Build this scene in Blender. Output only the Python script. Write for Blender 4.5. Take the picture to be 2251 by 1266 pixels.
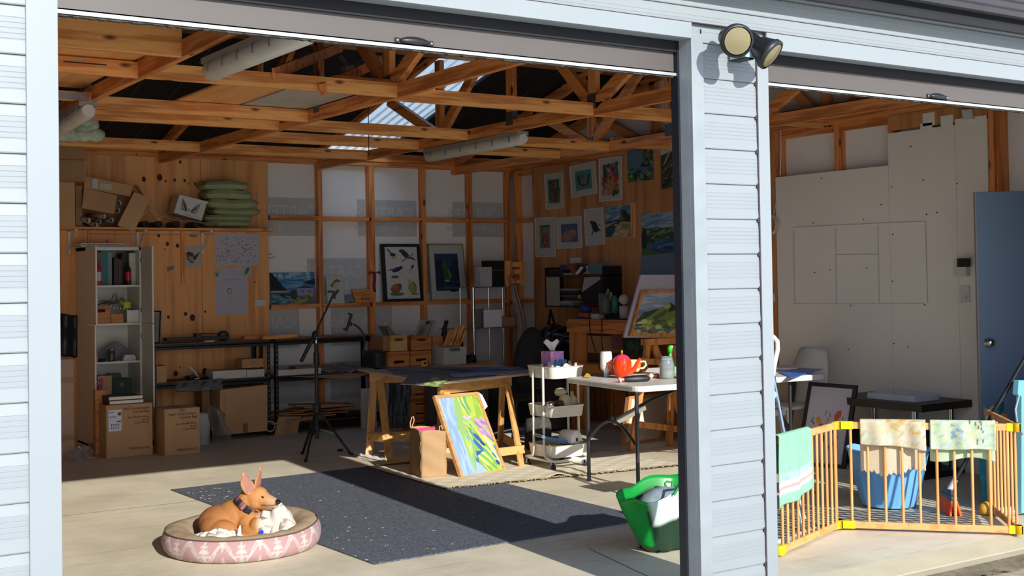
import bpy, bmesh, math, random
import numpy as np
from mathutils import Matrix, Vector
random.seed(7); rng=np.random.RandomState(5)
SC=bpy.context.scene
for o in list(bpy.data.objects): bpy.data.objects.remove(o)
# ---------- camera (metres: X along the shed front, Y into the shed, Z up) ----------
CAMH=1.5; YAW,PIT,ROL,FPX,CYP=0.585890351,0.0210722164,-0.0161204394,2724.42229,557.414337; CXP=1125.5
def camaxes():
    f=np.array([math.sin(YAW)*math.cos(PIT),math.cos(YAW)*math.cos(PIT),math.sin(PIT)])
    r=np.array([math.cos(YAW),-math.sin(YAW),0.]); u=np.cross(r,f)
    return r*math.cos(ROL)+u*math.sin(ROL), -r*math.sin(ROL)+u*math.cos(ROL), f
CR,CU,CF=camaxes()
cam=bpy.data.cameras.new('camera'); camo=bpy.data.objects.new('camera',cam); SC.collection.objects.link(camo)
camo.matrix_world=Matrix(((CR[0],CU[0],-CF[0],0),(CR[1],CU[1],-CF[1],0),(CR[2],CU[2],-CF[2],CAMH),(0,0,0,1)))
cam.sensor_width=36; cam.lens=FPX/2251*36; cam.shift_y=-(633-CYP)/2251; cam.clip_start=.05; cam.clip_end=200
SC.camera=camo
def ray(x,y): return CF+CR*(x-CXP)/FPX-CU*(y-CYP)/FPX
def PZ(x,y,z=0.): d=ray(x,y);t=(z-CAMH)/d[2];return Vector(t*d+[0,0,CAMH])
def PY(x,y,Y): d=ray(x,y);t=Y/d[1];return Vector(t*d+[0,0,CAMH])
def PX(x,y,X): d=ray(x,y);t=X/d[0];return Vector(t*d+[0,0,CAMH])
def zat(y,P):  # height of a photo row above a floor position
    lo,hi=-1.,5.
    for _ in range(40):
        m=(lo+hi)/2; v=np.array([P[0],P[1],m-CAMH]); q=CYP-FPX*(v@CU)/(v@CF)
        if q>y: lo=m
        else: hi=m
    return m
# ---------- light ----------
SC.view_settings.view_transform='Standard'; SC.view_settings.look='None'; SC.view_settings.gamma=1
SC.view_settings.use_curve_mapping=False; SC.view_settings.exposure=0.0
W=bpy.data.worlds.new('sky'); SC.world=W; W.use_nodes=True
nt=W.node_tree; nt.nodes.clear()
bg=nt.nodes.new('ShaderNodeBackground'); wo=nt.nodes.new('ShaderNodeOutputWorld'); tc=nt.nodes.new('ShaderNodeTexCoord')
sx=nt.nodes.new('ShaderNodeSeparateXYZ'); cr=nt.nodes.new('ShaderNodeValToRGB')
nt.links.new(tc.outputs['Generated'],sx.inputs[0]); nt.links.new(sx.outputs['Z'],cr.inputs[0])
e=cr.color_ramp.elements; e[0].position=.0; e[0].color=(.86,.88,.92,1); e[1].position=.7; e[1].color=(.28,.45,.82,1)
nt.links.new(cr.outputs[0],bg.inputs[0]); bg.inputs[1].default_value=1.75; nt.links.new(bg.outputs[0],wo.inputs[0])
sd=Vector((.08,1,-.43)).normalized()
sl=bpy.data.lights.new('sun','SUN'); sl.energy=6.4; sl.angle=.0092; sl.color=(1,.955,.88)
so=bpy.data.objects.new('sun',sl); SC.collection.objects.link(so); so.rotation_euler=sd.to_track_quat('-Z','Y').to_euler(); so.location=(3,-5,6)
# ---------- colour / materials ----------
def lin(c): return c/12.92 if c<=.04045 else ((c+.055)/1.055)**2.4
def C(h): return tuple(lin(int(h[i:i+2],16)/255) for i in (0,2,4))
MC={}
def newmat(n):
    m=bpy.data.materials.new(n); m.use_nodes=True; t=m.node_tree; b=t.nodes['Principled BSDF']; return m,t,b
def mat(n,h,rough=.6,metal=0,var=.08,sc=8,bump=0,alpha=1,trans=0):
    if n in MC: return MC[n]
    m,t,b=newmat(n); c=C(h); b.inputs['Roughness'].default_value=rough; b.inputs['Metallic'].default_value=metal
    tx=t.nodes.new('ShaderNodeTexCoord'); no=t.nodes.new('ShaderNodeTexNoise'); no.inputs['Scale'].default_value=sc; no.inputs['Detail'].default_value=4
    r=t.nodes.new('ShaderNodeValToRGB'); r.color_ramp.elements[0].position=.3; r.color_ramp.elements[1].position=.7
    r.color_ramp.elements[0].color=tuple(min(1,x*(1-var)) for x in c)+(1,); r.color_ramp.elements[1].color=tuple(min(1,x*(1+var)) for x in c)+(1,)
    t.links.new(tx.outputs['Object'],no.inputs['Vector']); t.links.new(no.outputs['Fac'],r.inputs[0]); t.links.new(r.outputs[0],b.inputs['Base Color'])
    if bump:
        bn=t.nodes.new('ShaderNodeTexNoise'); bn.inputs['Scale'].default_value=sc*12; bn.inputs['Detail'].default_value=5
        bp=t.nodes.new('ShaderNodeBump'); bp.inputs['Strength'].default_value=bump; bp.inputs['Distance'].default_value=.01
        t.links.new(tx.outputs['Object'],bn.inputs['Vector']); t.links.new(bn.outputs['Fac'],bp.inputs['Height']); t.links.new(bp.outputs[0],b.inputs['Normal'])
    if alpha<1: b.inputs['Alpha'].default_value=alpha
    if trans: b.inputs['Transmission Weight'].default_value=trans; b.inputs['IOR'].default_value=1.3
    MC[n]=m; return m
def wood(n,light,dark,axis,sc=1.,knots=True,rough=.55,kn=1.):
    """timber with the grain along axis (0,1,2)"""
    if n in MC: return MC[n]
    m,t,b=newmat(n); N=t.nodes.new; L=t.links.new; b.inputs['Roughness'].default_value=rough
    tx=N('ShaderNodeTexCoord'); mp=N('ShaderNodeMapping'); s=[14*sc]*3; s[axis]=.9*sc; mp.inputs['Scale'].default_value=s
    L(tx.outputs['Object'],mp.inputs[0])
    n1=N('ShaderNodeTexNoise'); n1.inputs['Scale'].default_value=1.3; n1.inputs['Detail'].default_value=2; L(mp.outputs[0],n1.inputs['Vector'])
    ml=N('ShaderNodeMath'); ml.operation='MULTIPLY'; ml.inputs[1].default_value=14; L(n1.outputs['Fac'],ml.inputs[0])
    sn=N('ShaderNodeMath'); sn.operation='SINE'; L(ml.outputs[0],sn.inputs[0])
    n2=N('ShaderNodeTexNoise'); n2.inputs['Scale'].default_value=6; n2.inputs['Detail'].default_value=5; L(mp.outputs[0],n2.inputs['Vector'])
    ad=N('ShaderNodeMath'); ad.operation='MULTIPLY_ADD'; ad.inputs[1].default_value=.28; L(sn.outputs[0],ad.inputs[0]); L(n2.outputs['Fac'],ad.inputs[2])
    r=N('ShaderNodeValToRGB'); r.color_ramp.elements[0].position=.22; r.color_ramp.elements[1].position=.72
    r.color_ramp.elements[0].color=C(dark)+(1,); r.color_ramp.elements[1].color=C(light)+(1,); L(ad.outputs[0],r.inputs[0])
    out=r.outputs[0]
    if knots:
        m2=N('ShaderNodeMapping'); s=[7*sc]*3; s[axis]=2.6*sc; m2.inputs['Scale'].default_value=s; L(tx.outputs['Object'],m2.inputs[0])
        vo=N('ShaderNodeTexVoronoi'); vo.inputs['Scale'].default_value=1; L(m2.outputs[0],vo.inputs['Vector'])
        k=N('ShaderNodeValToRGB'); k.color_ramp.elements[0].position=.07*kn; k.color_ramp.elements[0].color=(.12,.06,.03,1); k.color_ramp.elements[1].position=.14*kn; k.color_ramp.elements[1].color=(1,1,1,1)
        L(vo.outputs['Distance'],k.inputs[0]); mx=N('ShaderNodeMix'); mx.data_type='RGBA'; mx.blend_type='MULTIPLY'; mx.inputs[0].default_value=1
        L(out,mx.inputs[6]); L(k.outputs[0],mx.inputs[7]); out=mx.outputs[2]
    L(out,b.inputs['Base Color']); MC[n]=m; return m
def paintmat(n='painted colour',rough=.7,bump=0):
    if n in MC: return MC[n]
    m,t,b=newmat(n); a=t.nodes.new('ShaderNodeVertexColor'); a.layer_name='Col'; t.links.new(a.outputs[0],b.inputs['Base Color']); b.inputs['Roughness'].default_value=rough
    if bump:
        tx=t.nodes.new('ShaderNodeTexCoord'); bn=t.nodes.new('ShaderNodeTexNoise'); bn.inputs['Scale'].default_value=260
        bp=t.nodes.new('ShaderNodeBump'); bp.inputs['Strength'].default_value=bump; bp.inputs['Distance'].default_value=.004
        t.links.new(tx.outputs['Object'],bn.inputs['Vector']); t.links.new(bn.outputs['Fac'],bp.inputs['Height']); t.links.new(bp.outputs[0],b.inputs['Normal'])
    MC[n]=m; return m
# ---------- mesh builder ----------
class B:
    def __init__(s): s.v=[];s.f=[];s.sm=[];s.col=None
    def add(s,vs,fs,smooth=False):
        o=len(s.v); s.v+= [tuple(v) for v in vs]; s.f+=[tuple(i+o for i in f) for f in fs]; s.sm+=[smooth]*len(fs); return s
    def box(s,x0,x1,y0,y1,z0,z1):
        vs=[(x,y,z) for x in(x0,x1) for y in(y0,y1) for z in(z0,z1)]
        return s.add(vs,[(0,1,3,2),(4,6,7,5),(0,4,5,1),(2,3,7,6),(0,2,6,4),(1,5,7,3)])
    def hexa(s,p):  # p: 4 bottom (ccw), 4 top
        return s.add(p,[(3,2,1,0),(4,5,6,7),(0,1,5,4),(1,2,6,5),(2,3,7,6),(3,0,4,7)])
    def obox(s,c,u,v,w):  # centre and three half-extent vectors
        c,u,v,w=map(Vector,(c,u,v,w)); return s.hexa([c-u-v-w,c+u-v-w,c+u+v-w,c-u+v-w,c-u-v+w,c+u-v+w,c+u+v+w,c-u+v+w])
    def beam(s,a,b,w,h,up=(0,0,1)):
        a,b=Vector(a),Vector(b); d=(b-a).normalized(); sd=d.cross(Vector(up))
        if sd.length<1e-4: sd=d.cross(Vector((1,0,0)))
        sd.normalize(); u=sd.cross(d).normalized()
        return s.obox((a+b)/2,(b-a)/2,sd*w/2,u*h/2)
    def tube(s,pts,r,n=10,caps=True):
        pts=[Vector(p) for p in pts]; rs=r if isinstance(r,(list,tuple)) else [r]*len(pts)
        vs=[];t0=None;nx=None
        for i,p in enumerate(pts):
            d=(pts[min(i+1,len(pts)-1)]-pts[max(i-1,0)]).normalized()
            if nx is None:
                nx=d.cross(Vector((0,0,1)));
                if nx.length<1e-3: nx=d.cross(Vector((0,1,0)))
            else: nx=nx-d*nx.dot(d)
            nx.normalize(); ny=d.cross(nx)
            for k in range(n):
                a=2*math.pi*k/n; vs.append(p+nx*math.cos(a)*rs[i]+ny*math.sin(a)*rs[i])
        fs=[(i*n+k,i*n+(k+1)%n,(i+1)*n+(k+1)%n,(i+1)*n+k) for i in range(len(pts)-1) for k in range(n)]
        s.add(vs,fs,True)
        if caps: s.add(vs[:n],[tuple(range(n))[::-1]]); s.add(vs[-n:],[tuple(range(n))])
        return s
    def lathe(s,c,prof,n=24,ax=(0,0,1),smooth=True,sx=1,sy=1):
        q=Vector((0,0,1)).rotation_difference(Vector(ax).normalized()); c=Vector(c); vs=[]
        for r,z in prof:
            for k in range(n):
                a=2*math.pi*k/n; vs.append(c+q@Vector((r*math.cos(a)*sx,r*math.sin(a)*sy,z)))
        fs=[(i*n+k,i*n+(k+1)%n,(i+1)*n+(k+1)%n,(i+1)*n+k) for i in range(len(prof)-1) for k in range(n)]
        return s.add(vs,fs,smooth)
    def ell(s,c,r,M=None,n=16,m=10):
        c=Vector(c); vs=[]
        for i in range(m+1):
            t=math.pi*i/m
            for k in range(n):
                a=2*math.pi*k/n; p=Vector((r[0]*math.sin(t)*math.cos(a),r[1]*math.sin(t)*math.sin(a),r[2]*math.cos(t)))
                vs.append(c+(M@p if M else p))
        return s.add(vs,[(i*n+k,(i+1)*n+k,(i+1)*n+(k+1)%n,i*n+(k+1)%n) for i in range(m) for k in range(n)],True)
    def prism(s,poly,off):
        off=Vector(off); p=[Vector(q) for q in poly]; n=len(p)
        return s.add(p+[q+off for q in p],[tuple(range(n))[::-1],tuple(range(n,2*n))]+[(i,(i+1)%n,(i+1)%n+n,i+n) for i in range(n)])
    def grid(s,fn,nu,nv,smooth=True,th=0):
        vs=[Vector(fn(i/nu,j/nv)) for j in range(nv+1) for i in range(nu+1)]
        fs=[(j*(nu+1)+i,j*(nu+1)+i+1,(j+1)*(nu+1)+i+1,(j+1)*(nu+1)+i) for j in range(nv) for i in range(nu)]
        return s.add(vs,fs,smooth)
WM={}
def link(o): SC.collection.objects.link(o); return o
def tag(o,label=None,cat=None,group=None,kind=None):
    if label: o['label']=label
    if cat: o['category']=cat
    if group: o['group']=group
    if kind: o['kind']=kind
    return o
def thing(name,label,cat,loc=(0,0,0),rz=0,group=None,kind=None):
    o=bpy.data.objects.new(name,None); o.empty_display_size=.1; o.location=loc; o.rotation_euler=(0,0,rz); link(o)
    WM[o.name]=Matrix.Translation(Vector(loc))@Matrix.Rotation(rz,4,'Z'); return tag(o,label,cat,group,kind)
def obj(name,b,m,parent=None,bevel=0,colf=None,label=None,cat=None,group=None,kind=None,solid=0,sub=0):
    vs=[Vector(v) for v in b.v]
    if parent is not None: Mi=WM[parent.name].inverted(); Wm=WM[parent.name]
    else:
        a=np.array([tuple(v) for v in vs]); lo,hi=a.min(0),a.max(0); c=Vector(((lo[0]+hi[0])/2,(lo[1]+hi[1])/2,lo[2])); Wm=Matrix.Translation(c); Mi=Wm.inverted()
    lv=[Mi@v for v in vs]
    me=bpy.data.meshes.new(name); me.from_pydata([tuple(v) for v in lv],[],b.f); me.polygons.foreach_set('use_smooth',b.sm)
    col=b.col if b.col is not None else (colf(np.array([tuple(v) for v in vs])) if colf else None)
    if col is not None:
        ca=me.color_attributes.new('Col','FLOAT_COLOR','POINT'); d=np.ones((len(vs),4),dtype=np.float32); d[:,:3]=col; ca.data.foreach_set('color',d.ravel())
    me.materials.append(m or paintmat()); me.validate(); me.update()
    bm=bmesh.new(); bm.from_mesh(me)
    if not solid: bmesh.ops.recalc_face_normals(bm,faces=bm.faces)
    bm.to_mesh(me); bm.free()
    o=bpy.data.objects.new(name,me); link(o)
    if parent is not None: o.parent=parent
    else: o.matrix_world=Wm
    WM[o.name]=Wm
    if solid: md=o.modifiers.new('thick','SOLIDIFY'); md.thickness=solid; md.offset=0
    if bevel: md=o.modifiers.new('bevel','BEVEL'); md.width=bevel; md.segments=2; md.limit_method='ANGLE'
    if sub: md=o.modifiers.new('sub','SUBSURF'); md.levels=sub; md.render_levels=sub
    return tag(o,label,cat,group,kind)
def single(name,label,cat,b,m,bevel=0,group=None,**k): return obj(name,b,m,None,bevel,label=label,cat=cat,group=group,**k)
def text(name,s,size,org,xd,zd,m,parent,mirror=False,align='LEFT',off=.002,ext=.0005,kind=None):
    cu=bpy.data.curves.new(name,'FONT'); cu.body=s; cu.size=size; cu.align_x=align; cu.extrude=ext
    t=bpy.data.objects.new(name,cu); link(t); dg=bpy.context.evaluated_depsgraph_get(); me=bpy.data.meshes.new_from_object(t.evaluated_get(dg)); bpy.data.objects.remove(t)
    xd=Vector(xd).normalized(); zd=Vector(zd).normalized(); n=xd.cross(zd)
    if mirror: xd=-xd
    b=B(); o=Vector(org)+n*off
    b.add([o+xd*v.co.x+zd*v.co.y+n*v.co.z for v in me.vertices],[tuple(p.vertices) for p in me.polygons]); bpy.data.meshes.remove(me)
    return obj(name,b,m,parent,kind=kind)
# ---------- painting on a grid ----------
def lum(a,amt,sc,seed=0):
    r=np.random.RandomState(seed); out=0
    for k in range(5):
        f=r.uniform(-1,1,2)*sc*(1+k); out=out+np.sin(a[...,0]*f[0]*6.28+a[...,1]*f[1]*6.28+r.uniform(0,6.28))/(1+.5*k)
    return 1+amt*out/2.5
def paint(U,V,bgc,layers):
    """layers: ('e',cu,cv,ru,rv,deg,col) ('p',[(u,v)..],col) ('n',amt,scale) ('g',col0,col1,v0,v1)"""
    col=np.zeros(U.shape+(3,)); col[...]=C(bgc)
    for L in layers:
        if L[0]=='e':
            _,cu,cv,ru,rv,a,c=L; a=math.radians(a); du,dv=U-cu,V-cv; x=(du*math.cos(a)+dv*math.sin(a))/ru; y=(-du*math.sin(a)+dv*math.cos(a))/rv
            col[(x*x+y*y)<1]=C(c)
        elif L[0]=='p':
            P=L[1]; ins=np.zeros(U.shape,bool); n=len(P)
            for i in range(n):
                x1,y1=P[i];x2,y2=P[(i+1)%n]
                if y1==y2: continue
                cond=((y1>V)!=(y2>V))&(U<(x2-x1)*(V-y1)/(y2-y1)+x1); ins^=cond
            col[ins]=C(L[2])
        elif L[0]=='n': col*=lum(np.stack([U,V],-1),L[1],L[2],int(L[2]*10))[...,None]
        elif L[0]=='g':
            t=np.clip((V-L[3])/(L[4]-L[3]),0,1)[...,None]; m=(V>=L[3])&(V<=L[4]); g=np.array(C(L[1]))*(1-t)+np.array(C(L[2]))*t; col[m]=g[m]
        elif L[0]=='s':  # random strokes: n,umin,umax,vmin,vmax,len,wid,deg,cols,seed
            _,n,u0,u1,v0,v1,ln,wd,dg,cols,seed=L; r=np.random.RandomState(seed)
            for i in range(n):
                cu,cv=r.uniform(u0,u1),r.uniform(v0,v1); a=math.radians(dg+r.uniform(-20,20)); du,dv=U-cu,V-cv
                x=(du*math.cos(a)+dv*math.sin(a))/ln; y=(-du*math.sin(a)+dv*math.cos(a))/wd; col[(x*x+y*y)<1]=C(cols[r.randint(len(cols))])
    return np.clip(col,0,1)
def sheet(p00,p10,p11,p01,bgc,layers,res=90,th=.004,curl=None):
    """painted front face (corners in order bottom-left, bottom-right, top-right, top-left) on a thin slab"""
    p=[np.array(Vector(q)) for q in (p00,p10,p11,p01)]; w=np.linalg.norm(p[1]-p[0]); h=np.linalg.norm(p[3]-p[0])
    k=res/max(w,h); nu,nv=max(4,int(w*k)),max(4,int(h*k))
    U,V=np.meshgrid(np.linspace(0,1,nu+1),np.linspace(0,1,nv+1))
    P=(p[0][None,None]*((1-U)*(1-V))[...,None]+p[1]*(U*(1-V))[...,None]+p[2]*(U*V)[...,None]+p[3]*((1-U)*V)[...,None])
    n=np.cross(p[1]-p[0],p[3]-p[0]); n/=np.linalg.norm(n)
    if curl: P=P+n*curl(U,V)[...,None]
    col=paint(U,V,bgc,layers)
    b=B(); nn=(nu+1)*(nv+1); Pv=P.reshape(-1,3); Bk=(Pv-n*th)
    vs=np.concatenate([Pv,Bk]); f=[]
    for j in range(nv):
        for i in range(nu):
            a=j*(nu+1)+i; f.append((a,a+1,a+nu+2,a+nu+1)); f.append((a+nn,a+nu+1+nn,a+nu+2+nn,a+1+nn))
    edge=[j for j in range(nu+1)]+[nu+(nu+1)*j for j in range(1,nv+1)]+[nv*(nu+1)+nu-i for i in range(1,nu+1)]+[(nu+1)*(nv-j) for j in range(1,nv)]
    m=len(edge)
    for i in range(m): a,c=edge[i],edge[(i+1)%m]; f.append((a,a+nn,c+nn,c))
    b.add(vs,f); b.col=np.concatenate([col.reshape(-1,3)]*2); return b
def mix(q,a,b_): return Vector(q[0])*(1-a)*(1-b_)+Vector(q[1])*a*(1-b_)+Vector(q[2])*a*b_+Vector(q[3])*(1-a)*b_
def inset(q,d):
    """shrink a quad by d metres on each side"""
    w=(Vector(q[1])-Vector(q[0])).length; h=(Vector(q[3])-Vector(q[0])).length; a,c=d/w,d/h
    return [mix(q,a,c),mix(q,1-a,c),mix(q,1-a,1-c),mix(q,a,1-c)]
def frame(q,d,th,lift=0.):
    q=[Vector(v) for v in q]; n=(q[1]-q[0]).cross(q[3]-q[0]).normalized(); i=inset(q,d); b=B()
    for k in range(4):
        a,c=q[k],q[(k+1)%4]; e,g=i[(k+1)%4],i[k]
        b.hexa([v-n*th+n*lift for v in (a,c,e,g)]+[v+n*lift for v in (a,c,e,g)])
    return b
def quadY(pts,Y): return [PY(x,y,Y) for x,y in pts]
def quadX(pts,X): return [PX(x,y,X) for x,y in pts]
# ---------- shared materials ----------
PINE=[wood('pine grain %s'%'xyz'[i],'f5ae62','cc7c3a',i) for i in range(3)]
DPINE=[wood('aged pine grain %s'%'xyz'[i],'e89450','b4662e',i) for i in range(3)]
PLY=[wood('plywood face %s'%'xyz'[i],'f0ac68','d88f50',i,sc=.38,kn=.3) for i in range(3)]
PLYR=wood('darker plywood face','cb8c54','aa6c3c',2,sc=.38,kn=.3)
BLOND=[wood('blond timber %s'%'xyz'[i],'d3a060','ba8448',i,knots=False) for i in range(3)]
CLAD=mat('white painted cladding','848c90',.45,var=.02,sc=3)
TRIM=mat('white painted trim','878f93',.4,var=.015,sc=3)
REVEAL=mat('grey white reveal','7a8088',.5,var=.03)
DOORC=mat('stone grey roller door','534e4c',.4,var=.02,sc=5)
ALU=mat('aluminium','d5d8da',.3,.7,var=.05)
BLK=mat('black plastic','17171a',.45,var=.1)
BLKM=mat('black powder coated steel','1b1d22',.4,.3)
STEEL=mat('galvanised steel','9da3a8',.35,.9,var=.1,sc=20)
CHROME=mat('chrome','c8ccd0',.12,1)
WRAP=mat('building wrap','efebe4',.7,var=.05,sc=1.2)
CARD=mat('brown cardboard','c2966c',.8,var=.05,sc=6)
CARD2=mat('pale cardboard','cba174',.8,var=.05,sc=6)
CARD3=mat('dark cardboard','a37c58',.8,var=.06,sc=6)
WHT=mat('white plastic','cfcdc8',.35,var=.02)
WHT2=mat('white laminate','d0cdc6',.5,var=.02)
PAPER=mat('white paper','e6e4e6',.8,var=.02)
INK=mat('dark ink','2c211b',.8)
# ================= SETTING =================
def cladding(b,x0,x1,z0,z1,Y,off=0.):
    """weatherboards 160 mm high with fine ribs, face towards -Y"""
    k0=math.floor((z0-off)/.16); z=off+k0*.16
    while z<z1:
        pts=[(0,-.012),(.004,-.014),(.045,-.011)]
        for i in range(5):
            q=.047+i*.0175; pts+=[(q,-.0112),(q+.0022,-.0100),(q+.0034,-.0111)]
        pts+=[(.155,-.006),(.1595,-.0035)]
        pts=[(p[0]+z,p[1]+Y) for p in pts if z0-1e-6<=p[0]+z<=z1]
        if len(pts)>1:
            vs=[(x,y,zz) for zz,y in pts for x in (x0,x1)]
            b.add(vs,[(2*i,2*i+1,2*i+3,2*i+2) for i in range(len(pts)-1)])
            if pts[0][0]==z: b.add([(x0,pts[0][1],z),(x1,pts[0][1],z),(x1,Y+.002,z),(x0,Y+.002,z)],[(0,1,2,3)])
        z+=.16
    return b
XL0,XL1,XR0,XR1=1.005,3.760,4.240,6.93   # door openings
DARKGAP=mat('dark joint','3a2e33',.8)
wf=B(); cladding(wf,-1.2,.905,-.02,2.643,4.2,.012); cladding(wf,3.832,4.170,-.02,2.643,4.2,.003); cladding(wf,-1.2,4.187,2.645,2.82,4.2,.003)
cladding(wf,4.187,8.3,2.645,2.82,4.2,.003); cladding(wf,7.02,8.3,-.02,2.645,4.2,.003)
wf.box(-1.2,XL0-.01,4.2,4.3,-.02,2.62); wf.box(XL1+.01,XR0-.01,4.2,4.3,-.02,2.62); wf.box(XR1+.01,8.3,4.2,4.3,-.02,2.62); wf.box(-1.2,8.3,4.2,4.30,2.62,3.0)
wfo=tag(obj('wall_front',wf,CLAD),kind='structure')
b=B()
for i,k in enumerate(range(17)):
    z=.003+.16*k
    b.box(4.158,4.168,4.184,4.199,z-.012,z+.008)
    b.box(4.166,4.1705,4.184,4.199,z-.16,z)
b.box(-1.2,8.3,4.176,4.19,2.6455,2.6495)
obj('joint_shadow_gap',b,DARKGAP,wfo)
n=0
def trim(b,m=TRIM,bevel=.002):
    global n; n+=1; return tag(obj('trim_%d'%n,b,m,bevel=bevel),kind='structure')
b=B(); b.box(.905,XL0,4.178,4.3,-.02,2.60); trim(b)
b=B(); b.box(XL1,3.832,4.178,4.2,-.02,2.60); b.box(XL1,XL1+.012,4.2,4.264,-.02,2.60); trim(b,mat('white grey trim','868e92',.45))
b=B(); b.box(4.170,XR0,4.178,4.32,-.02,2.60); trim(b)
b=B(); b.box(XR1,7.02,4.178,4.32,-.02,2.6); trim(b)
b=B(); b.box(XL0-.1,XL1,4.172,4.186,2.573,2.645); b.box(XL0-.1,XL1,4.186,4.255,2.573,2.580); trim(b)
b=B(); b.box(XR0-.012,XR1+.1,4.172,4.186,2.566,2.645); b.box(XR0-.012,XR1+.1,4.186,4.255,2.566,2.573); trim(b)
b=B(); b.box(-1.2,8.3,4.165,4.2,2.815,2.828); trim(b)
# shaded top strip of wall, gutter
b=B(); b.box(-1.2,8.3,4.19,4.3,2.82,2.96); trim(b,CLAD)
b=B(); pr=[(4.19,2.885),(4.075,2.876),(4.06,2.885),(4.055,2.91),(4.062,2.918),(4.055,2.926),(4.055,2.955),(4.062,2.962),(4.055,2.97),(4.052,3.02),(4.06,3.03),(4.19,3.03)]
b.prism([(-1.3,y,z) for y,z in pr],(9.7,0,0)); tag(obj('trim_%d'%(n+1),b,mat('grey gutter steel','3c3a3e',.4,.2)),kind='structure'); n+=1
# roller doors
def roller(x0,x1,label,hx,hz):
    t=thing('roller_door',label,'roller door',((x0+x1)/2,4.33,2.42),kind='structure')
    t.name='door_1' if x0<2 else 'door_2'; WM[t.name]=Matrix.Translation(Vector(((x0+x1)/2,4.33,2.42)))
    b=B(); b.box(x0+.006,x1-.010,4.290,4.296,2.430,2.75); obj('curtain',b,DOORC,t)
    b=B(); b.box(x0+.01,x1-.010,4.268,4.284,2.526,2.62); obj('lintel_shade_strip',b,mat('navy black painted shade','14151c',.8),t)  # dark strip standing in for the lintel's shade on the curtain
    b=B(); b.box(x0+.012,x1-.010,4.272,4.305,2.430,2.435); b.box(x0+.012,x1-.010,4.272,4.276,2.417,2.435); obj('bottom_rail',b,ALU,t)
    b=B()
    for i in range(150):
        a=x0+.02+(x1-x0-.04)*i/150; b.box(a,a+(x1-x0-.04)/150,4.279,4.302,2.409+random.uniform(0,.004),2.426)
    obj('rubber_seal',b,mat('dirty rubber seal','3c3834',.9,var=.4,sc=60),t)
    b=B(); b.lathe((x0+.02,4.50,2.82),[(.0,0),(.13,0),(.13,x1-x0-.04),(0,x1-x0-.04)],20,(1,0,0)); obj('rolled_curtain',b,mat('shaded door coil','4a4648',.5),t)
    b=B(); b.box(x0+.0,x0+.006,4.262,4.312,0,2.75); b.box(x1-.009,x1+.004,4.264,4.312,0,2.75); obj('guide_track',b,mat('navy guide track','20242e',.4,.3),t)
    h=B(); h.ell((hx,4.284,hz),(.066,.020,.019),n=24,m=12); h.box(hx-.08,hx+.08,4.285,4.29,hz-.009,hz+.009)
    hh=obj('pull_handle',h,BLK,t)
    q=B(); q.box(hx-.086,hx-.068,4.283,4.290,hz-.010,hz+.010); q.box(hx+.068,hx+.086,4.283,4.290,hz-.010,hz+.010); obj('handle_bracket',q,BLK,hh)
    q=B(); q.ell((hx-.077,4.282,hz),(.006,.004,.006)); q.ell((hx+.077,4.282,hz),(.006,.004,.006)); obj('rivet',q,CHROME,hh)
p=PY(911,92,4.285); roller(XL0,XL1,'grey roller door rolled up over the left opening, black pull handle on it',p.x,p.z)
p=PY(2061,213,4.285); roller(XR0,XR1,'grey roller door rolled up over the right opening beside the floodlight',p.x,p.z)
# floor, threshold, ground
def floor_mat():
    m,t,bs=newmat('worn concrete'); N=t.nodes.new; L=t.links.new
    tx=N('ShaderNodeTexCoord'); n1=N('ShaderNodeTexNoise'); n1.inputs['Scale'].default_value=1.6; n1.inputs['Detail'].default_value=9; n1.inputs['Roughness'].default_value=.65; L(tx.outputs['Object'],n1.inputs['Vector'])
    mp=N('ShaderNodeMapping'); mp.inputs['Scale'].default_value=(1,9,1); mp.inputs['Rotation'].default_value=(0,0,.25); L(tx.outputs['Object'],mp.inputs[0])
    n2=N('ShaderNodeTexNoise'); n2.inputs['Scale'].default_value=2.2; n2.inputs['Detail'].default_value=8; L(mp.outputs[0],n2.inputs['Vector'])
    r=N('ShaderNodeValToRGB'); r.color_ramp.elements[0].position=.3; r.color_ramp.elements[0].color=C('bdb49c')+(1,); r.color_ramp.elements[1].position=.62; r.color_ramp.elements[1].color=C('d9d0b8')+(1,); L(n1.outputs['Fac'],r.inputs[0])
    r2=N('ShaderNodeValToRGB'); r2.color_ramp.elements[0].position=.28; r2.color_ramp.elements[0].color=(.60,.56,.50,1); r2.color_ramp.elements[1].position=.42; r2.color_ramp.elements[1].color=(1,1,1,1); L(n2.outputs['Fac'],r2.inputs[0])
    mx=N('ShaderNodeMix'); mx.data_type='RGBA'; mx.blend_type='MULTIPLY'; mx.inputs[0].default_value=.38; L(r.outputs[0],mx.inputs[6]); L(r2.outputs[0],mx.inputs[7]); L(mx.outputs[2],bs.inputs['Base Color'])
    bs.inputs['Roughness'].default_value=.6; bp=N('ShaderNodeBump'); bp.inputs['Strength'].default_value=.12; L(n1.outputs['Fac'],bp.inputs['Height']); L(bp.outputs[0],bs.inputs['Normal']); return m
FLM=floor_mat()
b=B(); b.box(-.2,8.3,4.36,12.3,-.15,0); fo=tag(obj('floor',b,FLM),kind='structure')
b=B(); a,c=PZ(1270,1172),PZ(1500,1243); b.beam((4.16,5.55,.0005),(3.9,4.37,.0005),.006,.001); b.box(-.1,8.2,8.43,8.436,0,.001); obj('control_joint',b,mat('dark floor joint','4b4538',.9),fo)
b=B(); b.add([(-.2,4.36,0),(8.3,4.36,0),(8.3,4.2,-.030),(-.2,4.2,-.030),(8.3,4.19,-.034),(-.2,4.19,-.034),(8.3,4.12,-.036),(-.2,4.12,-.036)],[(0,1,2,3),(3,2,4,5),(5,4,6,7)])
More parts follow.
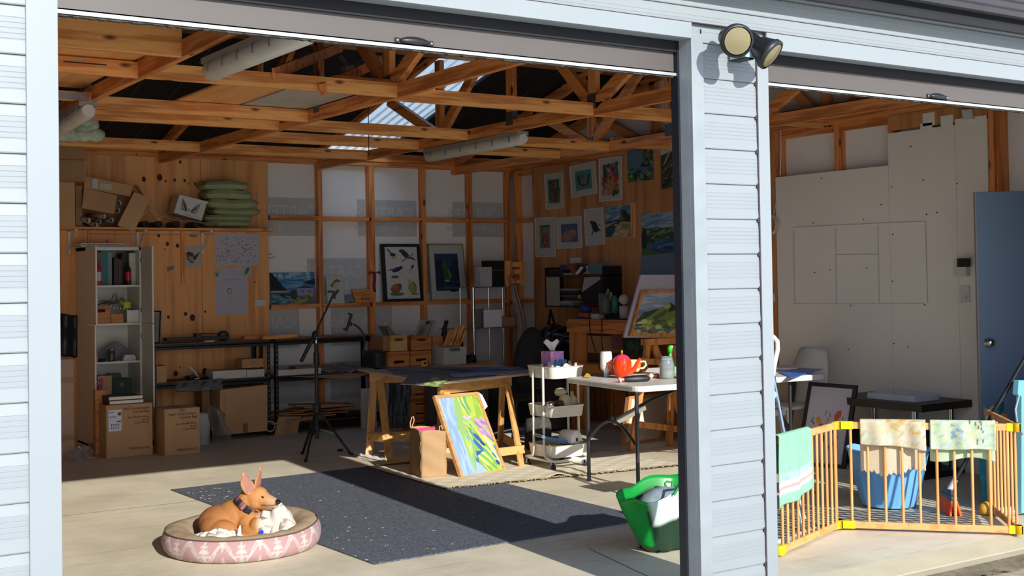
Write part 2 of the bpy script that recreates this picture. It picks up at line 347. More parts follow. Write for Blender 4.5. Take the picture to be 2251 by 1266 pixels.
tag(obj('trim_%d'%(n+1),b,mat('pale smooth concrete threshold','bdb294',.6,var=.07,sc=6,bump=.1)),kind='structure'); n+=1
b=B(); b.grid(lambda u,v:(-.2+8.5*u,4.12-.16*v,-.035-.012*v+.010*math.sin(u*90+v*5)*math.sin(u*41)*v+.010*random.uniform(-1,1)*v),240,5)
tag(obj('trim_%d'%(n+1),b,mat('rough broken concrete edge','7c7056',.9,var=.3,sc=22,bump=.5)),kind='structure'); n+=1
b=B(); b.add([(-30,3.3,-.062),(40,3.3,-.062),(40,-30,-.12),(-30,-30,-.12)],[(0,1,2,3)]); tag(obj('ground_bounce',b,mat('pale bounce ground','e0d6c2',.8,var=.05,sc=2)),kind='structure')  # unseen pale ground added to bounce sunlight onto the inner walls and roof
b=B(); b.add([(-30,4.05,-.055),(40,4.05,-.055),(40,3.3,-.062),(-30,3.3,-.062)],[(0,1,2,3)])
tag(obj('ground_asphalt',b,mat('weathered asphalt drive','a89a80',.9,var=.22,sc=18,bump=.5)),kind='structure')
# walls inside
wb=B(); wb.box(-.2,8.2,12.14,12.2,0,2.95); wbo=tag(obj('wall_back',wb,WRAP),kind='structure')
STX=[5.57,6.19,6.83,7.44,7.965]
for x in STX:
    b=B(); b.box(x-.0225,x+.0225,12.05,12.14,.045,2.76); obj('stud',b,DPINE[2],wbo)
b=B(); b.box(6.147,6.167,12.05,12.14,.045,2.76); obj('stud',b,DPINE[2],wbo)
for z in (1.235,2.16):
    xs=[4.98]+STX
    for i in range(len(xs)-1):
        b=B(); b.box(xs[i]+.0225,xs[i+1]-.0225,12.05,12.14,z,z+.045); obj('nogging',b,DPINE[0],wbo)
b=B(); b.box(-.1,8.1,12.05,12.14,0,.045); obj('bottom_plate',b,DPINE[0],wbo)
b=B(); b.box(-.1,8.1,12.05,12.14,2.76,2.805); b.box(-.1,8.1,12.03,12.14,2.808,2.90); obj('top_plate',b,DPINE[0],wbo)
for x0,x1,z0,z1 in ((-.1,3.148,0,2.76),(3.152,4.263,0,2.0),(4.267,4.975,0,2.0),(3.152,4.263,2.004,2.76),(4.267,4.975,2.004,2.76)):
    b=B(); b.box(x0,x1,12.036,12.05,z0,z1); obj('plywood_sheet',b,PLY[2],wbo)
b=B(); b.box(4.05,4.09,12.01,12.036,1.50,2.06); obj('timber_batten',b,PINE[2],wbo)
b=B()
for i,(x,y,r_) in enumerate(((316,394,6),(351,390,8),(364,398,3),(384,396,4),(406,397,4),(414,404,2),(429,404,3),(396,356,4),(349,518,4),(368,536,5),(390,540,5),(362,548,2),(370,697,4),(408,690,5),(423,698,8),(451,685,3),(386,821,7),(450,816,8),(395,807,2),(300,340,2),(560,620,2))):
    p=PY(x,y,12.035); rr_=r_*.0043; b.add([p+Vector((0,-.0006,0))]+[p+Vector((rr_*.8*math.cos(a),-.0006,rr_*math.sin(a))) for a in [k*6.2832/14 for k in range(14)]],[(0,k+1,(k+1)%14+1) for k in range(14)])
obj('knot',b,mat('dark wood knot','4a2a18',.8,var=.3,sc=60),wbo)
PRT=mat('faint print on wrap','c2c3c1',.75,var=.05); PRL=mat('pale print lettering','d4d3d0',.75)
def wrapprint(x0,x1,z,s=.15,lines=('CARTERS','Your Building Partner')):
    b=B(); b.box(x0,x1,12.134,12.139,z-.10,z+.30); pp=obj('printed_panel',b,PRT,wbo)
    text('printed_lettering',lines[0],s*1.15,(x1-.04,12.133,z+.1),(1,0,0),(0,0,1),PRL,wbo,mirror=True)
    text('printed_lettering',lines[1],s*.56,(x1-.04,12.133,z-.03),(1,0,0),(0,0,1),PRL,wbo,mirror=True)
for x0,x1,z in ((4.98,5.62,2.10),(6.05,6.78,2.10),(7.25,7.93,2.10),(5.45,6.16,1.46),(6.65,7.30,1.46),(4.99,5.35,.93),(5.72,6.45,.93),(5.0,5.62,.35),(5.7,6.2,.35)): wrapprint(x0,x1,z)
wr=B(); wr.prism([(8.09,4.3,0),(8.09,12.2,0),(8.09,12.2,2.90),(8.09,8.3,3.85),(8.09,4.3,2.87)],(.06,0,0)); wro=tag(obj('wall_right',wr,WRAP),kind='structure')
for y in (11.98,11.59,7.80,7.12,6.56,5.64,4.85,4.40):
    b=B(); b.box(8.0,8.09,y-.0225,y+.0225,.045,2.76); obj('stud',b,DPINE[2],wro)
b=B(); b.box(8.0,8.09,5.56,5.60,.045,2.76); obj('stud',b,DPINE[2],wro)
for z in (1.235,2.16):
    b=B(); b.box(8.0,8.09,11.61,11.96,z,z+.045); obj('nogging',b,DPINE[1],wro)
b=B(); b.box(8.0,8.09,4.3,12.14,0,.045); obj('bottom_plate',b,DPINE[1],wro)
b=B(); b.box(8.0,8.09,4.3,12.14,2.76,2.805); obj('top_plate',b,DPINE[1],wro)
b=B(); b.box(7.99,8.09,4.3,12.14,2.808,2.90); obj('top_plate',b,DPINE[1],wro)
b=B(); b.box(7.93,7.985,4.3,11.6,2.90,2.925); obj('cable_tray',b,mat('black conduit','1d1f22',.5),wro)
for y0,y1,z0,z1 in ((10.35,11.555,0,2.76),(9.14,10.346,0,2.76),(7.82,9.136,0,2.76),(5.94,6.56,2.64,2.76),(5.665,5.936,2.64,2.76)):
    b=B(); b.box(7.988,8.0,y0,y1,z0,z1); obj('plywood_sheet',b,PLYR,wro)
BRD=mat('off white wall board','ece5d8',.7,var=.02,sc=2)
for y0,y1,z1 in ((6.575,7.81,2.365),(5.942,6.572,2.62),(5.665,5.939,2.66)):
    b=B(); b.box(7.985,8.0,y0,y1,0,z1); bo=obj('wall_board',b,BRD,wro)
b=B(); 
for q in ((2040,262),(2035,285),(2080,268)): 
    p=PX(*q,7.984); b.box(7.9835,7.987,p.y-.06,p.y+.05,p.z-.05,p.z+.05)
obj('paint_patch',b,BRD,wro)
# faint chalky squares and screw holes on the boards
CH=mat('faint blue chalk','c0c2c6',.8); b=B()
for a,c in (((1745,500),(1955,490)),((1955,490),(2035,487)),((1746,668),(2030,667)),((1746,505),(1748,668)),((1838,503),(1840,668)),((1931,495),(1934,665)),((2035,487),(2040,665)),((1840,560),(1930,559))):
    b.beam(PX(*a,7.983),PX(*c,7.983),.002,.016,up=(1,0,0))
obj('chalk_line',b,CH,wro)
b=B()
for q in ((1788,490),(1898,482),(2037,471),(2060,467),(1905,589),(1791,599),(1962,515),(1962,618),(2002,322),(2030,396),(2104,404),(1960,411),(1806,392),(1825,593),(1870,672),(1937,450),(2033,670),(1965,755),(1996,762),(1865,768)):
    p=PX(*q,7.984); b.lathe((7.9835,p.y,p.z),[(0,0),(.006,0),(.006,.002)],8,(-1,0,0))
obj('screw_hole',b,INK,wro)
tag(obj('wall_left',B().prism([(-.25,4.3,0),(-.25,12.2,0),(-.25,12.2,2.90),(-.25,8.3,3.85),(-.25,4.3,2.87)],(.1,0,0)),WRAP),kind='structure')
# roof
EZ,RY=2.92,8.3; RS=.25
def rz(y): return EZ+RS*(12.05-y) if y>RY else EZ+RS*(12.05-RY)-RS*(RY-y)
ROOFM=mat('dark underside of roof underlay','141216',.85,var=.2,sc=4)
def roofstrip(b,x0,x1,y0,y1):
    z0,z1=rz(y0),rz(y1); b.hexa([(x0,y0,z0),(x1,y0,z0),(x1,y1,z1),(x0,y1,z1),(x0,y0,z0+.03),(x1,y0,z0+.03),(x1,y1,z1+.03),(x0,y1,z1+.03)])
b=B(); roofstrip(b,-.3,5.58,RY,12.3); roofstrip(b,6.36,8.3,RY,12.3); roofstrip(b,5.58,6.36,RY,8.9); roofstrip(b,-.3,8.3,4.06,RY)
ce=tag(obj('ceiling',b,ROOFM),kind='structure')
b=B()
for i in range(24):
    x=.2+i*.34
    if 5.5<x<6.4: continue
    b.beam((x,RY,rz(RY)-.004),(x,12.1,rz(12.1)-.004),.006,.004)
obj('underlay_seam',b,mat('dull silver seam','4b4a50',.5),ce)
SKY=mat('clear corrugated skylight','e9eef2',.25,alpha=1); m,t,bs=newmat('translucent skylight sheet'); bs.inputs['Base Color'].default_value=C('6d8aa6')+(1,); bs.inputs['Transmission Weight'].default_value=.92; bs.inputs['Roughness'].default_value=.25; bs.inputs['IOR'].default_value=1.05
b=B()
def skf(u,v): y=8.88+(12.12-8.88)*v; return (5.56+.82*u,y,rz(y)+.012+.0022*math.sin(u*8*6.28))
b.grid(skf,88,4); tag(obj('window_1',b,m),kind='structure')
b=B()
for y in (9.55,10.45,11.35): 
    b.beam((-.2,y,rz(y)-.03),(8.09,y,rz(y)-.03),.07,.045,up=(0,-RS,1))
for y in (6.8,5.9,5.0): b.beam((-.2,y,rz(y)-.03),(8.09,y,rz(y)-.03),.07,.045,up=(0,RS,1))
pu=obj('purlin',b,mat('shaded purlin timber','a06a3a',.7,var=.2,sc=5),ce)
GUS=mat('grey nail plate','5d6063',.45,.6)
trl=['timber roof truss nearest the left end, above the ladder light','timber roof truss second from the left, over the tripod','timber roof truss third from the left carrying the long tube light','timber roof truss nearest the picture wall','timber gable truss against the right wall wrap']
for x,lb in zip((2.18,3.86,5.56,7.25,8.04),trl):
    t=thing('roof_truss',lb,'truss',(x,8.1,2.70),group='roof trusses')
    w=.045
    b=B(); b.box(x-w/2,x+w/2,4.33,12.10,2.70,2.79); obj('bottom_chord',b,DPINE[1],t)
    for y0,y1 in ((RY,12.08),(4.45,RY)):
        b=B(); up=(0,-RS if y0==4.45 else RS,1); b.beam((x,y0,rz(y0)-(.03 if x==5.56 and y0>5 else .08)),(x,y1,rz(y1)-(.03 if x==5.56 and y0>5 else .08)),w,.05 if x==5.56 and y0>5 else .10); obj('top_chord',b,DPINE[1],t)
    webs=[(8.35,8.35),(8.3,7.27),(8.3,9.5),(7.25,7.25),(6.3,7.23),(9.5,9.5),(10.45,9.5)]
    for yt,yb in webs:
        b=B(); b.beam((x,yb,2.78),(x,yt,rz(yt)-.1),w,.09,up=(0,1,.01) if yt==yb else (0,0,1)); obj('web',b,DPINE[2 if yt==yb else 1],t)
    for y in (7.25,9.5,8.35):
        b=B(); b.box(x-w/2-.003,x+w/2+.003,y-.05,y+.05,2.75,2.86); obj('nail_plate',b,GUS,t)
bat=[(.6,2.16,6.36,2.70,.16,'thick timber batten just inside the left roller door'),(1.2,2.16,7.12,2.70,.09,'timber batten end with dark split, left of the first truss'),(1.2,2.16,8.12,2.69,.06,'timber batten end with steel strap at far left'),
(2.2,3.84,7.10,2.70,.092,'bright timber batten between first and second truss, in front of the plywood'),(3.88,5.54,7.23,2.70,.092,'bright knotty timber batten between second and third truss'),(5.58,7.23,7.25,2.70,.092,'timber batten right of the third truss near the doorway'),
(2.2,3.84,8.50,2.70,.09,'darker timber batten behind the front left row'),(2.2,3.84,9.05,2.70,.09,'timber batten carrying the rear edge of the plywood'),(3.88,5.54,9.0,2.70,.09,'timber batten below the skylight, second row'),(5.58,7.23,9.21,2.70,.09,'timber batten right of the long tube light'),
(3.88,5.54,9.85,2.70,.09,'rear timber batten below the skylight, third row'),(5.58,7.23,10.0,2.70,.09,'rear timber batten towards the picture wall corner'),(2.2,3.84,10.85,2.70,.09,'timber batten close to the plywood back wall'),(3.88,5.54,10.88,2.70,.09,'timber batten close to the white wrapped back wall'),
(7.27,8.0,7.25,2.74,.10,'short timber batten against the picture wall, front row'),(7.27,8.0,9.2,2.74,.09,'short timber batten against the picture wall, back row')]
for x0,x1,y,z,h,lb in bat:
    b=B(); b.box(x0,x1,y,y+.045,z,z+h); o=single('ceiling_batten',lb,'timber beam',b,PINE[0],bevel=.002,group='ceiling battens')
    if 'steel strap' in lb or 'split' in lb:
        q=B(); q.box(x1-.42,x1-.02,y-.003,y,z+.005,z+.05) if 'strap' in lb else q.box(x1-.42,x1-.18,y-.001,y+.001,z+.055,z+.062)
        obj('strap' if 'strap' in lb else 'split',q,STEEL if 'strap' in lb else INK,o)
# plywood and boards laid over the chords
def lay(name,lb,pts,m,z,th=.012):
    b=B(); b.prism([(x,y,z) for x,y in pts],(0,0,th)); return single(name,lb,'board',b,m)
lay('plywood_sheet','plywood sheet stored flat on the roof chords, left of the white panel',[(2.85,7.3),(3.30,7.16),(3.30,9.5),(2.85,9.5)],PLY[1],2.794)
lay('storage_sheet','pale grey panel laid across the roof chords in the middle',[(3.33,7.3),(3.83,7.3),(3.83,9.4),(3.33,9.4)],mat('pale grey panel','b8b0a2',.7),2.796)
lay('plywood_sheet','plywood sheet stored over the battens just inside the left door',[(.5,6.42),(2.14,6.42),(2.14,8.3),(.5,8.3)],PLY[1],2.80)
lay('timber_plank','loose plank lying across the second truss below the black door handle',[(3.45,7.22),(4.25,7.18),(4.25,7.22),(3.45,7.28)],DPINE[0],2.80,.03)
# diagonal braces
for a,c,lb,Ya,Yc in (((602,162),(750,103),'long timber brace rising from the front batten to the right',7.08,8.3),((706,197),(838,132),'timber brace nailed across the front batten beside the second truss',7.06,7.9)):
    b=B(); b.beam(PY(*a,Ya),PY(*c,Yc),.02,.07); single('timber_brace',lb,'timber beam',b,DPINE[1])
for (x,y0),(x2,y2),Y in (((748,100+22),(764,145),8.0),((829,122),(834,158),7.6)):
    b=B(); b.beam(PY(x,y0,Y),PY(x2,y2,Y),.035,.004,up=(0,1,0)); b.beam(PY(x2,y2,Y),PY(x2+3,y2+18,Y),.07,.07,up=(0,1,0)); single('strap_hanger','galvanised strap with timber block hanging left of the front skylight' if x<800 else 'galvanised strap with timber block standing below the black door handle','strap',b,STEEL)
b=B(); cq=PY(811,345,9.55); b.tube([(cq.x,cq.y,cq.z),(cq.x,cq.y,rz(9.55)-.05)],.004,6); single('hanging_cord','black cord hanging beside the skylight above the back wall','cord',b,BLK)
# tube lights
def tubelight(a,c,lb,r=.05):
    a,c=Vector(a),Vector(c); t=thing('tube_light',lb,'light fitting',tuple((a+c)/2),group='batten tube lights')
    d=(c-a).normalized(); s=d.cross(Vector((0,0,1)))
    b=B(); b.beam(a+Vector((0,0,.045)),c+Vector((0,0,.045)),.11,.03); obj('housing',b,mat('grey light housing','8f8d88',.5),t)
    b=B(); b.tube([a-d*.01,a+d*.02,(a+c)/2,c-d*.02,c+d*.01],[r*.8,r,r,r,r*.8],14); obj('diffuser',b,mat('frosted diffuser','cfcbc2',.35),t)
    for k in range(6):
        p=a+(c-a)*(k+.5)/6; q=B(); q.beam(p+s*.052+Vector((0,0,.03)),p+s*.054+Vector((0,0,-.02)),.015,.006,up=tuple(d)); obj('clip',q,STEEL,t)
tubelight((2.24,6.15,2.60),(2.26,5.0,2.60),'grey tube light along the first truss just under the left roller door',.055)
tubelight((2.165,9.2,2.60),(2.10,7.98,2.61),'tube light partly hidden by the left post, near the insulation')
tubelight((5.58,9.75,2.625),(5.62,8.28,2.64),'long white tube light hanging under the third truss')
b=B(); b.tube([PY(933,342,9.75),PY(930,320,9.8),PY(945,308,9.8)],.006,6); single('light_flex','thin white flex looping into the long tube light','cord',b,WHT)
# door leaf on the right
E1,E2=Vector((7.35,5.32,0)),Vector((7.98,4.80,0)); d=(E2-E1).normalized(); nn=Vector((-d.y,d.x,0))
dt=thing('door_3','blue grey hinged door standing open','door',tuple(E2),kind='structure'); del dt['label']; del dt['category']
DM=mat('blue grey door paint','5f7388',.45,var=.03,sc=2)
b=B(); b.obox((E1+E2)/2+Vector((0,0,1.06)),d*(E2-E1).length/2,nn*.018,(0,0,.99)); obj('leaf',b,DM,dt,bevel=.003)
b=B(); b.obox(E1+d*.002-d*.004+Vector((0,0,1.06)),d*.004,nn*.019,(0,0,.99)); obj('edge_strip',b,mat('worn door edge','8e887c',.6),dt)
kp=E1+d*.065+Vector((0,0,1.02)); b=B(); b.lathe(kp-nn*.018,[(.033,0),(.033,-.004),(.012,-.008),(.012,-.03),(.026,-.038),(.03,-.05),(.024,-.062),(0,-.066)],18,tuple(nn)); obj('door_knob',b,CHROME,dt)
# wall fittings
def plate(name,lb,cat,q,X=None,Y=None,m=None,th=.008,par=None):
    pts=quadX(q,X) if X else quadY(q,Y); n_=(pts[1]-pts[0]).cross(pts[3]-pts[0]).normalized(); b=B(); b.prism(pts,tuple(n_*th)); return single(name,lb,cat,b,m or WHT2,bevel=.002) if not par else obj(name,b,m or WHT2,par)
o=plate('power_outlet','white power outlet on the plywood back wall, right of the child drawing','power outlet',[(560,674),(585,673),(585,658),(560,659)],Y=12.034)
o=plate('power_outlet','white power outlet on plywood beside the post in the right bay','power outlet',[(1688,664),(1705,663),(1704,645),(1687,646)],X=7.986)
o=plate('light_switch','white light switch on the board under the key safe','switch',[(2112,666),(2133,665),(2132,627),(2111,628)],X=7.984)
p=PX(2122,655,7.974); b=B(); b.box(7.966,7.975,p.y-.012,p.y+.012,p.z-.02,p.z+.02); obj('rocker',b,WHT,o)
o=plate('key_safe','white remote holder with dark lid on the board near the blue door','key box',[(2105,607),(2133,607),(2131,567),(2105,570)],X=7.984,th=.05)
p=PX(2117,578,7.93); b=B(); b.box(7.925,7.936,p.y-.06,p.y+.05,p.z-.03,p.z+.035); obj('dark_lid',b,BLK,o)
o=plate('wall_sensor','small white sensor box high on the plywood below the right roller door','sensor',[(2122,263),(2143,262),(2140,240),(2119,242)],X=7.984,th=.03)
o=plate('junction_box','pale junction box on the picture wall above the wall shelf','power outlet',[(1254,579),(1279,578),(1278,566),(1254,567)],X=7.985)
b=B()
for k in range(3):
    c=PX(1696-k*1.5,494,7.97); b.tube([c+Vector((-.01*k,.09*math.cos(a),.085*math.sin(a))) for a in [i*6.283/24 for i in range(25)]],.005,6)
b.tube([PX(1700,470,7.97),PX(1708,440,7.98)],.004,6); single('cable_coil','coil of white cable hanging beside the post in the right bay','cable',b,WHT)
b=B(); b.tube([PX(1716,288,7.98),PX(1717,330,7.98),PX(1715,385,7.98)],.006,6); single('wall_cable','thin white cable clipped down the stud left of the wall board','cable',b,WHT)
b=B()
for i in range(60):
    p=PY(random.uniform(130,214),random.uniform(236,300),10.6); b.ell(p,(.07,.05,.05),n=8,m=5)
single('insulation_batt','pale green insulation batt bulging out under the roof at far left','insulation',b,mat('pale green insulation','c4cfb4',.9,var=.22,sc=14,bump=.6))
# floodlight
ft=thing('flood_light','black twin floodlight with yellowish lenses on the post between openings','outdoor light',tuple(PY(1640,92,4.15)))
c0=PY(1640,95,4.13); b=B(); b.lathe(c0+Vector((0,.055,0)),[(0,0),(.045,0),(.045,-.03),(.035,-.05),(0,-.055)],20,(0,1,0)); obj('base',b,BLK,ft)
def head(lc,ldir,back,lb):
    lc=Vector(lc); ldir=Vector(ldir).normalized(); r=.075
    b=B(); b.lathe(lc,[(r*.86,.004),(r,.0),(r,-.02),(r*.9,-.03),(r*.62,-.085),(r*.5,-.095),(r*.52,-.15),(r*.45,-.155),(0,-.157)],28,tuple(ldir)); h=obj('lamp_head',b,BLK,ft)
    b=B(); b.lathe(lc+ldir*.003,[(r*.8,0),(r*.5,.006),(r*.25,.009),(0,.010)],28,tuple(ldir)); obj('lens',b,mat('cream glass lens','7c7454',.12),h)
    b=B(); b.tube([lc-ldir*.12,(lc-ldir*.15+Vector(back))/2,back],.022,12); obj('arm',b,BLK,ft)
head(PY(1621,90,3.97),(-.45,-1,-.35),c0+Vector((-.02,.02,.02)),'l')
head(PY(1697,122,4.00),(.42,-.8,-.75),c0+Vector((.02,.02,0)),'r')
b=B(); p=PY(1646,116,4.08); b.box(p.x-.030,p.x+.022,4.07,4.17,p.z-.022,p.z+.022); obj('motion_sensor',b,mat('pale sensor window','9fb6bd',.2),ft)
b=B(); b.box(p.x-.034,p.x+.026,4.065,4.17,p.z+.0225,p.z+.032); b.box(p.x-.034,p.x+.026,4.075,4.17,p.z-.030,p.z-.0225);b.tube([p+Vector((0,.02,.03)),c0],.014,8); obj('sensor_hood',b,BLK,ft)
# ================= LEFT AND BACK: SHELVES, CABINET, CARTONS =================
def Fq(l,r,t,b_,Y): m=(l+r)/2; n_=(t+b_)/2; return PY(l,n_,Y).x,PY(r,n_,Y).x,PY(m,b_,Y).z,PY(m,t,Y).z
def pbox(name,lb,cat,l,r,t,b_,Y,dep,m,bevel=.002,group=None,z0=None,**k):
    x0,x1,za,zb=Fq(l,r,t,b_,Y)
    if z0 is not None: za=z0
    b=B(); b.box(x0,x1,Y,Y+dep,za,zb); return single(name,lb,cat,b,m,bevel=bevel,group=group,**k)
def part(pname,l,r,t,b_,Y,dep,m,par,bevel=.001):
    x0,x1,za,zb=Fq(l,r,t,b_,Y); b=B(); b.box(x0,x1,Y,Y+dep,za,zb); return obj(pname,b,m,par,bevel=bevel)
LZ=2.052
b=B(); b.box(2.2,4.96,11.74,12.036,LZ-.018,LZ); lt=single('ledge_shelf','long plywood ledge shelf high on the left of the back wall','shelf',b,PINE[0])
for px in (165,318,462):
    x=PY(px,510,11.8).x; b=B(); b.box(x-.012,x+.012,11.76,12.036,LZ-.032,LZ-.019); b.box(x-.012,x+.012,12.018,12.036,LZ-.24,LZ-.02); b.beam((x,11.80,LZ-.03),(x,12.02,LZ-.2),.004,.02); obj('shelf_bracket',b,WHT,lt)
# ---- cartons at far left
pbox('carton','grey brown carton at the very top left under the roof','carton',120,188,307,350,11.55,.4,CARD3,group='cartons at the far left')
pbox('carton','grey brown carton between the topmost left carton and the tall one below','carton',120,187,351,398,11.56,.4,CARD3,group='cartons at the far left')
pbox('carton','tall narrow carton standing on the far left of the ledge shelf','carton',120,165,399,496,11.70,.3,CARD,z0=LZ)
x=PY(150,450,11.699).x
pbox('cardboard_divider','dark cardboard slab between the tall carton and the tube carton','cardboard',166,181,408,494,11.80,.2,CARD3,z0=LZ)
# ---- open carton full of tubes
t=thing('carton','open tipped carton with flaps, full of cardboard tubes, on the ledge shelf','carton',tuple(PY(235,495,11.75)))
Yc=11.74
def flat(par,name,pts,Ys,m,th=.004):
    v=[PY(x,y,Y) for (x,y),Y in zip(pts,Ys)]; n_=(v[1]-v[0]).cross(v[2]-v[0]).normalized(); b=B(); b.prism(v,tuple(n_*th)); return obj(name,b,m,par)
flat(t,'side_panel',[(186,387),(292,408),(286,432),(185,413)],[11.78]*4,CARD)
flat(t,'flap',[(185,413),(257,429),(251,470),(181,457)],[11.77,11.77,11.68,11.68],CARD2)
flat(t,'flap',[(295,422),(330,436),(295,509),(258,495)],[11.76,11.76,11.70,11.70],CARD2)
flat(t,'flap',[(293,406),(302,407),(317,430),(310,434)],[11.8,11.9,11.9,11.8],CARD3)
YEL=mat('yellow inner card','caa14a',.8)
flat(t,'inner_flap',[(333,437),(341,449),(333,452),(303,489),(301,491),(331,449)],[11.80]*6,YEL)
b=B(); p=PY(215,450,11.98); b.box(p.x-.16,p.x+.38,12.0,12.03,LZ+.002,LZ+.36); obj('back_panel',b,CARD3,t)
LB=mat('pale label','b9b3a8',.7)
part('shipping_label',219,247,403,417,11.772,.004,LB,t); part('sticker',203,215,393,414,11.772,.004,mat('mint sticker','b9c6c0',.6),t)
TUBE=mat('pale cardboard tube','b7aa97',.8,var=.04); TIN=mat('dark tube inside','3a2f28',.9)
def tube_end(c,d,r,L,lb,grp,m=TUBE,cap=None):
    c=Vector(c); d=Vector(d).normalized(); b=B(); b.lathe(c,[(r,0),(r,L),(r*.9,L),(r*.9,0),(r,0)],20,tuple(d))
    o=single('mailing_tube',lb,'tube',b,m,group=grp); q=B(); q.lathe(c+d*.03,[(0,0),(r*.88,0)],16,tuple(d)); obj('tube_inside',q,cap or TIN,o)
for (x,y),r,dd,lb in (((194.6,485),.027,(-.5,1,.25),'pale tube poking out furthest left of the tipped carton'),((210.6,496),.027,(-.35,1,.3),'lowest pale tube overhanging the ledge shelf edge'),((229,476),.022,(-.5,1,.12),'pale tube just under the tipped carton flap'),
   ((246,484),.023,(-.3,1,.05),'pale tube beside the right flap of the tipped carton'),((218,487),.022,(-.1,1,.02),'pale tube behind the lowest overhanging tube'),((262.8,447),.025,(-.2,1,.05),'topmost pale tube in the gap right of the flap'),((259,463),.024,(-.1,1,.1),'pale tube below the topmost one in the tipped carton')):
    tube_end(PY(x,y,11.73),dd,r,.22,lb,'cardboard tubes')
for x,lb in ((321,'black poster tube on the ledge right of the tipped carton'),(350,'second black poster tube on the ledge, shiny inside'),(389,'third black poster tube on the ledge below the white box'),(431,'rightmost black poster tube beside the green cushions')):
    p=PY(x,492,11.76); tube_end((p.x,11.76,LZ+.034),(.02,1,0),.032,.26,lb,'black poster tubes',mat('black poster tube','26241f',.5))
flat(None,'cardboard_sheet',[(352,478),(402,486),(402,489),(352,481)],[11.75]*4,CARD) if 0 else None
b=B(); b.beam(PY(330,455,11.78),PY(352,483,11.75),.05,.004,up=(0,1,0)); b.beam(PY(345,476,11.76),PY(402,487,11.75),.12,.006); single('cardboard_sheet','loose folded cardboard lying over the black tubes','cardboard',b,CARD)
b=B(); b.beam(PY(372,478,11.74),PY(480,496,11.74),.08,.006); single('cardboard_sheet','dark cardboard strip under the white emblem box','cardboard',b,CARD3)
# white box with the winged emblem
q=[PY(382,468,11.76),PY(443.3,485.6,11.76),PY(455.6,443.3,11.76),PY(394.4,427.8,11.76)]
t=thing('emblem_box','tilted white box with a black winged emblem beside the green cushions','box',tuple(q[0])); b=B(); b.prism(q,(0,.2,0)); obj('body',b,WHT2,t,bevel=.003)
b=B(); b.prism([q[3]+Vector((0,-.003,0)),q[2]+Vector((.006,-.003,0)),q[2]+Vector((.01,-.003,-.02)),q[3]+Vector((0,-.003,-.015))],(0,.003,0)); obj('lid_edge',b,WHT,t)
uu,vv=(q[1]-q[0]),(q[3]-q[0]); b=B()
def QP(u,v): return q[0]+uu*u+vv*v+Vector((0,-.0015,0))
for s in (-1,1):
    for k in range(7):
        a=1.05+.10*k; r0=.05+.03*k; 
        p0=(.47+s*(.05+.012*k),.30+.02*k); p1=(.47+s*(.30-.012*k*(k<4)),.30+.085*k); b.beam(QP(*p0),QP(*p1),.004,.0035,up=(0,1,0))
    b.tube([QP(.47+s*.05,.22),QP(.47+s*.2,.28),QP(.47+s*.29,.45),QP(.47+s*.31,.85),QP(.47+s*.2,.72),QP(.47+s*.08,.4)],.0022,5)
b.ell(QP(.47,.36),(.006,.002,.012)); b.beam(QP(.36,.10),QP(.58,.10),.003,.003,up=(0,1,0)); obj('winged_emblem',b,INK,t)
# green cushions
GC=mat('faded green fabric','a0a87c',.85,var=.12,sc=10,bump=.15)
def cushion(lb,l,r,t_,b_,Y,dep,dz=0,seed=1):
    x0,x1,za,zb=Fq(l,r,t_,b_,Y); rr=random.Random(seed); nu,nv=22,12; hx,hz=(x1-x0)/2,(zb-za)/2; c=Vector(((x0+x1)/2,Y+dep/2,(za+zb)/2)); ph=rr.uniform(0,6)
    b=B()
    for sgn in (1,-1):
        def f(u,v):
            X=2*u-1;V=2*v-1; e=max(0,(1-abs(X)**5))**.38*max(0,(1-abs(V)**5))**.38
            return c+Vector((X*hx,V*dep/2,sgn*hz*e*(1+.06*math.sin(X*6+ph))+hz*.12*math.sin(X*3+ph)+dz*X))
        b.grid(f,nu,nv)
    o=single('seat_cushion',lb,'cushion',b,GC,group='green cushions'); 
    p=B(); p.tube([c+Vector((math.copysign(abs(math.cos(a))**.5,math.cos(a))*hx,math.copysign(abs(math.sin(a))**.5,math.sin(a))*dep/2,hz*.12*math.sin(math.copysign(abs(math.cos(a))**.5,math.cos(a))*3+ph)+dz*math.copysign(abs(math.cos(a))**.5,math.cos(a)))) for a in [k*6.2832/40 for k in range(41)]],.004,6); obj('piping',p,GC,o)
for i,(l,r,tt,bb,lb) in enumerate(((452,556,483,497,'green seat cushion at the very bottom of the stack'),(450,560,471,485,'green seat cushion second from the bottom of the stack'),(470,575,456,473,'green seat cushion jutting furthest right in the stack'),(458,571,436,458,'green seat cushion in the middle of the stack'),(455,556,415,438,'pale green seat cushion second from the top of the stack'),(450,550,396,417,'dark green seat cushion on top of the stack'))):
    cushion(lb,l,r,tt,bb,11.75,.27,seed=i+3)
# ---- cabinet
CX0,CX1=PY(193,700,11.63).x,PY(311,700,11.63).x; CT=zat(543,(3.2,11.63)); CBX=mat('warm white laminate','e0dbd0',.5,var=.02)
t=thing('storage_cabinet','tall white storage cabinet with open doors by the left post','cabinet',((CX0+CX1)/2,11.84,0)); CY0,CY1=11.63,12.03
b=B(); b.box(CX0,CX0+.016,CY0,CY1,.04,CT); b.box(CX1-.016,CX1,CY0,CY1,.04,CT); b.box(CX0,CX1,CY0,CY1,CT-.03,CT); b.box(CX0,CX1,CY0+.01,CY1,.0,.06); b.box(CX0+.016,CX1-.016,CY1-.01,CY1,.05,CT-.02); obj('carcass',b,CBX,t)
SZ=[zat(y,(3.25,11.63)) for y in (627,711,795,868)]
for z in SZ: b=B(); b.box(CX0+.016,CX1-.016,CY0+.005,CY1-.01,z-.018,z); obj('shelf',b,CBX,t)
zm=SZ[1]-.004
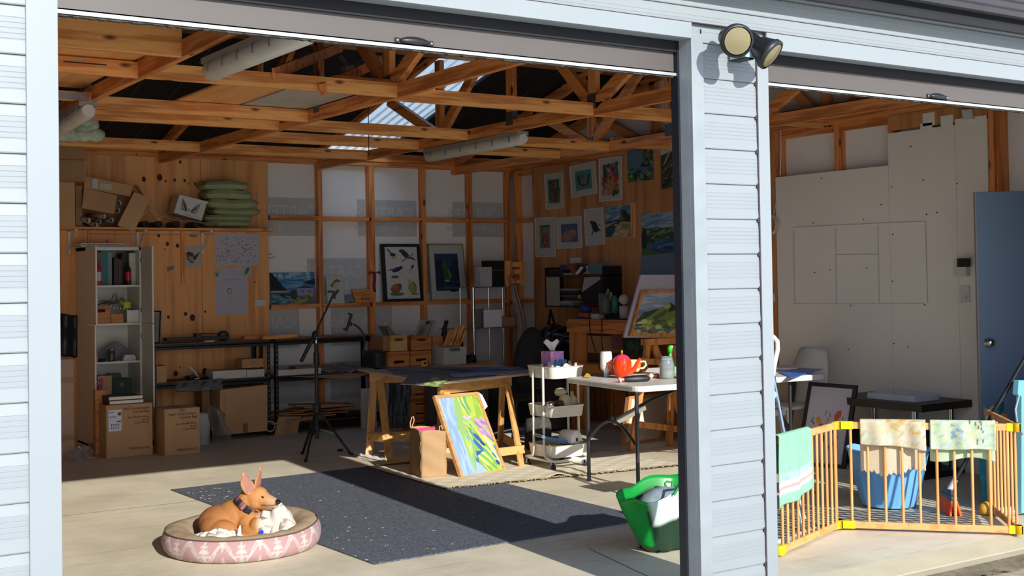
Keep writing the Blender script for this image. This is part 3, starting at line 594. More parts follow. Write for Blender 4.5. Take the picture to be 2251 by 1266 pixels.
for x,sg in ((CX0,-1),(CX1,1)):
    for z0,z1 in ((zm+.003,CT-.002),(.09,zm-.003)):
        b=B(); xa=x if sg>0 else x-.016; b.hexa([(xa,CY0-.33,z0),(xa+.016,CY0-.33,z0),(xa+.016,CY0,z0),(xa,CY0,z0),(xa,CY0-.33,z1),(xa+.016,CY0-.33,z1),(xa+.016,CY0,z1),(xa,CY0,z1)]) if sg>0 or z0>1 else b.hexa([(xa-.004,CY0-.30,z0),(xa+.010,CY0-.30,z0),(xa+.016,CY0,z0),(xa,CY0,z0),(xa-.004,CY0-.30,z1),(xa+.010,CY0-.30,z1),(xa+.016,CY0,z1),(xa,CY0,z1)])
        d=obj('door',b,CBX,t,bevel=.001)
        for hz in (z0+.12,z1-.12):
            q_=B(); xx=x-.004 if sg>0 else x; q_.box(xx-.006,xx+.006,CY0-.06,CY0-.01,hz-.02,hz+.02); obj('hinge',q_,STEEL,d)
def onshelf(i,name,lb,cat,l,r,tt,dep,m,dy=.04,grp=None,bevel=.002):
    x0,x1,za,zb=Fq(l,r,tt,tt,CY0+dy); z=SZ[i] if i>=0 else CT; zt=PY((l+r)/2,tt,CY0+dy).z; b=B(); b.box(x0,x1,CY0+dy,CY0+dy+dep,z,zt); return single(name,lb,cat,b,m,bevel=bevel,group=grp)
# on the cabinet
for l,r,za,lb in ((180,300,0,'white canvas at the bottom of the pile on the cabinet'),(176,285,.014,'white canvas in the middle of the pile on the cabinet'),(178,272,.028,'thin canvas on top of the pile on the cabinet')):
    x0,x1=PY(l,535,11.68).x,PY(r,535,11.68).x; b=B(); b.box(x0,x1,11.68,11.98,CT+za,CT+za+.010); single('blank_canvas',lb,'canvas',b,WHT2,group='canvases on the cabinet')
def bottle(name,lb,px,pyb,pyt,Y,z0,r,m,capm,labm=None,grp=None):
    p=PY(px,pyb,Y); h=PY(px,pyt,Y).z-z0; t=thing(name,lb,'bottle',(p.x,Y,z0),group=grp)
    b=B(); b.lathe((p.x,Y,z0),[(0,0),(r*.95,0),(r,.005),(r,h*.66),(r*.8,h*.76),(r*.38,h*.82),(r*.34,h*.88),(0,h*.88)],20); obj('body',b,m,t)
    b=B(); b.lathe((p.x,Y,z0),[(0,h*.87),(r*.42,h*.87),(r*.36,h),(0,h)],16); obj('cap',b,capm,t)
    if labm: b=B(); b.lathe((p.x,Y,z0),[(r*1.02,h*.2),(r*1.02,h*.58)],20); obj('label',b,labm,t)
    return t
RED=mat('red plastic','c8102c',.35)
bottle('paint_bottle','white paint bottle at the left of the top cabinet shelf',204,624,575,11.68,SZ[0],.024,WHT,WHT,mat('label green grey','8e9a8a',.6))
bottle('paint_bottle','red paint bottle with white band on the top cabinet shelf',217,624,576,11.68,SZ[0],.024,RED,RED,WHT2)
bottle('paint_bottle','black paint bottle with a red label on the top cabinet shelf',282,624,577,11.68,SZ[0],.026,BLK,BLK,RED)
for i,(l,r,tt,c,lb) in enumerate(((199,206,552,'3a3d40','black thin book'),(206,214,552,'1f5055','dark teal thick book'),(214,222,554,'6d5b2e','olive book'),(222,236,551,'2c6c78','wide teal book'),(236,246,553,'6c8a84','pale teal book'),(250,260,566,'2a2422','dark brown book'),(260,268,570,'5c2b1e','rust brown book'),(268,280,556,'1c1c20','black wide book'))):
    onshelf(0,'book',lb+' standing at the back of the top cabinet shelf','book',l,r,tt,.16,mat('book cover '+c,c,.5),dy=.12,grp='books in the cabinet')
onshelf(0,'white_carton','slim white box with small print standing at the right of the top cabinet shelf','box',284,298,556,.05,WHT2,dy=.1)
HOLE=mat('dark handle hole','1d120c',.9)
def crate(name,lb,l,r,tt,Y,dep,m,z0,hole=True,grp=None,hv=.28,slats=0):
    x0,x1=PY(l,tt,Y).x,PY(r,tt,Y).x; z1=PY((l+r)/2,tt,Y).z; t=thing(name,lb,'crate',((x0+x1)/2,Y+dep/2,z0),group=grp); w=.009
    b=B(); cx=(x0+x1)/2; hw=(x1-x0)*.24; hz=z1-(z1-z0)*hv; hh=(z1-z0)*.09
    if hole:
        b.box(x0,x1,Y,Y+w,z0,hz-hh); b.box(x0,x1,Y,Y+w,hz+hh,z1); b.box(x0,cx-hw,Y,Y+w,hz-hh,hz+hh); b.box(cx+hw,x1,Y,Y+w,hz-hh,hz+hh)
    else: b.box(x0,x1,Y,Y+w,z0,z1)
    obj('front_panel',b,m,t)
    if hole: q=B(); q.lathe((cx-hw,Y+w/2,hz),[(hh,-w/2),(hh,w/2)],10,(0,1,0)); 
    for xs in (x0,x1-w): b=B(); b.box(xs,xs+w,Y+w,Y+dep,z0,z1); obj('side_panel',b,m,t)
    b=B(); b.box(x0+w,x1-w,Y+dep-w,Y+dep,z0,z1); b.box(x0+w,x1-w,Y+w,Y+dep-w,z0,z0+w); obj('back_panel',b,m,t)
    for k in range(slats): q=B(); zz=z0+(z1-z0)*(.15+.11*k); q.box(x0+.01,x1-.01,Y-.0008,Y,zz,zz+.003); obj('groove',q,mat('dark groove','6b3a1c',.8),t)
    return t
BAM=wood('bamboo','c98446','a8622e',0,knots=False)
crate('wooden_crate','small wooden crate with an oval handle hole on the second cabinet shelf',198,243,672,11.66,.2,BAM,SZ[1])
crate('wooden_crate','low wooden tray beside the holed crate in the cabinet',244,271,690,11.68,.18,BAM,SZ[1],hole=False)
b=B(); z=SZ[1]+.002; v=[PY(273,0,11.67).x,PY(300,0,11.67).x]; b.prism([(v[0],11.67,z),(v[1],11.67,z),(v[1]+.02,11.67,z+.115),(v[0]-.002,11.67,z+.115)],(0,.03,0)); single('envelope_stack','white envelopes leaning on the right of the second cabinet shelf','envelope',b,PAPER)
YG=mat('lime yellow plastic','b8c21a',.4)
b=B(); p=PY(280,670,11.7); b.box(p.x-.035,p.x+.035,11.7,11.76,p.z-.035,p.z+.035); single('tape_measure','lime yellow tape measure on the power board in the cabinet','tape measure',b,YG,bevel=.012)
b=B(); b.beam(PY(238,671,11.74),PY(293,682,11.74),.045,.018); o=single('power_board','white and black power board resting across the crates in the cabinet','power board',b,BLK)
for k in range(7):
    q_=B(); p=PY(244+7*k,673+1.5*k,11.72); q_.box(p.x-.008,p.x+.006,11.712,11.718,p.z-.006,p.z+.006); obj('socket',q_,WHT,o)
b=B(); pts=[(210,672),(222,668),(233,663),(246,658),(250,647),(255,645),(257,660),(252,668),(240,664),(226,660),(219,662),(230,668),(262,665),(272,672)]
b.tube([PY(x,y,11.76+.02*math.sin(i)) for i,(x,y) in enumerate(pts)],.004,6); b.tube([PY(x,y+3,11.73) for x,y in ((222,664),(240,660),(262,658),(270,668))],.004,6); single('cable_tangle','tangle of black cables above the crate in the cabinet','cable',b,BLK)
b=B(); b.lathe(PY(266,665,11.75),[(.028,0),(.034,.03),(0,.034)],16,(.3,-1,.4)); b.prism([PY(263,655,11.75),PY(272,648,11.75),PY(268,662,11.75)],(0,.01,0)); single('work_lamp','small lamp head with a flared rim among the cables','lamp',b,mat('grey tan lamp','8f8070',.4))
onshelf(2,'wooden_box','small wooden box at the left of the third cabinet shelf','box',199,215,774,.07,BAM)
b=B(); p=PY(245,790,11.70); z=SZ[2]; b.lathe((p.x,11.70,z),[(0,0),(.032,0),(.034,.01),(.034,.08),(.028,.095),(.028,.10)],20); o=single('glass_jar','lidded glass jar of dark bits on the third cabinet shelf','jar',b,mat('jar dark contents','4a443e',.2,var=.4,sc=60))
b=B(); b.lathe((p.x,11.70,z),[(0,.118),(.031,.118),(.031,.1),(0,.1)],20); obj('lid',b,STEEL,o)
for k,(l,r) in enumerate(((271,298),(272,299),(274,296))): b=B(); z=SZ[2]+.018*k; x0,x1=PY(l,780,11.67).x,PY(r,780,11.67).x; b.box(x0,x1,11.67,11.75,z,z+.016); single('notebook',('bottom','middle','top')[k]+' white notebook in the little pile on the third cabinet shelf','notebook',b,WHT2,group='white notebooks')
z=SZ[2]; b=B(); b.prism([PY(205,784,11.82),PY(254,749,11.86),PY(262,751,11.86),PY(297,778,11.82),PY(290,790,11.82),PY(210,790,11.82)],(0,.008,0)); single('grey_folder','grey paper folder standing like a roof on the third cabinet shelf','folder',b,mat('grey lilac paper','7f7d8c',.7))
b=B(); p=PY(225,788,11.68); b.ell((p.x,11.70,SZ[2]+.015),(.035,.02,.014)); single('dark_trinket','small dark trinket in front of the grey folder','ornament',b,BLK)
# bottom level of cabinet
z=SZ[3]
for l,r,tt,m,lb,nm in ((199,222,828,CARD3,'low carton edge at the left of the bottom cabinet shelf','carton'),(222,246,826,CARD2,'carton with red and white tape on the bottom cabinet shelf','carton'),):
    o=onshelf(3,nm,lb,'carton',l,r,tt,.2,m,dy=.03 if l<210 else .01)
    if l==222:
        a,c=PY(215,830,11.635),PY(225,868,11.635)
        q_=sheet((a.x,11.634,z),(a.x+.045,11.634,z),(a.x+.045,11.634,PY(220,826,11.634).z),(a.x,11.634,PY(220,826,11.634).z),'d9cfc8',[('s',40,0,1,0,1,.3,.04,40,['b8283a'],3)],res=30,th=.002); obj('printed_tape',q_,None,o)
o=onshelf(3,'green_box','dark green box with an orange round crest on the bottom cabinet shelf','box',247,290,832,.12,mat('dark green card','1d4034',.6),dy=.04)
b=B(); p=PY(267,846,11.668); b.lathe((p.x,11.669,p.z),[(.024,0),(.026,.001),(.018,.002),(0,.002)],20,(0,-1,0)); obj('round_crest',b,mat('orange crest','8a6a3a',.6),o)
b=B(); x0,x1,za,zb=Fq(236,267,821,832,11.7); b.box(x0,x1,11.7,11.8,za,za+.014); b.box(x0+.015,x1,11.71,11.79,za+.014,zb); single('black_notebook','black notebooks lying on the green box','notebook',b,BLK)
# ---- boxes on the floor
x0=PZ(197,1003).x
b=B(); b.box(2.985,3.09,11.20,11.27,0,.58); b.box(2.93,3.06,11.28,11.33,0,.04); single('wooden_board','orange brown wooden board standing between cabinet door and carton','board',b,BAM)
def floorcarton(lb,l,r,tt,Y,dep,texts,m=CARD,tapem=None):
    x0,x1=PY(l,tt,Y).x,PY(r,tt,Y).x; z1=PY((l+r)/2,tt,Y).z; t=thing('shipping_carton',lb,'carton',((x0+x1)/2,Y+dep/2,0),group='printed shipping cartons')
    b=B(); b.box(x0,x1,Y,Y+dep,0,z1); obj('body',b,m,t,bevel=.004)
    q_=B(); q_.box((x0+x1)/2-.025,(x0+x1)/2+.025,Y-.001,Y+dep*.99,z1,z1+.0012); q_.box((x0+x1)/2-.025,(x0+x1)/2+.025,Y-.001,Y,z1-.03,z1+.001); obj('packing_tape',q_,tapem or mat('brown tape','94683c',.4),t)
    for s,sz,dz in texts: text('printed_lettering',s,sz,(x1-.03,Y,z1-dz),(1,0,0),(0,0,1),INK,t,align='RIGHT')
    return t,x0,x1,z1
t,x0,x1,z1=floorcarton('larger printed carton with a shipping label, two white books on it',233,335,888,10.98,.30,[('Mini Compostable',.03,.05),('Courier Bag',.03,.08),('Size: 165x240+40mm',.022,.125),('Qty: 50',.022,.15),('Code: MC001',.022,.175),('r3pack.co.nz',.036,.40)],tapem=mat('clear tape','a98e6a',.15))
xa,xb=PY(239,950,10.97).x,PY(268,950,10.97).x; za,zb=PY(254,948,10.97).z,PY(254,901,10.97).z
q_=sheet((xa,10.975,za),(xb,10.975,za),(xb,10.975,zb),(xa,10.975,zb),'dfe0e8',[('p',[(.05,.66),(.6,.66),(.6,.70),(.05,.70)],'25252c'),('p',[(.7,.72),(.95,.72),(.95,.88),(.7,.88)],'55555c'),('p',[(.05,.88),(.4,.88),(.4,.91),(.05,.91)],'6a6a70'),('p',[(.65,.42),(.95,.42),(.95,.47),(.65,.47)],'303036')]+[('p',[(.18+.035*k,v),(.195+.035*k,v),(.195+.035*k,v+.08),(.18+.035*k,v+.08)],'3a3a44') for k in range(20) for v in (.26,.12)],res=60,th=.001)
obj('address_label',q_,None,t)
for k,(lb,a,c) in enumerate((('lower white edged book on the printed carton',239,314),('upper white edged book on the printed carton',238,313))):
    y0=PY(a,870,11.0).x; y1=PY(c,870,11.0).x; z=z1+.003+.036*k; b=B(); b.box(y0,y1,10.99,11.25,z,z+.034); o=single('sketch_book',lb,'book',b,mat('dark book cover','2d2622',.5)); q_=B(); q_.box(y0+.003,y1-.002,10.984,10.991,z+.004,z+.03); obj('page_block',q_,mat('cream pages','e8e2d2',.7),o)
floorcarton('smaller printed carton right of the one with the label',361,439,897,10.79,.30,[('Paper Lined Cushion',.03,.06),('Courier Bag',.03,.09),('Size: 165x240+40mm',.022,.145),('Qty: 50',.022,.17),('Code: PM001',.022,.195),('r3pack.co.nz',.036,.375)])
# dark jacket and wrapped thing at far left
b=B(); b.grid(lambda u,v:PY(120+48*u-8*v*(1-u),688+92*v+6*u,11.15+.03*math.sin(u*9)+.02*math.sin(v*7)),14,14); single('black_jacket','black jacket hanging at the far left beside the cabinet door','jacket',b,BLK,solid=.03)
b=B(); x0,x1=PY(115,900,11.2).x,PY(163,900,11.2).x; b.box(x0,x1,11.2,11.3,0,.87); o=single('wrapped_board','pale pinkish wrapped cardboard slab standing at the far left','cardboard',b,mat('pinkish cardboard','b5917a',.7,var=.06),bevel=.004)
for z in (.16,.66): b=B(); b.box(x0,x1,11.197,11.2,z,z+.05); obj('brown_tape',b,mat('brown tape','94683c',.4),o)
b=B(); b.grid(lambda u,v:Vector((2.70+.22*u+.02*math.sin(v*9),11.02+.05*math.sin(u*11+v*5),.004+.13*v*(1-.5*abs(2*u-1))+.012*math.sin(u*23)*v)),16,10); single('clear_bag','crumpled clear plastic bag on the floor at the far left','plastic bag',b,mat('clear plastic film','d8dadb',.15,trans=.85))
# ---- black racks
SLOT=mat('slot showing light','8b9098',.6)
def rack(lb,x0,x1,zt,zm_,zb):
    t=thing('shelf_rack',lb,'shelving rack',((x0+x1)/2,11.8,0),group='black metal racks'); Y0,Y1=11.6,12.0
    for x,s in ((x0,1),(x1,-1)):
        for y,sy in ((Y0,1),(Y1,-1)):
            b=B(); b.box(x,x+s*.035,y,y+sy*.003,0,zt); b.box(x,x+s*.003,y,y+sy*.035,0,zt); u=obj('upright',b,BLKM,t)
            if y==Y0:
                q_=B()
                for k in range(int(zt/.05)): q_.box(x+s*.012,x+s*.021,y-.001,y,.03+k*.05,.045+k*.05)
                obj('slot',q_,SLOT,u)
    for z in (zt,zm_,zb):
        b=B(); 
        for y,sy in ((Y0-.004,1),(Y1+.004,-1)): b.box(x0,x1,y,y+sy*.004,z-.055,z); b.box(x0,x1,y,y+sy*.012,z-.03,z-.022)
        obj('shelf_beam',b,BLKM,t)
        b=B(); b.box(x0+.004,x1-.004,Y0+.002,Y1-.002,z-.008,z+.006); obj('shelf_board',b,mat('brown particle board','8a6244',.8,var=.1,sc=20),t)
    return t
RA=(3.62,4.80); RB=(4.85,6.03); zt,zm_,zb=.94,.575,.10
rack('black slotted rack on the left beside the cabinet',*RA,zt,zm_,zb); rack('black slotted rack on the right behind the tripod',*RB,zt,zm_,zb)
YF=11.62
def onrack(z,name,lb,cat,l,r,tt,dep,m,dy=.02,bevel=.002,grp=None):
    x0,x1=PY(l,tt,11.6+dy).x,PY(r,tt,11.6+dy).x; b=B(); b.box(x0,x1,11.6+dy,11.6+dy+dep,z+.006,PY((l+r)/2,tt,11.6+dy).z); return single(name,lb,cat,b,m,bevel=bevel,group=grp)
x0=PY(343,720,11.68).x
q=[(3.60,11.90,.95),(3.70,11.62,.95),(3.72,11.64,1.26),(3.62,11.92,1.26)]
t=thing('framed_print','framed print leaning beside the open cabinet door on the left rack','picture',q[0]); obj('picture_sheet',sheet(*q,'cfccc4',[('p',[(.15,.15),(.8,.1),(.85,.85),(.2,.8)],'b3b8b8'),('e',.5,.3,.1,.12,0,'59605e')],res=40,th=.006),None,t); obj('frame',frame(q,.012,.012,.004),BLK,t)
b=B(); b.beam(PY(362,746,11.75),PY(500,741,11.75),.12,.03); b.beam(PY(432,733,11.75),PY(490,733,11.75),.02,.008); b.lathe(PY(494,738,11.70),[(0,0),(.045,0),(.05,.01),(.05,.08),(0,.08)],18,(0,1,0)); b.beam(PY(428,738,11.72),PY(440,738,11.72),.08,.05); single('paper_cutter','long black guillotine paper cutter lying on the left rack','paper cutter',b,BLK,bevel=.003)
b=B(); b.lathe(PY(460,751,11.61),[(0,0),(.05,0),(.055,.012),(0,.014)],18); single('white_dish','small pale dish at the front edge of the left rack','dish',b,WHT2)
b=B(); x0,x1=PY(575,740,11.7).x,PY(651,740,11.7).x; b.box(x0,x1,11.66,11.72,.947,.985); single('timber_offcut','orange timber offcut lying over the joint of both racks','timber',b,PINE[0])
b=B(); x0,x1=PY(535,742,11.8).x,PY(573,742,11.8).x; b.box(x0,x1,11.78,11.86,.947,.98); single('timber_offcut','short dark timber offcut at the back of the left rack','timber',b,DPINE[0])
onrack(zm_,'carton','small plain carton on the left end of the middle rack shelf','carton',344,366,804,.15,CARD2)
onrack(zm_,'flat_box','white flat box, left one of the pair on the middle rack shelf','box',468,541,814,.2,WHT2,grp='white flat boxes'); onrack(zm_,'flat_box','white flat box, right one of the pair below the small taped carton','box',542,581,812,.2,WHT2,grp='white flat boxes')
x0,x1=PY(529,800,11.7).x,PY(576,800,11.7).x; b=B(); b.box(x0,x1,11.66,11.80,.672,.76); o=single('carton','small carton with a round stamp on top of the white flat boxes','carton',b,CARD,bevel=.002); b=B(); b.lathe(((x0+x1)/2,11.659,.72),[(.022,0),(.022,.001),(.016,.001)],20,(0,-1,0)); obj('round_stamp',b,CARD3,o)
FILM=mat('clear plastic film','d8dadb',.15,trans=.85)
b=B(); b.grid(lambda u,v:PY(386+104*u,838+24*v-6*u,11.60-.03*v+.012*math.sin(u*14)*v+.01*math.sin(u*31+v*6)),40,8); single('plastic_sleeve','shiny clear plastic sleeve drooping over the middle rack shelf','plastic bag',b,FILM,solid=.002)
b=B(); b.grid(lambda u,v:Vector((4.0+.45*u,11.62+.3*v,.60+.02*math.sin(u*8+v*4)+.015*math.sin(u*23))),24,10); single('plastic_bag','dark crumpled plastic bags on the middle of the left rack','plastic bag',b,mat('smoky plastic','57504c',.25,var=.3,sc=20),solid=.004)
b=B(); b.tube([PY(417,806,11.7),PY(430,820,11.68),PY(437,832,11.66),PY(428,833,11.66)],.010,8); single('white_string','twist of white string on the plastic bags','string',b,WHT)
# big carton on lower level
t=thing('large_carton','large open pale carton on the bottom of the left rack','carton',tuple(PY(535,950,11.55))); q=[PY(482,957,11.5),PY(588,947,11.5),PY(588,846,11.53),PY(484,857,11.53)]
b=B(); b.prism([v for v in q],(0,.32,0)); obj('body',b,CARD2,t,bevel=.003); b=B(); b.box(PY(440,850,11.8).x,q[0].x,11.75,11.9,.13,.50); obj('side_flap',b,CARD3,t)
b=B(); p=(q[0]+q[1])/2; b.box(p.x-.005,p.x+.045,11.497,11.505,p.z-.002,p.z+.09); obj('packing_tape',b,mat('brown tape','94683c',.4),t)
b=B(); b.beam(q[0]+Vector((.06,-.001,.02)),q[0]+Vector((.20,.012,.20)),.002,.004,up=(0,1,0)); b.beam(q[0]+Vector((.07,-.002,.03)),q[0]+Vector((.07,.02,.38)),.002,.003,up=(0,1,0)); obj('crease',b,CARD,t)
b=B(); c=PY(594,937,11.58); b.tube([c+Vector((.05*math.cos(a),0,.05*math.sin(a))) for a in [k*6.2832/20 for k in range(21)]],.006,8); single('white_hoop','white plastic hoop sticking out right of the large carton','handle',b,WHT)
b=B(); p=PZ(452,978); b.lathe((p.x,p.y+.1,0),[(0,.0),(.07,0),(.085,.28),(.09,.29),(.08,.285),(0,.1)],20); single('white_bucket','white plastic bucket on the floor beside the large carton','bucket',b,WHT2)
b=B(); b.grid(lambda u,v:Vector((p.x+.05+.16*u+.02*math.sin(v*6),p.y-.03+.06*math.sin(u*5+v*3),.02+.36*v*(1-.3*u))),10,14); single('clear_bag','clear plastic bag leaning on the white bucket','plastic bag',b,FILM,solid=.002)
# right rack contents
onrack(zm_,'white_board_strip','long white board strip at the front of the right rack middle shelf','board',612,706,811,.02,WHT,dy=-.015)
b=B(); x0,x1=PY(648,806,11.7).x,PY(690,806,11.7).x; b.box(x0,x1,11.68,11.85,.585,.655); single('carton','dark flat carton behind the white board strip','carton',b,CARD3)
b=B(); b.grid(lambda u,v:Vector((5.28+.62*u,11.58+.36*v,.60+.05*math.exp(-((u-.6)**2)*9)*v+.01*math.sin(u*19+v*6)-.03*(1-v)*math.exp(-((u-.55)**2)*30))),40,12); single('plastic_sheeting','grey plastic sheeting heaped on the middle shelf of the right rack','plastic sheet',b,mat('grey translucent plastic','8a8783',.3,var=.15,sc=14),solid=.003)
b=B(); b.prism([(5.0,11.585,.565),(5.95,11.585,.565),(5.85,11.55,.54),(5.62,11.55,.51),(5.3,11.56,.545)],(0,-.004,0)); single('brown_paper','brown wrapping paper hanging over the right rack shelf edge','paper',b,CARD3)
b=B(); 
for k in range(12):
    a=random.uniform(-.25,.25); x=random.uniform(4.95,5.65); y=random.uniform(11.62,11.85); z=.11+.014*k; L=random.uniform(.16,.30)
    b.obox((x,y,z),(L*math.cos(a),L*math.sin(a),.01*math.sin(k)),(-.12*math.sin(a),.12*math.cos(a),0),(0,0,.006))
single('kraft_paper_pile','heap of folded brown paper and card on the bottom of the right rack','paper pile',b,CARD,kind='stuff')
b=B(); b.grid(lambda u,v:PY(612+50*u-10*v,915+45*v,11.56-.02*math.sin(u*6)),8,8); single('brown_paper','crumpled brown paper bag spilling from the bottom of the right rack','paper',b,CARD2,solid=.003)
b=B(); b.box(5.62,6.02,11.62,11.95,.108,.14); single('black_sheet','black flat panel on the bottom shelf of the right rack','panel',b,BLK)
pbox('white_sheet','plain white panel standing on the floor behind the trestle leg','panel',795,828,853,935,11.45,.03,WHT2,z0=.0)
b=B(); b.grid(lambda u,v:Vector((5.05+.9*u,11.61+.32*v,.952+.012*math.sin(u*11)*math.sin(v*3))),24,6); single('paper_sheets','loose brown paper sheets lying on top of the right rack','paper',b,CARD3,solid=.003)
# ================= ARTWORK =================
def art(name,lb,cat,q,bgc,layers,res=80,th=.006,fr=None,fd=.015,fth=.015,border=None,grp=None):
    """q world quad; border: inner picture inset with its own painted sheet on white paper"""
    def sh_(*a,**k):
        b=sheet(*a,**k); g_=b.col.mean(1,keepdims=True); b.col=(b.col*.85+g_*.15)*.85; return b
    if fr:
        t=thing(name,lb,cat,tuple(q[0]),group=grp); obj("frame",frame(q,fd,fth,.006),fr,t); obj('picture',sh_(*q,bgc,layers,res=res,th=th),None,t); return t
    b=sh_(*q,bgc,layers,res=res,th=th); return obj(name,b,None,None,label=lb,cat=cat,group=grp)
XW=7.984
def rq(*p): return quadX(p,XW)   # corners bl, br, tr, tl
MWHT=mat('white paper frame','cfc9bd',.7)
def inner(L,u0,u1,v0,v1):  # map layers into a sub-rectangle
    def tu(u): return u0+(u1-u0)*u
    def tv(v): return v0+(v1-v0)*v
    out=[]
    for l in L:
        if l[0]=='e': out.append(('e',tu(l[1]),tv(l[2]),l[3]*(u1-u0),l[4]*(v1-v0),l[5],l[6]))
        elif l[0]=='p': out.append(('p',[(tu(a),tv(c)) for a,c in l[1]],l[2]))
        elif l[0]=='s': out.append(('s',l[1],tu(l[2]),tu(l[3]),tv(l[4]),tv(l[5]),l[6]*(u1-u0),l[7]*(v1-v0),l[8],l[9],l[10]))
    return out
full=lambda c:('p',[(0,0),(1,0),(1,1),(0,1)],c)
PB='cbc5b8'
g='animal prints and landscapes on the picture wall'
art('animal_print','white framed print of a brown sloth on green, top left of the picture wall','picture',rq((1200,461),(1239.5,458),(1236.4,378.5),(1196.7,383)),PB,inner([full('3f6b45'),('s',60,0,1,0,1,.12,.05,70,['4c7d4f','355c3d'],2),('e',.55,.45,.28,.42,0,'5d4638'),('e',.5,.75,.2,.14,0,'8b705c'),('e',.45,.76,.1,.08,0,'4a382e'),('e',.35,.3,.12,.2,30,'7b5d49'),('e',.6,.2,.2,.1,0,'6b4f3f')],.2,.8,.18,.82),res=70,fr=MWHT,fd=.012,grp=g)
art('animal_print','white framed print of an otter floating on teal','picture',rq((1256.7,435.3),(1313,425),(1308.6,354),(1251.8,365.8)),PB,inner([full('4d8f88'),('n',.1,3),('e',.5,.42,.36,.26,0,'54433a'),('e',.52,.60,.30,.2,0,'4d8f88'),('e',.2,.62,.1,.16,20,'5b493e'),('e',.82,.62,.06,.16,-30,'4a3a32'),('e',.5,.38,.2,.12,0,'8d7a68'),('e',.45,.68,.04,.1,0,'4a3a32')],.2,.82,.2,.8),res=80,fr=MWHT,fd=.012,grp=g)
art('animal_print','white framed print of a golden dog among red flowers','picture',rq((1317.9,443.4),(1368,439.3),(1366.8,343),(1316.6,349)),PB,inner([full('3c4a38'),('s',60,0,1,0,1,.13,.07,30,['b53a3a','c96a3a','2e5a46','d88a9a','3c6a8a'],4),('e',.5,.3,.22,.34,0,'c08a4c'),('e',.5,.6,.16,.14,0,'b87e44'),('e',.5,.55,.06,.05,0,'4a3324')],.17,.82,.15,.85),res=80,fr=MWHT,fd=.012,grp=g)
art('animal_print','white framed print of an orange ape on a branch, lowest left on picture wall','picture',rq((1177.8,565.8),(1221.7,564.6),(1220,476),(1175.9,479)),PB,inner([full('6f8f66'),('n',.2,2),('p',[(0,.9),(1,.95),(1,1),(0,.95)],'3a2e26'),('e',.5,.35,.3,.3,0,'a34a34'),('e',.25,.7,.1,.3,10,'a34a34'),('e',.5,.3,.12,.12,0,'c58a6a'),('s',20,.2,.8,.1,.6,.1,.03,50,['8c3a28','b85a40'],8)],.22,.75,.22,.8),res=70,fr=MWHT,fd=.012,grp=g)
art('animal_print','white framed print of a small tan dog curled on blue','picture',rq((1224.8,547),(1280.4,545.5),(1278,474.5),(1223,478.4)),PB,inner([full('4d6488'),('n',.12,2),('e',.45,.35,.42,.3,15,'b0785a'),('e',.7,.5,.2,.2,0,'b98262'),('s',20,.1,.8,.1,.5,.12,.03,60,['c99478','9a6448'],6)],.18,.84,.2,.78),res=70,fr=MWHT,fd=.012,grp=g)
art('animal_print','white framed print of a dark green bird on plain paper','picture',rq((1288,541.3),(1330,537),(1325.7,455),(1284,460.5)),'c7c3ba',[('e',.52,.5,.2,.13,-40,'26342f'),('e',.34,.63,.06,.05,0,'2f3d3a'),('p',[(.6,.4),(.85,.36),(.7,.46)],'232d2b'),('p',[(.3,.28),(.36,.27),(.46,.40),(.42,.42)],'3a2e26'),('p',[(.72,.5),(.8,.58),(.7,.54)],'26342f')],res=80,fr=MWHT,fd=.01,grp=g)
LAKE=['2f5a6a','3d7488','57909c','24404a','6f8a5a']
art('landscape_painting','dark blue green lake landscape painting, upper right of the picture wall','painting',rq((1380.3,401),(1437.3,394.5),(1434.9,324.7),(1377.8,332.5)),'5c7a98',[('n',.12,2),('p',[(0,0),(1,0),(1,.35),(.5,.3),(0,.4)],'1f3a48'),('s',60,0,1,.0,.4,.12,.03,5,LAKE,3),('e',.8,.75,.2,.3,0,'33503a'),('e',.75,.5,.24,.07,0,'1b2a30'),('s',25,.6,1,.45,.95,.06,.05,50,['4f6a38','8c8a3c','26402e'],7),('s',25,0,1,0,.2,.07,.04,50,['5a7a38','a5a040','213a2a'],9)],grp=g)
art('landscape_painting','swirling brown and cream landscape painting at the right end of the top row','painting',rq((1454,415.8),(1520,408),(1518,306),(1451.3,319)),'cfcfca',[('p',[(0,0),(1,0),(1,.74),(.4,.82),(0,.76)],'46503a'),('e',.7,.45,.4,.28,30,'5a4a58'),('e',.5,.62,.3,.06,50,'b89a78'),('s',50,.1,1,.05,.7,.22,.025,35,['8a6a52','3a3040','c8a888','56603a','2c2a2a'],5),('s',20,0,.6,0,.25,.12,.03,10,['2f4a34','1f2a22','7a8a4c'],6)],grp=g)
art('landscape_painting','painting of a steep dark hill with a blue inlet and sandy shore','painting',rq((1332,521),(1386.4,520.5),(1386,450.8),(1330.6,454.4)),'5f86a8',[('s',30,0,1,.6,1,.16,.03,10,['7fa0bc','4f7698','a8bccb'],2),('p',[(0,0),(1,0),(1,.5),(0,.5)],'b8a067'),('p',[(.3,.5),(.55,.6),(.68,.88),(.8,.86),(1,.62),(1,.48)],'2b3024'),('p',[(.5,.52),(.65,.75),(.78,.55)],'6a7038'),('p',[(.0,.44),(.3,.46),(.28,.52),(0,.5)],'23302f'),('p',[(0,0),(.22,0),(.6,.5),(.4,.47),(0,.3)],'2a5058'),('s',30,.4,1,.0,.4,.1,.03,10,['c9b070','8a8840','d6c38c'],4)],grp=g)
b=B(); q=rq((1386.6,523),(1397,522),(1396,446),(1386,447)); b.prism(q,(.01,0,0)); single('panel_board','narrow orange wood board behind the steep hill painting','board',b,PINE[2])
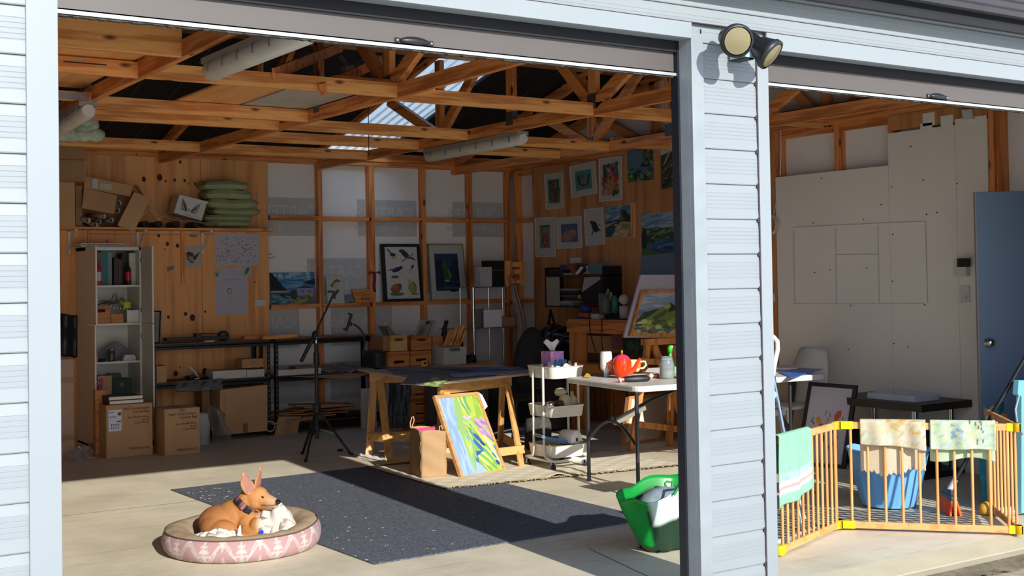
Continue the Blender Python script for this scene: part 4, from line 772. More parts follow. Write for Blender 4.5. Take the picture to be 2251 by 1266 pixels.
art('landscape_painting','wide painting of a blue lake with green fields, right end of the second row','painting',rq((1411,562),(1520,553),(1518,462),(1409.7,470)),'6d9ab8',[('s',40,0,1,.65,1,.2,.03,5,['8ab2c8','5a8cae','a9c4d0'],2),('p',[(0,0),(1,0),(1,.62),(0,.66)],'55753a'),('p',[(0,.55),(1,.6),(1,.64),(0,.63)],'3c6a7c'),('s',60,0,1,.3,.6,.1,.03,8,['7d9440','3c5a38','a4ac50','2c4a3c'],4),('e',.5,.2,.32,.16,5,'23588a'),('s',30,.25,.8,.1,.3,.12,.02,0,['2f6a9c','1b4470','5a94b8'],5),('e',.06,.4,.06,.25,0,'1f3326'),('s',40,.72,1,.5,1,.05,.03,40,['22332c','31483a'],8)],grp=g)
art('landscape_painting','painting with pale sky and dark rocks partly hidden by the easel','painting',rq((1402,660),(1530,655),(1526,553),(1410,563)),'6f8fa8',[('n',.1,2),('p',[(0,0),(1,0),(1,.25),(.75,.42),(.6,.28),(.3,.4),(.1,.55),(0,.4)],'3a2a3a'),('e',.75,.35,.12,.1,0,'a5603a'),('e',.55,.33,.1,.06,0,'241c22')],grp=g)
# back wall pictures stand on the nogging
YN=12.046; NZ=1.2805
def bq(l,r,t_,b_,Y=YN,zb=None,lean=.05,tw=(0,0,0,0)):
    x0,x1=PY(l,b_,Y).x,PY(r,b_,Y).x; x2,x3=PY(r+tw[2],t_,Y).x,PY(l+tw[3],t_,Y).x; z0=zb if zb is not None else PY((l+r)/2,b_,Y).z; z1=PY((l+r)/2,t_,Y).z
    return [Vector((x0,Y-lean,z0)),Vector((x1,Y-lean,z0)),Vector((x2,Y,z1)),Vector((x3,Y,z1))]
NY=12.11
t=art('landscape_painting','painting of a lakeside house under dark hills wrapped in clear film','painting',bq(593,691,599,672,NY,NZ),'2f86b8',[('s',40,0,1,.55,1,.2,.03,0,['4a9cc8','2878a8','6fb4d4'],2),('p',[(0,.42),(.38,.42),(.25,.62),(.08,.95),(0,1)],'1d2430'),('p',[(.7,.65),(.85,.74),(1,.8),(1,.6)],'222a34'),('p',[(0,.38),(.4,.38),(.4,.43),(0,.43)],'c4b088'),('p',[(0,0),(.5,0),(.45,.38),(0,.38)],'24587a'),('s',25,0,.45,.05,.33,.12,.02,0,['4a88a8','16384c','7aa8b4'],4),('p',[(.6,.3),(.95,.3),(.95,.5),(.6,.5)],'a79cc0'),('p',[(.56,.5),(.76,.60),(.99,.5)],'4a4a60'),('p',[(.66,.36),(.74,.36),(.74,.45),(.66,.45)],'7a6ab0'),('p',[(.82,.36),(.9,.36),(.9,.45),(.82,.45)],'7a6ab0'),('p',[(.4,0),(1,0),(1,.3),(.55,.28)],'8a9a50'),('s',40,.45,1,.02,.28,.07,.03,5,['b4ac3c','5c7a3c','6a5a8a'],6),('e',.5,.3,.08,.16,0,'3a4438'),('s',14,.1,.9,.85,1,.03,.06,20,['a8d0e4'],9)],res=110)
q=[v+Vector((0,-.006,0)) for v in bq(592,694,598,672,NY,NZ)]; b=B(); b.prism(q,(0,-.0006,0)); obj('clear_film',b,mat('picture film','e8f0f4',.1,trans=.95),t) if 0 else None
def birdL(cu,cv,s,body,head,beak,flip=1,bell=None):
    L=[('e',cu,cv,.09*s,.055*s,25*flip,body)]
    if bell: L.append(('e',cu+.01*s*flip,cv-.02*s,.06*s,.03*s,20*flip,bell))
    L+=[('e',cu+.075*s*flip,cv+.045*s,.032*s,.028*s,0,head),('p',[(cu+.1*s*flip,cv+.05*s),(cu+.15*s*flip,cv+.045*s),(cu+.1*s*flip,cv+.035*s)],beak),('p',[(cu-.06*s*flip,cv-.01*s),(cu-.17*s*flip,cv-.06*s),(cu-.07*s*flip,cv-.04*s)],body)]
    return L
art('bird_print','white print of a small brown wading bird left of the orange canvas','picture',bq(716,753,606,668,NY-.01,NZ),'d3cdc0',[('e',.5,.72,.26,.1,30,'8a5a38'),('e',.55,.68,.2,.07,25,'d9b79a'),('e',.74,.8,.1,.045,0,'96664a'),('p',[(.8,.81),(.98,.8),(.8,.785)],'2c2420'),('p',[(.1,.62),(.35,.7),(.3,.64)],'5a3a28'),('p',[(.48,.62),(.5,.62),(.54,.5),(.52,.5)],'4a3a30'),('p',[(.56,.63),(.58,.63),(.6,.5),(.58,.5)],'4a3a30'),('p',[(.35,.49),(.8,.49),(.8,.5),(.35,.5)],'8a8078')],res=80)
art('small_painting','tiny colourful landscape painting between the brown bird and the orange canvas','painting',bq(755,774,648,668,NY-.03,NZ),'4a78a8',[('p',[(0,0),(1,0),(1,.45),(0,.5)],'6a8a48'),('e',.6,.5,.3,.25,0,'b86a5a'),('s',20,0,1,0,.5,.2,.05,10,['a8a848','5a3a8a','c88a6a'],3)],res=30)
art('orange_canvas','bright orange abstract canvas standing on the wall framing','painting',bq(777,818,635.5,667.5,NY-.03,NZ,tw=(0,0,-3,-3)),'e8820c',[('s',50,0,1,0,1,.3,.02,0,['f09a1c','d86a08','f4ac2c','b8520c'],3),('s',8,.3,.8,.2,.4,.06,.03,30,['8a3a14'],5)],res=60,th=.02)
GOLD=mat('pale gold frame','a58f5f',.4,.3)
q=bq(840,926,536.5,663.5,NY-.03,NZ,tw=(0,0,-5,-3))
L=[full('d9d3c6')]
L+=[('e',.25,.83,.08,.045,-10,'d98a3a'),('e',.24,.85,.09,.03,0,'3a2c28'),('p',[(.18,.86),(.05,.96),(.1,.97),(.22,.88)],'6a4a68'),('p',[(.1,.775),(.38,.78),(.38,.785),(.1,.78)],'7a5a44')]
L+=[('e',.62,.86,.16,.06,-32,'23383c'),('e',.5,.92,.06,.035,0,'3a2c48'),('p',[(.7,.80),(.95,.72),(.85,.8)],'1c2e34'),('p',[(.5,.70),(.9,.86),(.88,.88),(.48,.72)],'8a7a48')]
L+=[('e',.33,.56,.15,.045,12,'32295c'),('e',.47,.60,.05,.03,0,'2c2450'),('p',[(.2,.55),(.02,.54),(.2,.58)],'241e44'),('e',.27,.42,.12,.03,0,'7a5a4a')]
L+=[('e',.78,.58,.08,.04,45,'b8b0a8'),('e',.83,.62,.05,.025,45,'241f22')]
L+=[('e',.28,.2,.17,.085,10,'9a5a24'),('e',.26,.21,.1,.05,0,'b06c30'),('e',.40,.26,.05,.03,0,'7a4620'),('p',[(.43,.27),(.52,.14),(.45,.24)],'5a3a24'),('e',.3,.09,.22,.035,0,'6a7a40')]
L+=[('e',.78,.21,.13,.12,10,'8a9a3c'),('e',.74,.20,.08,.09,0,'a5ac4c'),('e',.72,.33,.07,.05,0,'c9b890'),('p',[(.66,.08),(.98,.07),(.9,.1)],'3c4a28')]
L+=[('p',[(u,v),(u+.12,v),(u+.12,v+.006),(u,v+.006)],'8d8578') for u,v in ((.12,.73),(.12,.715),(.75,.93),(.4,.49),(.72,.49),(.1,.02),(.6,.03))]
L=[full('141316')]+inner(L,.09,.93,.05,.95)
t=art('bird_chart','tall black framed chart of six painted birds','picture',q,'141316',L,res=150,fr=BLK,fd=.028,fth=.03,th=.008)
q=bq(943,1024,536.5,661,NY-.03,NZ,tw=(0,0,-7,-3))
art('framed_painting','gold framed painting of a dark blue mountain valley with a white mount','picture',q,'cbc9c2',inner([full('20405f'),('g','142a44','3f7ba5',.5,1),('p',[(0,0),(0,.8),(.25,.9),(.4,.72),(.45,.3),(.4,0)],'14243a'),('p',[(.6,.0),(.55,.5),(.8,.85),(1,.95),(1,0)],'1a2c48'),('p',[(.28,.7),(.42,.85),(.55,.6),(.68,.4),(.6,.26),(.38,.24),(.34,.5)],'3f5a2c'),('p',[(.6,.3),(.66,.45),(.52,.62),(.58,.42)],'7f9a3c'),('p',[(.34,.27),(.5,.30),(.62,.22),(.48,.25)],'a9c4a0'),('s',20,.4,.9,.0,.3,.05,.1,80,['1d3a5c','0f1e34'],4)],.16,.82,.17,.83),res=120,fr=GOLD,fd=.012)
# drawings on plywood
YD=12.032
def ply_sheet(name,lb,cat,q_,bgc,L,res=80,Y=YD): return art(name,lb,cat,quadY(q_,Y),bgc,L,res=res,th=.0015)
sc=[('s',34,.08,.92,.1,.9,.02,.012,r_,[c_],s_) for r_,c_,s_ in ((0,'6b6b72',3),(60,'7a7a86',5),(30,'9a8a90',7))]
ply_sheet('child_drawing','large white paper of scattered child drawings on the plywood wall','drawing',[(472,584),(571,584),(570,514),(472,512)],'c9c6d4',sc+[('e',.08,.22,.05,.1,0,'c08a8a'),('e',.08,.22,.04,.08,0,'c9c6d4'),('p',[(.22,.78),(.25,.88),(.27,.78),(.25,.84)],'4a4a55'),('p',[(.26,.3),(.32,.22),(.31,.24),(.27,.31)],'33333b')],res=120)
ply_sheet('child_drawing','white paper with a small child figure drawn in yellow on the plywood wall','drawing',[(475,692),(546,690),(543,588),(473,590)],'c6c3d3',[('e',.43,.51,.075,.055,0,'4a4a4c'),('e',.43,.505,.06,.045,0,'c6c3d3'),('p',[(.36,.46),(.50,.46),(.50,.465),(.36,.465)],'4a4a4c'),('p',[(.38,.30),(.41,.30),(.42,.42),(.45,.42),(.46,.30),(.49,.30),(.46,.45),(.39,.45)],'c4bf7a'),('s',16,.3,.7,.74,.76,.02,.012,80,['a5a2b0'],3)],res=100)
ply_sheet('bird_sketch','brown bird sketch on cream paper taped to the plywood','drawing',[(403,590),(445,586),(442,540),(399,541.5)],'c6bca8',[('e',.42,.5,.22,.2,50,'7a6852'),('e',.38,.62,.12,.16,60,'51442f'),('p',[(.5,.45),(.85,.68),(.92,.72),(.75,.45),(.6,.3)],'3f3629'),('e',.45,.42,.1,.14,50,'a5927a'),('p',[(.3,.25),(.5,.3),(.6,.2),(.42,.22)],'4a3f30'),('p',[(.1,.62),(.28,.6),(.2,.7)],'6a5a46')],res=70)
ply_sheet('leaf_sticker','small green leaf card pinned above the yellow figure drawing','card',[(534,607),(555,606),(552,584),(530,585)],'b9c4b4',[('e',.5,.5,.16,.42,-35,'4a7a5c'),('e',.35,.4,.05,.25,-20,'6a9472')],res=36,Y=YD-.004)
ply_sheet('round_sticker','small pale round card at the top left of the yellow figure drawing','card',[(471,606),(480,609),(483,594),(472,594)],'b4bfb2',[('e',.6,.3,.3,.3,0,'5c8a70')],res=24,Y=YD-.004)
for q_,lb in (([(368,597),(384,591),(381,583),(367,588)],'strip of pale masking tape left of the bird sketch'),([(416,521),(433,522),(434,515),(417,514)],'strip of pale tape above the bird sketch')): ply_sheet('masking_tape',lb,'tape',q_,'9c8a6c',[('n',.1,2)],res=16)
b=B(); b.tube([PY(593+10*math.cos(a)+1,563+4*math.sin(a),12.12) for a in [k*6.2832/20 for k in range(17)]],.006,8); single('wire_hook','pale wire loop hooked on the wrap above the house painting','hook',b,mat('pale wire','b8b2a6',.4))
RR=mat('crimson ribbon','7a1424',.7)
b=B(); c=PY(823,601,12.03)
for s in (-1,1): b.grid(lambda u,v,s=s:c+Vector((s*.07*u,-.012*math.sin(u*3.14),.02*(u)*(2*v-1)+.012*math.sin(u*3))),8,4)
b.grid(lambda u,v:c+Vector((-.015+.03*u+.005*math.sin(v*7),-.01*math.sin(u*3.14),-.20*v)),4,10); b.ell(c,(.016,.014,.016)); single('red_ribbon','crimson ribbon bow tied on the stud beside the bird chart','ribbon',b,RR,solid=.003)
b=B(); c=PY(820,570,12.04); b.tube([c+Vector((.006*math.cos(a),-.004,.025*math.sin(a))) for a in [k*.6283 for k in range(11)]],.003,6); single('metal_carabiner','small metal clip hanging on the stud above the red ribbon','clip',b,STEEL)
# ================= BACK CENTRE =================
# low bench carrying the wooden crates
YB=11.15; BZ=PY(900,806,YB).z
b=B(); b.box(6.0,7.15,YB-.03,YB+.5,BZ-.03,BZ); bn=single('low_bench','low timber bench behind the trestle table, carrying the wooden crates','bench',b,PINE[0])
b=B()
for x in (6.0,7.09): b.box(x,x+.05,YB,YB+.05,0,BZ-.031)
for x in (6.0,7.09): 
    b=B(); b.box(x,x+.05,YB+.4,YB+.45,0,BZ-.031); obj('leg',b,PINE[2],bn); b=B(); b.box(x,x+.05,YB,YB+.05,0,BZ-.031); obj('leg',b,PINE[2],bn)
ORW=wood('orange crate timber','cf8547','a55d2a',0,knots=False); LTW=wood('pale crate timber','d6ac6e','b98a4c',0,knots=False)
zr=PY(876,772,YB).z
crate('wooden_crate','pale wooden crate, top left of the four stacked crates',858,895,737,YB,.26,LTW,zr+.001,grp='stacked handle crates')
crate('wooden_crate','dark orange wooden crate with grooves, top right of the four stacked crates',904,948,738,YB,.26,ORW,zr+.001,grp='stacked handle crates',slats=4)
crate('wooden_crate','orange wooden crate, bottom left of the four stacked crates',853,900,773,YB-.005,.28,ORW,BZ+.001,grp='stacked handle crates',hv=.66)
crate('wooden_crate','orange wooden crate, bottom right behind the yellow tape measure',902,948,771,YB-.005,.28,ORW,BZ+.001,grp='stacked handle crates',hv=.60)
def slab(name,lb,cat,pts,Y,dep,m,grp=None):
    b=B(); b.prism([PY(x,y,Y) for x,y in pts],(0,dep,0)); return single(name,lb,cat,b,m,group=grp)
# books leaning in the crates
q=quadY([(909,741),(936,741),(950,703),(926,703)],YB+.05); art('sleeved_print','clear sleeved print leaning out of the top right crate','picture',q,'9a978a',[('p',[(.1,.05),(.8,.05),(.8,.7),(.1,.7)],'7f7c68'),('e',.45,.35,.2,.2,0,'6a664c'),('p',[(.5,.75),(.9,.75),(.9,.95),(.5,.95)],'35383a'),('p',[(.02,0),(.07,0),(.07,1),(.02,1)],'b9c0c2')],res=40,th=.02)
q=quadY([(938,742),(950,742),(961,706),(951,704)],YB+.09); art('sleeved_print','second pale sleeved print behind the first one in the top right crate','picture',q,'a8a498',[('n',.1,2),('p',[(.1,0),(.2,0),(.2,1),(.1,1)],'6c6a5c')],res=30,th=.02)
slab('dark_folder','dark folder leaning out of the top left crate','folder',[(846,738),(870,738),(854,716),(833,717)],YB+.06,.02,mat('dark grey folder','4a4a48',.6))
slab('dark_folder','thinner grey folder in front of the dark one in the top left crate','folder',[(856,738),(872,738),(856,717),(850,717)],YB+.035,.006,mat('mid grey folder','6a6862',.6))
slab('orange_card','orange card behind the dark folders in the top left crate','card',[(840,722),(856,722),(852,711),(841,712)],YB+.1,.01,PINE[0])
# left of crates
pbox('black_case','black case on the bench behind the gooseneck arm','case',825,851,772,805,YB+.05,.3,BLK,z0=BZ+.001)
pbox('brown_box','dark brown wooden box on the black case','box',842,853,738,771,YB+.08,.28,CARD3)
for l,r,tt,bb,lb in ((951,978,740,762,'dark orange box right of the stacked crates'),(951,972,764,800,'brown printed carton behind the white crate')):
    o=pbox('carton',lb,'carton',l,r,tt,bb if bb<800 else 805,YB+.12,.2,CARD3 if l==951 and tt>750 else DPINE[0])
# white crate with frames and brushes
YW=11.0; wz=PY(1000,801,YW).z
bq_=B(); bq_.box(PY(950,801,YW).x,PY(1056,801,YW).x,YW-.02,YW+.32,wz-.045,wz-.001); single('wooden_tray','flat orange wooden tray under the white crate','tray',bq_,ORW,bevel=.004)
crate('white_crate','white wooden crate holding tilted frames','crate' and 974.5,1024.5,763,YW,.24,mat('white washed timber','c6c8c2',.7,var=.04),wz,hv=.14) if 0 else None
t=crate('white_crate','white wooden crate holding tilted frames and rods',974.5,1024.5,763,YW,.24,mat('white washed timber','c6c8c2',.7,var=.04),wz,hv=.14)
for (a,c,w_,lb) in (((983,762),(995,726),.05,'leftmost slim picture frame standing in the white crate'),((990,762),(1003,727),.04,'middle slim picture frame standing in the white crate'),((996,762),(1011,716),.03,'tallest slim wooden frame standing in the white crate'),((1001,762),(1016,727),.02,'rightmost short wooden stick in the white crate')):
    b=B(); b.beam(PY(*a,YW+.06),PY(*c,YW+.08),.16,.018,up=(1,0,0)); single('picture_frame',lb,'frame',b,PINE[2],group='frames in the white crate')
b=B(); p=PY(980,745,YW+.27); pts=[(981,764,.035),(979,748,.036),(977,735,.034),(977,723,.026),(980,713,.020),(981,708,.024)]
b.tube([PY(x,y,YW+.28) for x,y,r in pts],[r for *_,r in pts],12); b.ell(PY(981,709,YW+.28),(.024,.024,.022)); b.tube([PY(978,706,YW+.28),PY(978,702,YW+.28)],[.008,.002],6); b.tube([PY(984,706,YW+.28),PY(985,702,YW+.28)],[.008,.002],6)
b.tube([PY(982,745,YW+.27),PY(990,734,YW+.26),PY(985,725,YW+.26)],[.014,.012,.008],8); single('cat_figure','black sitting cat figure behind the white crate','figurine',b,mat('matt black','0e0e10',.5))
pbox('dark_jug','black square pot behind the frames in the white crate','pot',1003,1019,752,764,YW+.2,.1,BLK)
b=B(); b.grid(lambda u,v:PY(1024+22*u,783+16*v-4*math.sin(u*3.1),YW+.15+.05*math.sin(v*3+u*4)),10,8); single('black_cloth','crumpled black cloth right of the white crate','cloth',b,BLK,solid=.02)
# drawer tower
Yt=11.0; t=thing('drawer_tower','wooden drawer tower under the bench behind the kraft bag','drawers',(PY(923,930,Yt).x,Yt+.15,0)); x0,x1=PY(898,900,Yt).x,PY(948,900,Yt).x
b=B(); b.box(x0,x1,Yt+.012,Yt+.3,0,BZ-.035); obj('carcass',b,ORW,t); H_=(BZ-.045)/6
for k in range(6):
    b=B(); b.box(x0+.004,x1-.004,Yt,Yt+.012,.01+k*H_,.01+(k+1)*H_-.006); d=obj('drawer',b,ORW,t,bevel=.001)
    q_=B(); q_.box((x0+x1)/2-.05,(x0+x1)/2+.05,Yt-.001,Yt,.01+(k+.5)*H_,.01+(k+.5)*H_+.014); obj('handle_slot',q_,HOLE,d)
art('dark_painting','large dark streaky canvas leaning under the trestle table, left of the drawers','painting',[PY(853,940,10.85),PY(897,938,10.85),PY(905,836,11.0),PY(858,836,11.0)],'3a4450',[('s',70,0,1,0,1,.03,.25,5,['1c222a','5a6a74','252c3a','6a6c5a'],5)],res=60,th=.02)
b=B(); b.grid(lambda u,v:PY(936+24*u,838+100*v-8*u,10.95+.02*math.sin(u*5)),8,8); single('grey_fabric','grey fabric hanging right of the drawer tower','fabric',b,mat('taupe fabric','5f564c',.9),solid=.01)
# tape measure on the trestle table is built with the table
# ---- glass and chrome display shelf in the corner
t=thing('display_shelf','chrome and glass display shelf in the back corner','shelf',tuple(PZ(1080,905)))
GX0,GX1,GY0,GY1=PY(1012,700,11.3).x,PY(1143,700,11.3).x,11.3,11.72
GL=mat('smoky glass shelf','9aa6a6',.08,trans=.75)
ztop=zat(632,(PY(1041,632,11.3).x,11.3)); zmid=zat(722,(PY(1041,722,11.3).x,11.3))
for x,y,r in ((GX0,GY0,.007),(PY(1041,700,GY0).x,GY0,.016),(PY(1075,700,GY1).x,GY1,.010),(GX1+.05,GY1,.012)):
    b=B(); b.tube([(x,y,0),(x,y,ztop)],r,12); obj('chrome_post',b,CHROME,t)
for z in (ztop,zmid,.15): b=B(); b.box(GX0-.02,GX1+.06,GY0,GY1,z-.006,z+.002); obj('glass_shelf',b,GL,t)
def onG(z,name,lb,cat,l,r,tt,dep,m,dy=.05,**k):
    x0,x1=PY(l,tt,GY0+dy).x,PY(r,tt,GY0+dy).x; b=B(); b.box(x0,x1,GY0+dy,GY0+dy+dep,z+.003,PY((l+r)/2,tt,GY0+dy).z); return single(name,lb,cat,b,m,bevel=.002,**k)
onG(ztop,'black_box','black appliance box on the top glass shelf','box',1081,1112,594,.15,BLK,dy=.12); b=B(); b.beam(PY(1067,583,11.5),PY(1112,583,11.5),.16,.10); single('black_box','wide black lid sticking out above the black box','lid',b,BLK)
onG(ztop,'white_carton','pale tall carton at the left of the top glass shelf','carton',1055,1081,587,.1,mat('greyish carton','b4b2aa',.7),dy=.08)
onG(zmid,'square_sign','square white sign standing on the middle glass shelf','sign',1064,1103,681,.02,PAPER,dy=.04); onG(zmid,'carton','brown low carton beside the square white sign','carton',1104,1140,697,.2,CARD3,dy=.06); onG(zmid,'grey_slab','grey slab behind the square white sign','board',1043,1064,679,.02,mat('grey slab','77736c',.7),dy=.12)
t=thing('wooden_rack','small wooden slatted frame on the top glass shelf holding the apron','rack',tuple(PY(1135,630,11.4)))
for l,r,tt,bb in ((1112,1126,573,630),(1146,1154,574,630)):
    part('side_post',l,r,tt,bb,11.38,.03,PINE[2],t)
for yy in (576,592,612): part('cross_slat',1126,1146,yy,yy+11,11.40,.02,PINE[0],t)
AP=mat('pale pink apron cloth','c4a79a',.85,var=.1,sc=16)
t=thing('apron','pale pink apron hanging from the wooden rack by red straps','apron',tuple(PY(1145,700,11.28)))
def apf(u,v):
    l=(1124,1127,1133,1138,1139,1138,1137); r=(1134,1141,1148,1155,1158,1163,1168); i=min(5,int(v*6)); f=v*6-i; a=l[i]*(1-f)+l[i+1]*f; c=r[i]*(1-f)+r[i+1]*f
    return PY(a+(c-a)*u,628+142*v,11.26+.025*math.sin(u*14))
b=B(); b.grid(apf,30,24); obj('cloth',b,AP,t,solid=.004); b=B(); b.tube([PY(1122,628,11.25),PY(1118,612,11.3),PY(1124,600,11.37)],.005,6); b.tube([PY(1134,624,11.25),PY(1130,602,11.3),PY(1128,595,11.37)],.005,6); obj('strap',b,mat('red strap','a02a3c',.7),t)
# ---- wall shelf on the picture wall
t=thing('wall_shelf','black sided open shelf box fixed to the picture wall','shelf',tuple(PX(1262,675,7.9)))
p0,p1=PX(1196,675,7.98),PX(1327,668,7.98); y0,y1=p1.y,p0.y; zb_,zt_=PX(1262,674,7.7).z,PX(1262,606,7.7).z
SHX=7.74
y0=PX(1326,640,SHX).y; y1=PX(1198,640,SHX).y; zb_=PX(1262,673,SHX).z; zt_=PX(1262,605,SHX).z; zu=zt_+.13
b=B(); b.box(SHX,7.985,y0,y1,zb_-.012,zb_); obj('shelf_board',b,BLK,t); b=B(); b.box(SHX,7.985,y0,y1,zt_-.012,zt_); obj('shelf_board',b,mat('worn shelf edge','4a4138',.6),t)
for y in (y0,y1-.012): b=B(); b.box(SHX,7.985,y,y+.012,zb_,zu-.04); obj('side_board',b,BLK,t)
def wsh(name,lb,cat,l,r,tt,bb,X,m,dep=.05,**k):
    pa,pb=PX(l,(tt+bb)/2,X),PX(r,(tt+bb)/2,X); m_=(l+r)/2; b=B(); b.box(X,X+dep,pb.y,pa.y,PX(m_,bb,X).z,PX(m_,tt,X).z); return single(name,lb,cat,b,m,bevel=.002,**k)
wsh('paper_note','tall cream note sheet at the left inside the wall shelf','paper',1199,1230,609,672,SHX+.01,mat('cream paper','a89c86',.8),.004)
b=B()
for yy in (619,625,630,638): b.beam(PX(1205,yy,SHX+.008),PX(1224,yy-.5,SHX+.008),.001,.004,up=(1,0,0))
single('paper_clip_lines','faint handwriting lines on the cream note sheet','writing',b,INK) if 0 else None
wsh('magazine_holder','black magazine holder with pale slanted lining at the right of the wall shelf','magazine holder',1279,1324,612,668,SHX+.01,BLK,.2)
b=B(); b.prism([PX(1279,643,SHX+.008),PX(1285,610,SHX+.008),PX(1320,608,SHX+.008),PX(1320,614,SHX+.008)],(-.003,0,0)); single('card_insert','pale slanted card in the black magazine holder','card',b,mat('pale card','b8ada2',.7))
for k,(l,r,yy,c,lb) in enumerate(((1232,1270,634,'8c8680','pale tray at the top of the paper stack in the wall shelf'),(1231,1272,640,'2a2a2c','black tray in the middle of the wall shelf'),(1232,1266,648,'5a544e','grey brown papers on the black tray'),(1214,1256,661,'8fa2b0','pale blue striped box lying in the wall shelf'),(1208,1262,667,'8a8378','flat papers under the pale blue box'))):
    wsh('paper_tray' if k<3 else 'flat_box',lb,'tray' if k<3 else 'box',l,r,yy,yy+(5 if k!=3 else 6.5),SHX+.02+.004*k,mat('shelf item '+c,c,.6),.15)
wsh('yellow_sticker','small yellow sticker on the stack in the wall shelf','sticker',1270,1276,648,656,SHX+.005,mat('yellow paper','c4b04c',.7),.003)
for l,r,tt,bb,c,lb,nm in ((1293,1325,579,603,'5f7c86','blue grey box on top of the wall shelf','box'),(1232,1246,582,593,'2a3a6a','small blue box behind the printer on the wall shelf','box'),(1246,1262,579,593,'8a4a2c','orange brown box on top of the wall shelf','box'),(1205,1237,592,604,'232323','low black device on top left of the wall shelf','device'),(1238,1258,600,604,'a59c90','pale flat pad on top of the wall shelf','notepad'),(1268,1290,581,603,'352c30','dark jumble box beside the blue grey box','box')):
    wsh('storage_box' if nm=='box' else nm,lb,nm,l,r,tt,bb,SHX+.04,mat('shelf top '+c,c,.6),.1)
b=B(); b.prism([PX(1264,603,SHX+.01),PX(1270,603,SHX+.01),PX(1282,588,SHX+.01),PX(1276,586,SHX+.01)],(.01,0,0)); single('paper_strip','pale curled paper strip leaning on top of the wall shelf','paper',b,PAPER)
b=B(); p=PX(1291,602,SHX+.03); b.lathe((p.x,p.y,p.z),[(0,0),(.05,0),(.045,.008),(.012,.02),(.01,.06),(.022,.08),(0,.09)],16); single('small_trophy','small pale based ornament on the wall shelf','ornament',b,mat('ivory','a59a88',.5))
# ---- workbench against the picture wall
t=thing('workbench','heavy timber workbench against the picture wall','workbench',tuple(PX(1330,900,7.6)))
WX=7.35; wa,wb_=PX(1249,712,WX),PX(1490,706,WX); zt_=PX(1255,701,WX).z; WY1=wa.y; WY0=8.3
b=B(); b.box(WX,7.985,WY0,WY1,zt_-.02,zt_); obj('bench_top',b,DPINE[1],t); b=B(); b.box(WX-.02,WX+.02,WY0,WY1,zt_-.13,zt_-.021); b.box(WX,7.98,WY1-.04,WY1,zt_-.13,zt_-.021); obj('apron_rail',b,DPINE[1],t)
for y in (WY1-.16,10.0,WY0+.05):
    for x in (WX+.02,7.86): b=B(); b.box(x,x+.09,y,y+.09,0,zt_-.022); obj('leg',b,DPINE[2],t)
z2=PX(1300,800,WX).z; b=B(); b.box(WX,7.98,WY0,WY1,z2-.10,z2); obj('lower_shelf',b,DPINE[1],t)
def wbx(name,lb,cat,l,r,tt,bb,X,m,dep=.12,**k): return wsh(name,lb,cat,l,r,tt,bb,X,m,dep,**k)
wbx('carton','plain carton on the lower shelf of the workbench','carton',1291,1327,738,776,7.45,CARD,.25)
wbx('glass_bottle','grey bottle left of the carton under the workbench','bottle',1283,1290,750,776,7.5,mat('grey bottle','6a7076',.3),.06)
wbx('spray_can','red and grey spray can under the workbench','spray can',1345,1355,728,768,7.45,mat('red grey can','8a5a58',.4,var=.3,sc=40),.05)
wbx('charger','white charger block on the workbench top','charger',1299,1316,690,701,7.42,WHT2,.06); wbx('tool_case','black tool case on the workbench top','tool case',1330,1376,690,701,7.5,BLK,.2)
wbx('flat_tablet','dark blue flat pad on the left of the workbench top','pad',1265,1293,696,701,7.4,mat('slate pad','39404c',.5),.15)
b=B(); p=PX(1287,680,7.45); b.ell(p,(.06,.07,.05)); single('blue_tape_roll','blue bundle on the workbench top','bundle',b,mat('deep blue cloth','27337a',.6)); b=B(); b.beam(PX(1277,691,7.42),PX(1297,693,7.42),.05,.04); single('orange_glove','orange rag on the workbench below the blue bundle','rag',b,mat('orange cloth','b0562a',.7))
b=B(); b.lathe(PX(1352,688,7.5),[(0,0),(.032,0),(.033,.13),(.02,.15),(.02,.17),(0,.17)],16); single('teal_bottle','teal bottle standing on the workbench','bottle',b,mat('teal plastic','3f8a84',.4))
b=B(); b.lathe(PX(1330,690,7.45),[(.0,0),(.06,0),(.065,.20),(.06,.20),(.055,.01)],18); o=single('glass_vase','glass jar with brushes on the workbench','jar',b,mat('thin glass','c8d0cc',.08,trans=.85))
for k in range(5): q_=B(); a=PX(1328+k*1.2,685,7.47); c=PX(1330+3.4*k,655-7*(k%3),7.47); q_.tube([a,c],.006,6); q_.ell(c,(.014,.014,.03)); obj('brush',q_,mat('pale green handle','8a9c86',.5),o)
b=B()
for k in range(2): c=PX(1349+9*k,668,7.6); b.tube([c+Vector((0,.035*math.cos(a),.045*math.sin(a))) for a in [j*.5236 for j in range(13)]],.006,6)
b.tube([PX(1352,675,7.6),PX(1350,700,7.6)],.008,6); single('red_scissors','red handled scissors standing on the workbench','scissors',b,mat('dull red','7a2c30',.5))
b=B(); p=PX(1372,695,7.5); b.lathe(p+Vector((0,0,-.02)),[(0,0),(.045,0),(.045,.12),(0,.12)],16); b.ell(p+Vector((0,0,.16)),(.05,.05,.05)); single('white_pot','white pot with a dark plant beside the easel','pot',b,WHT2)
b=B(); b.tube([PX(1295,700,7.33),PX(1297,730,7.32),PX(1305,760,7.31),PX(1315,790,7.3),PX(1318,812,7.33)],.005,6); b.tube([PX(1323,700,7.33),PX(1323,745,7.31),PX(1326,800,7.3)],.005,6); single('black_cable','black cable dangling from the front of the workbench','cable',b,BLK)
art('dark_canvas','dark painting of round leaves standing under the easel ledge','painting',quadX([(1367,780),(1412,783),(1414,743),(1368,742)],7.3),'262c30',[('e',.4,.55,.18,.3,0,'3d5a34'),('e',.7,.5,.14,.3,0,'2f4c48'),('s',14,0,1,0,1,.1,.06,50,['3a4a40','1a1e22','4a4438'],4)],res=40)
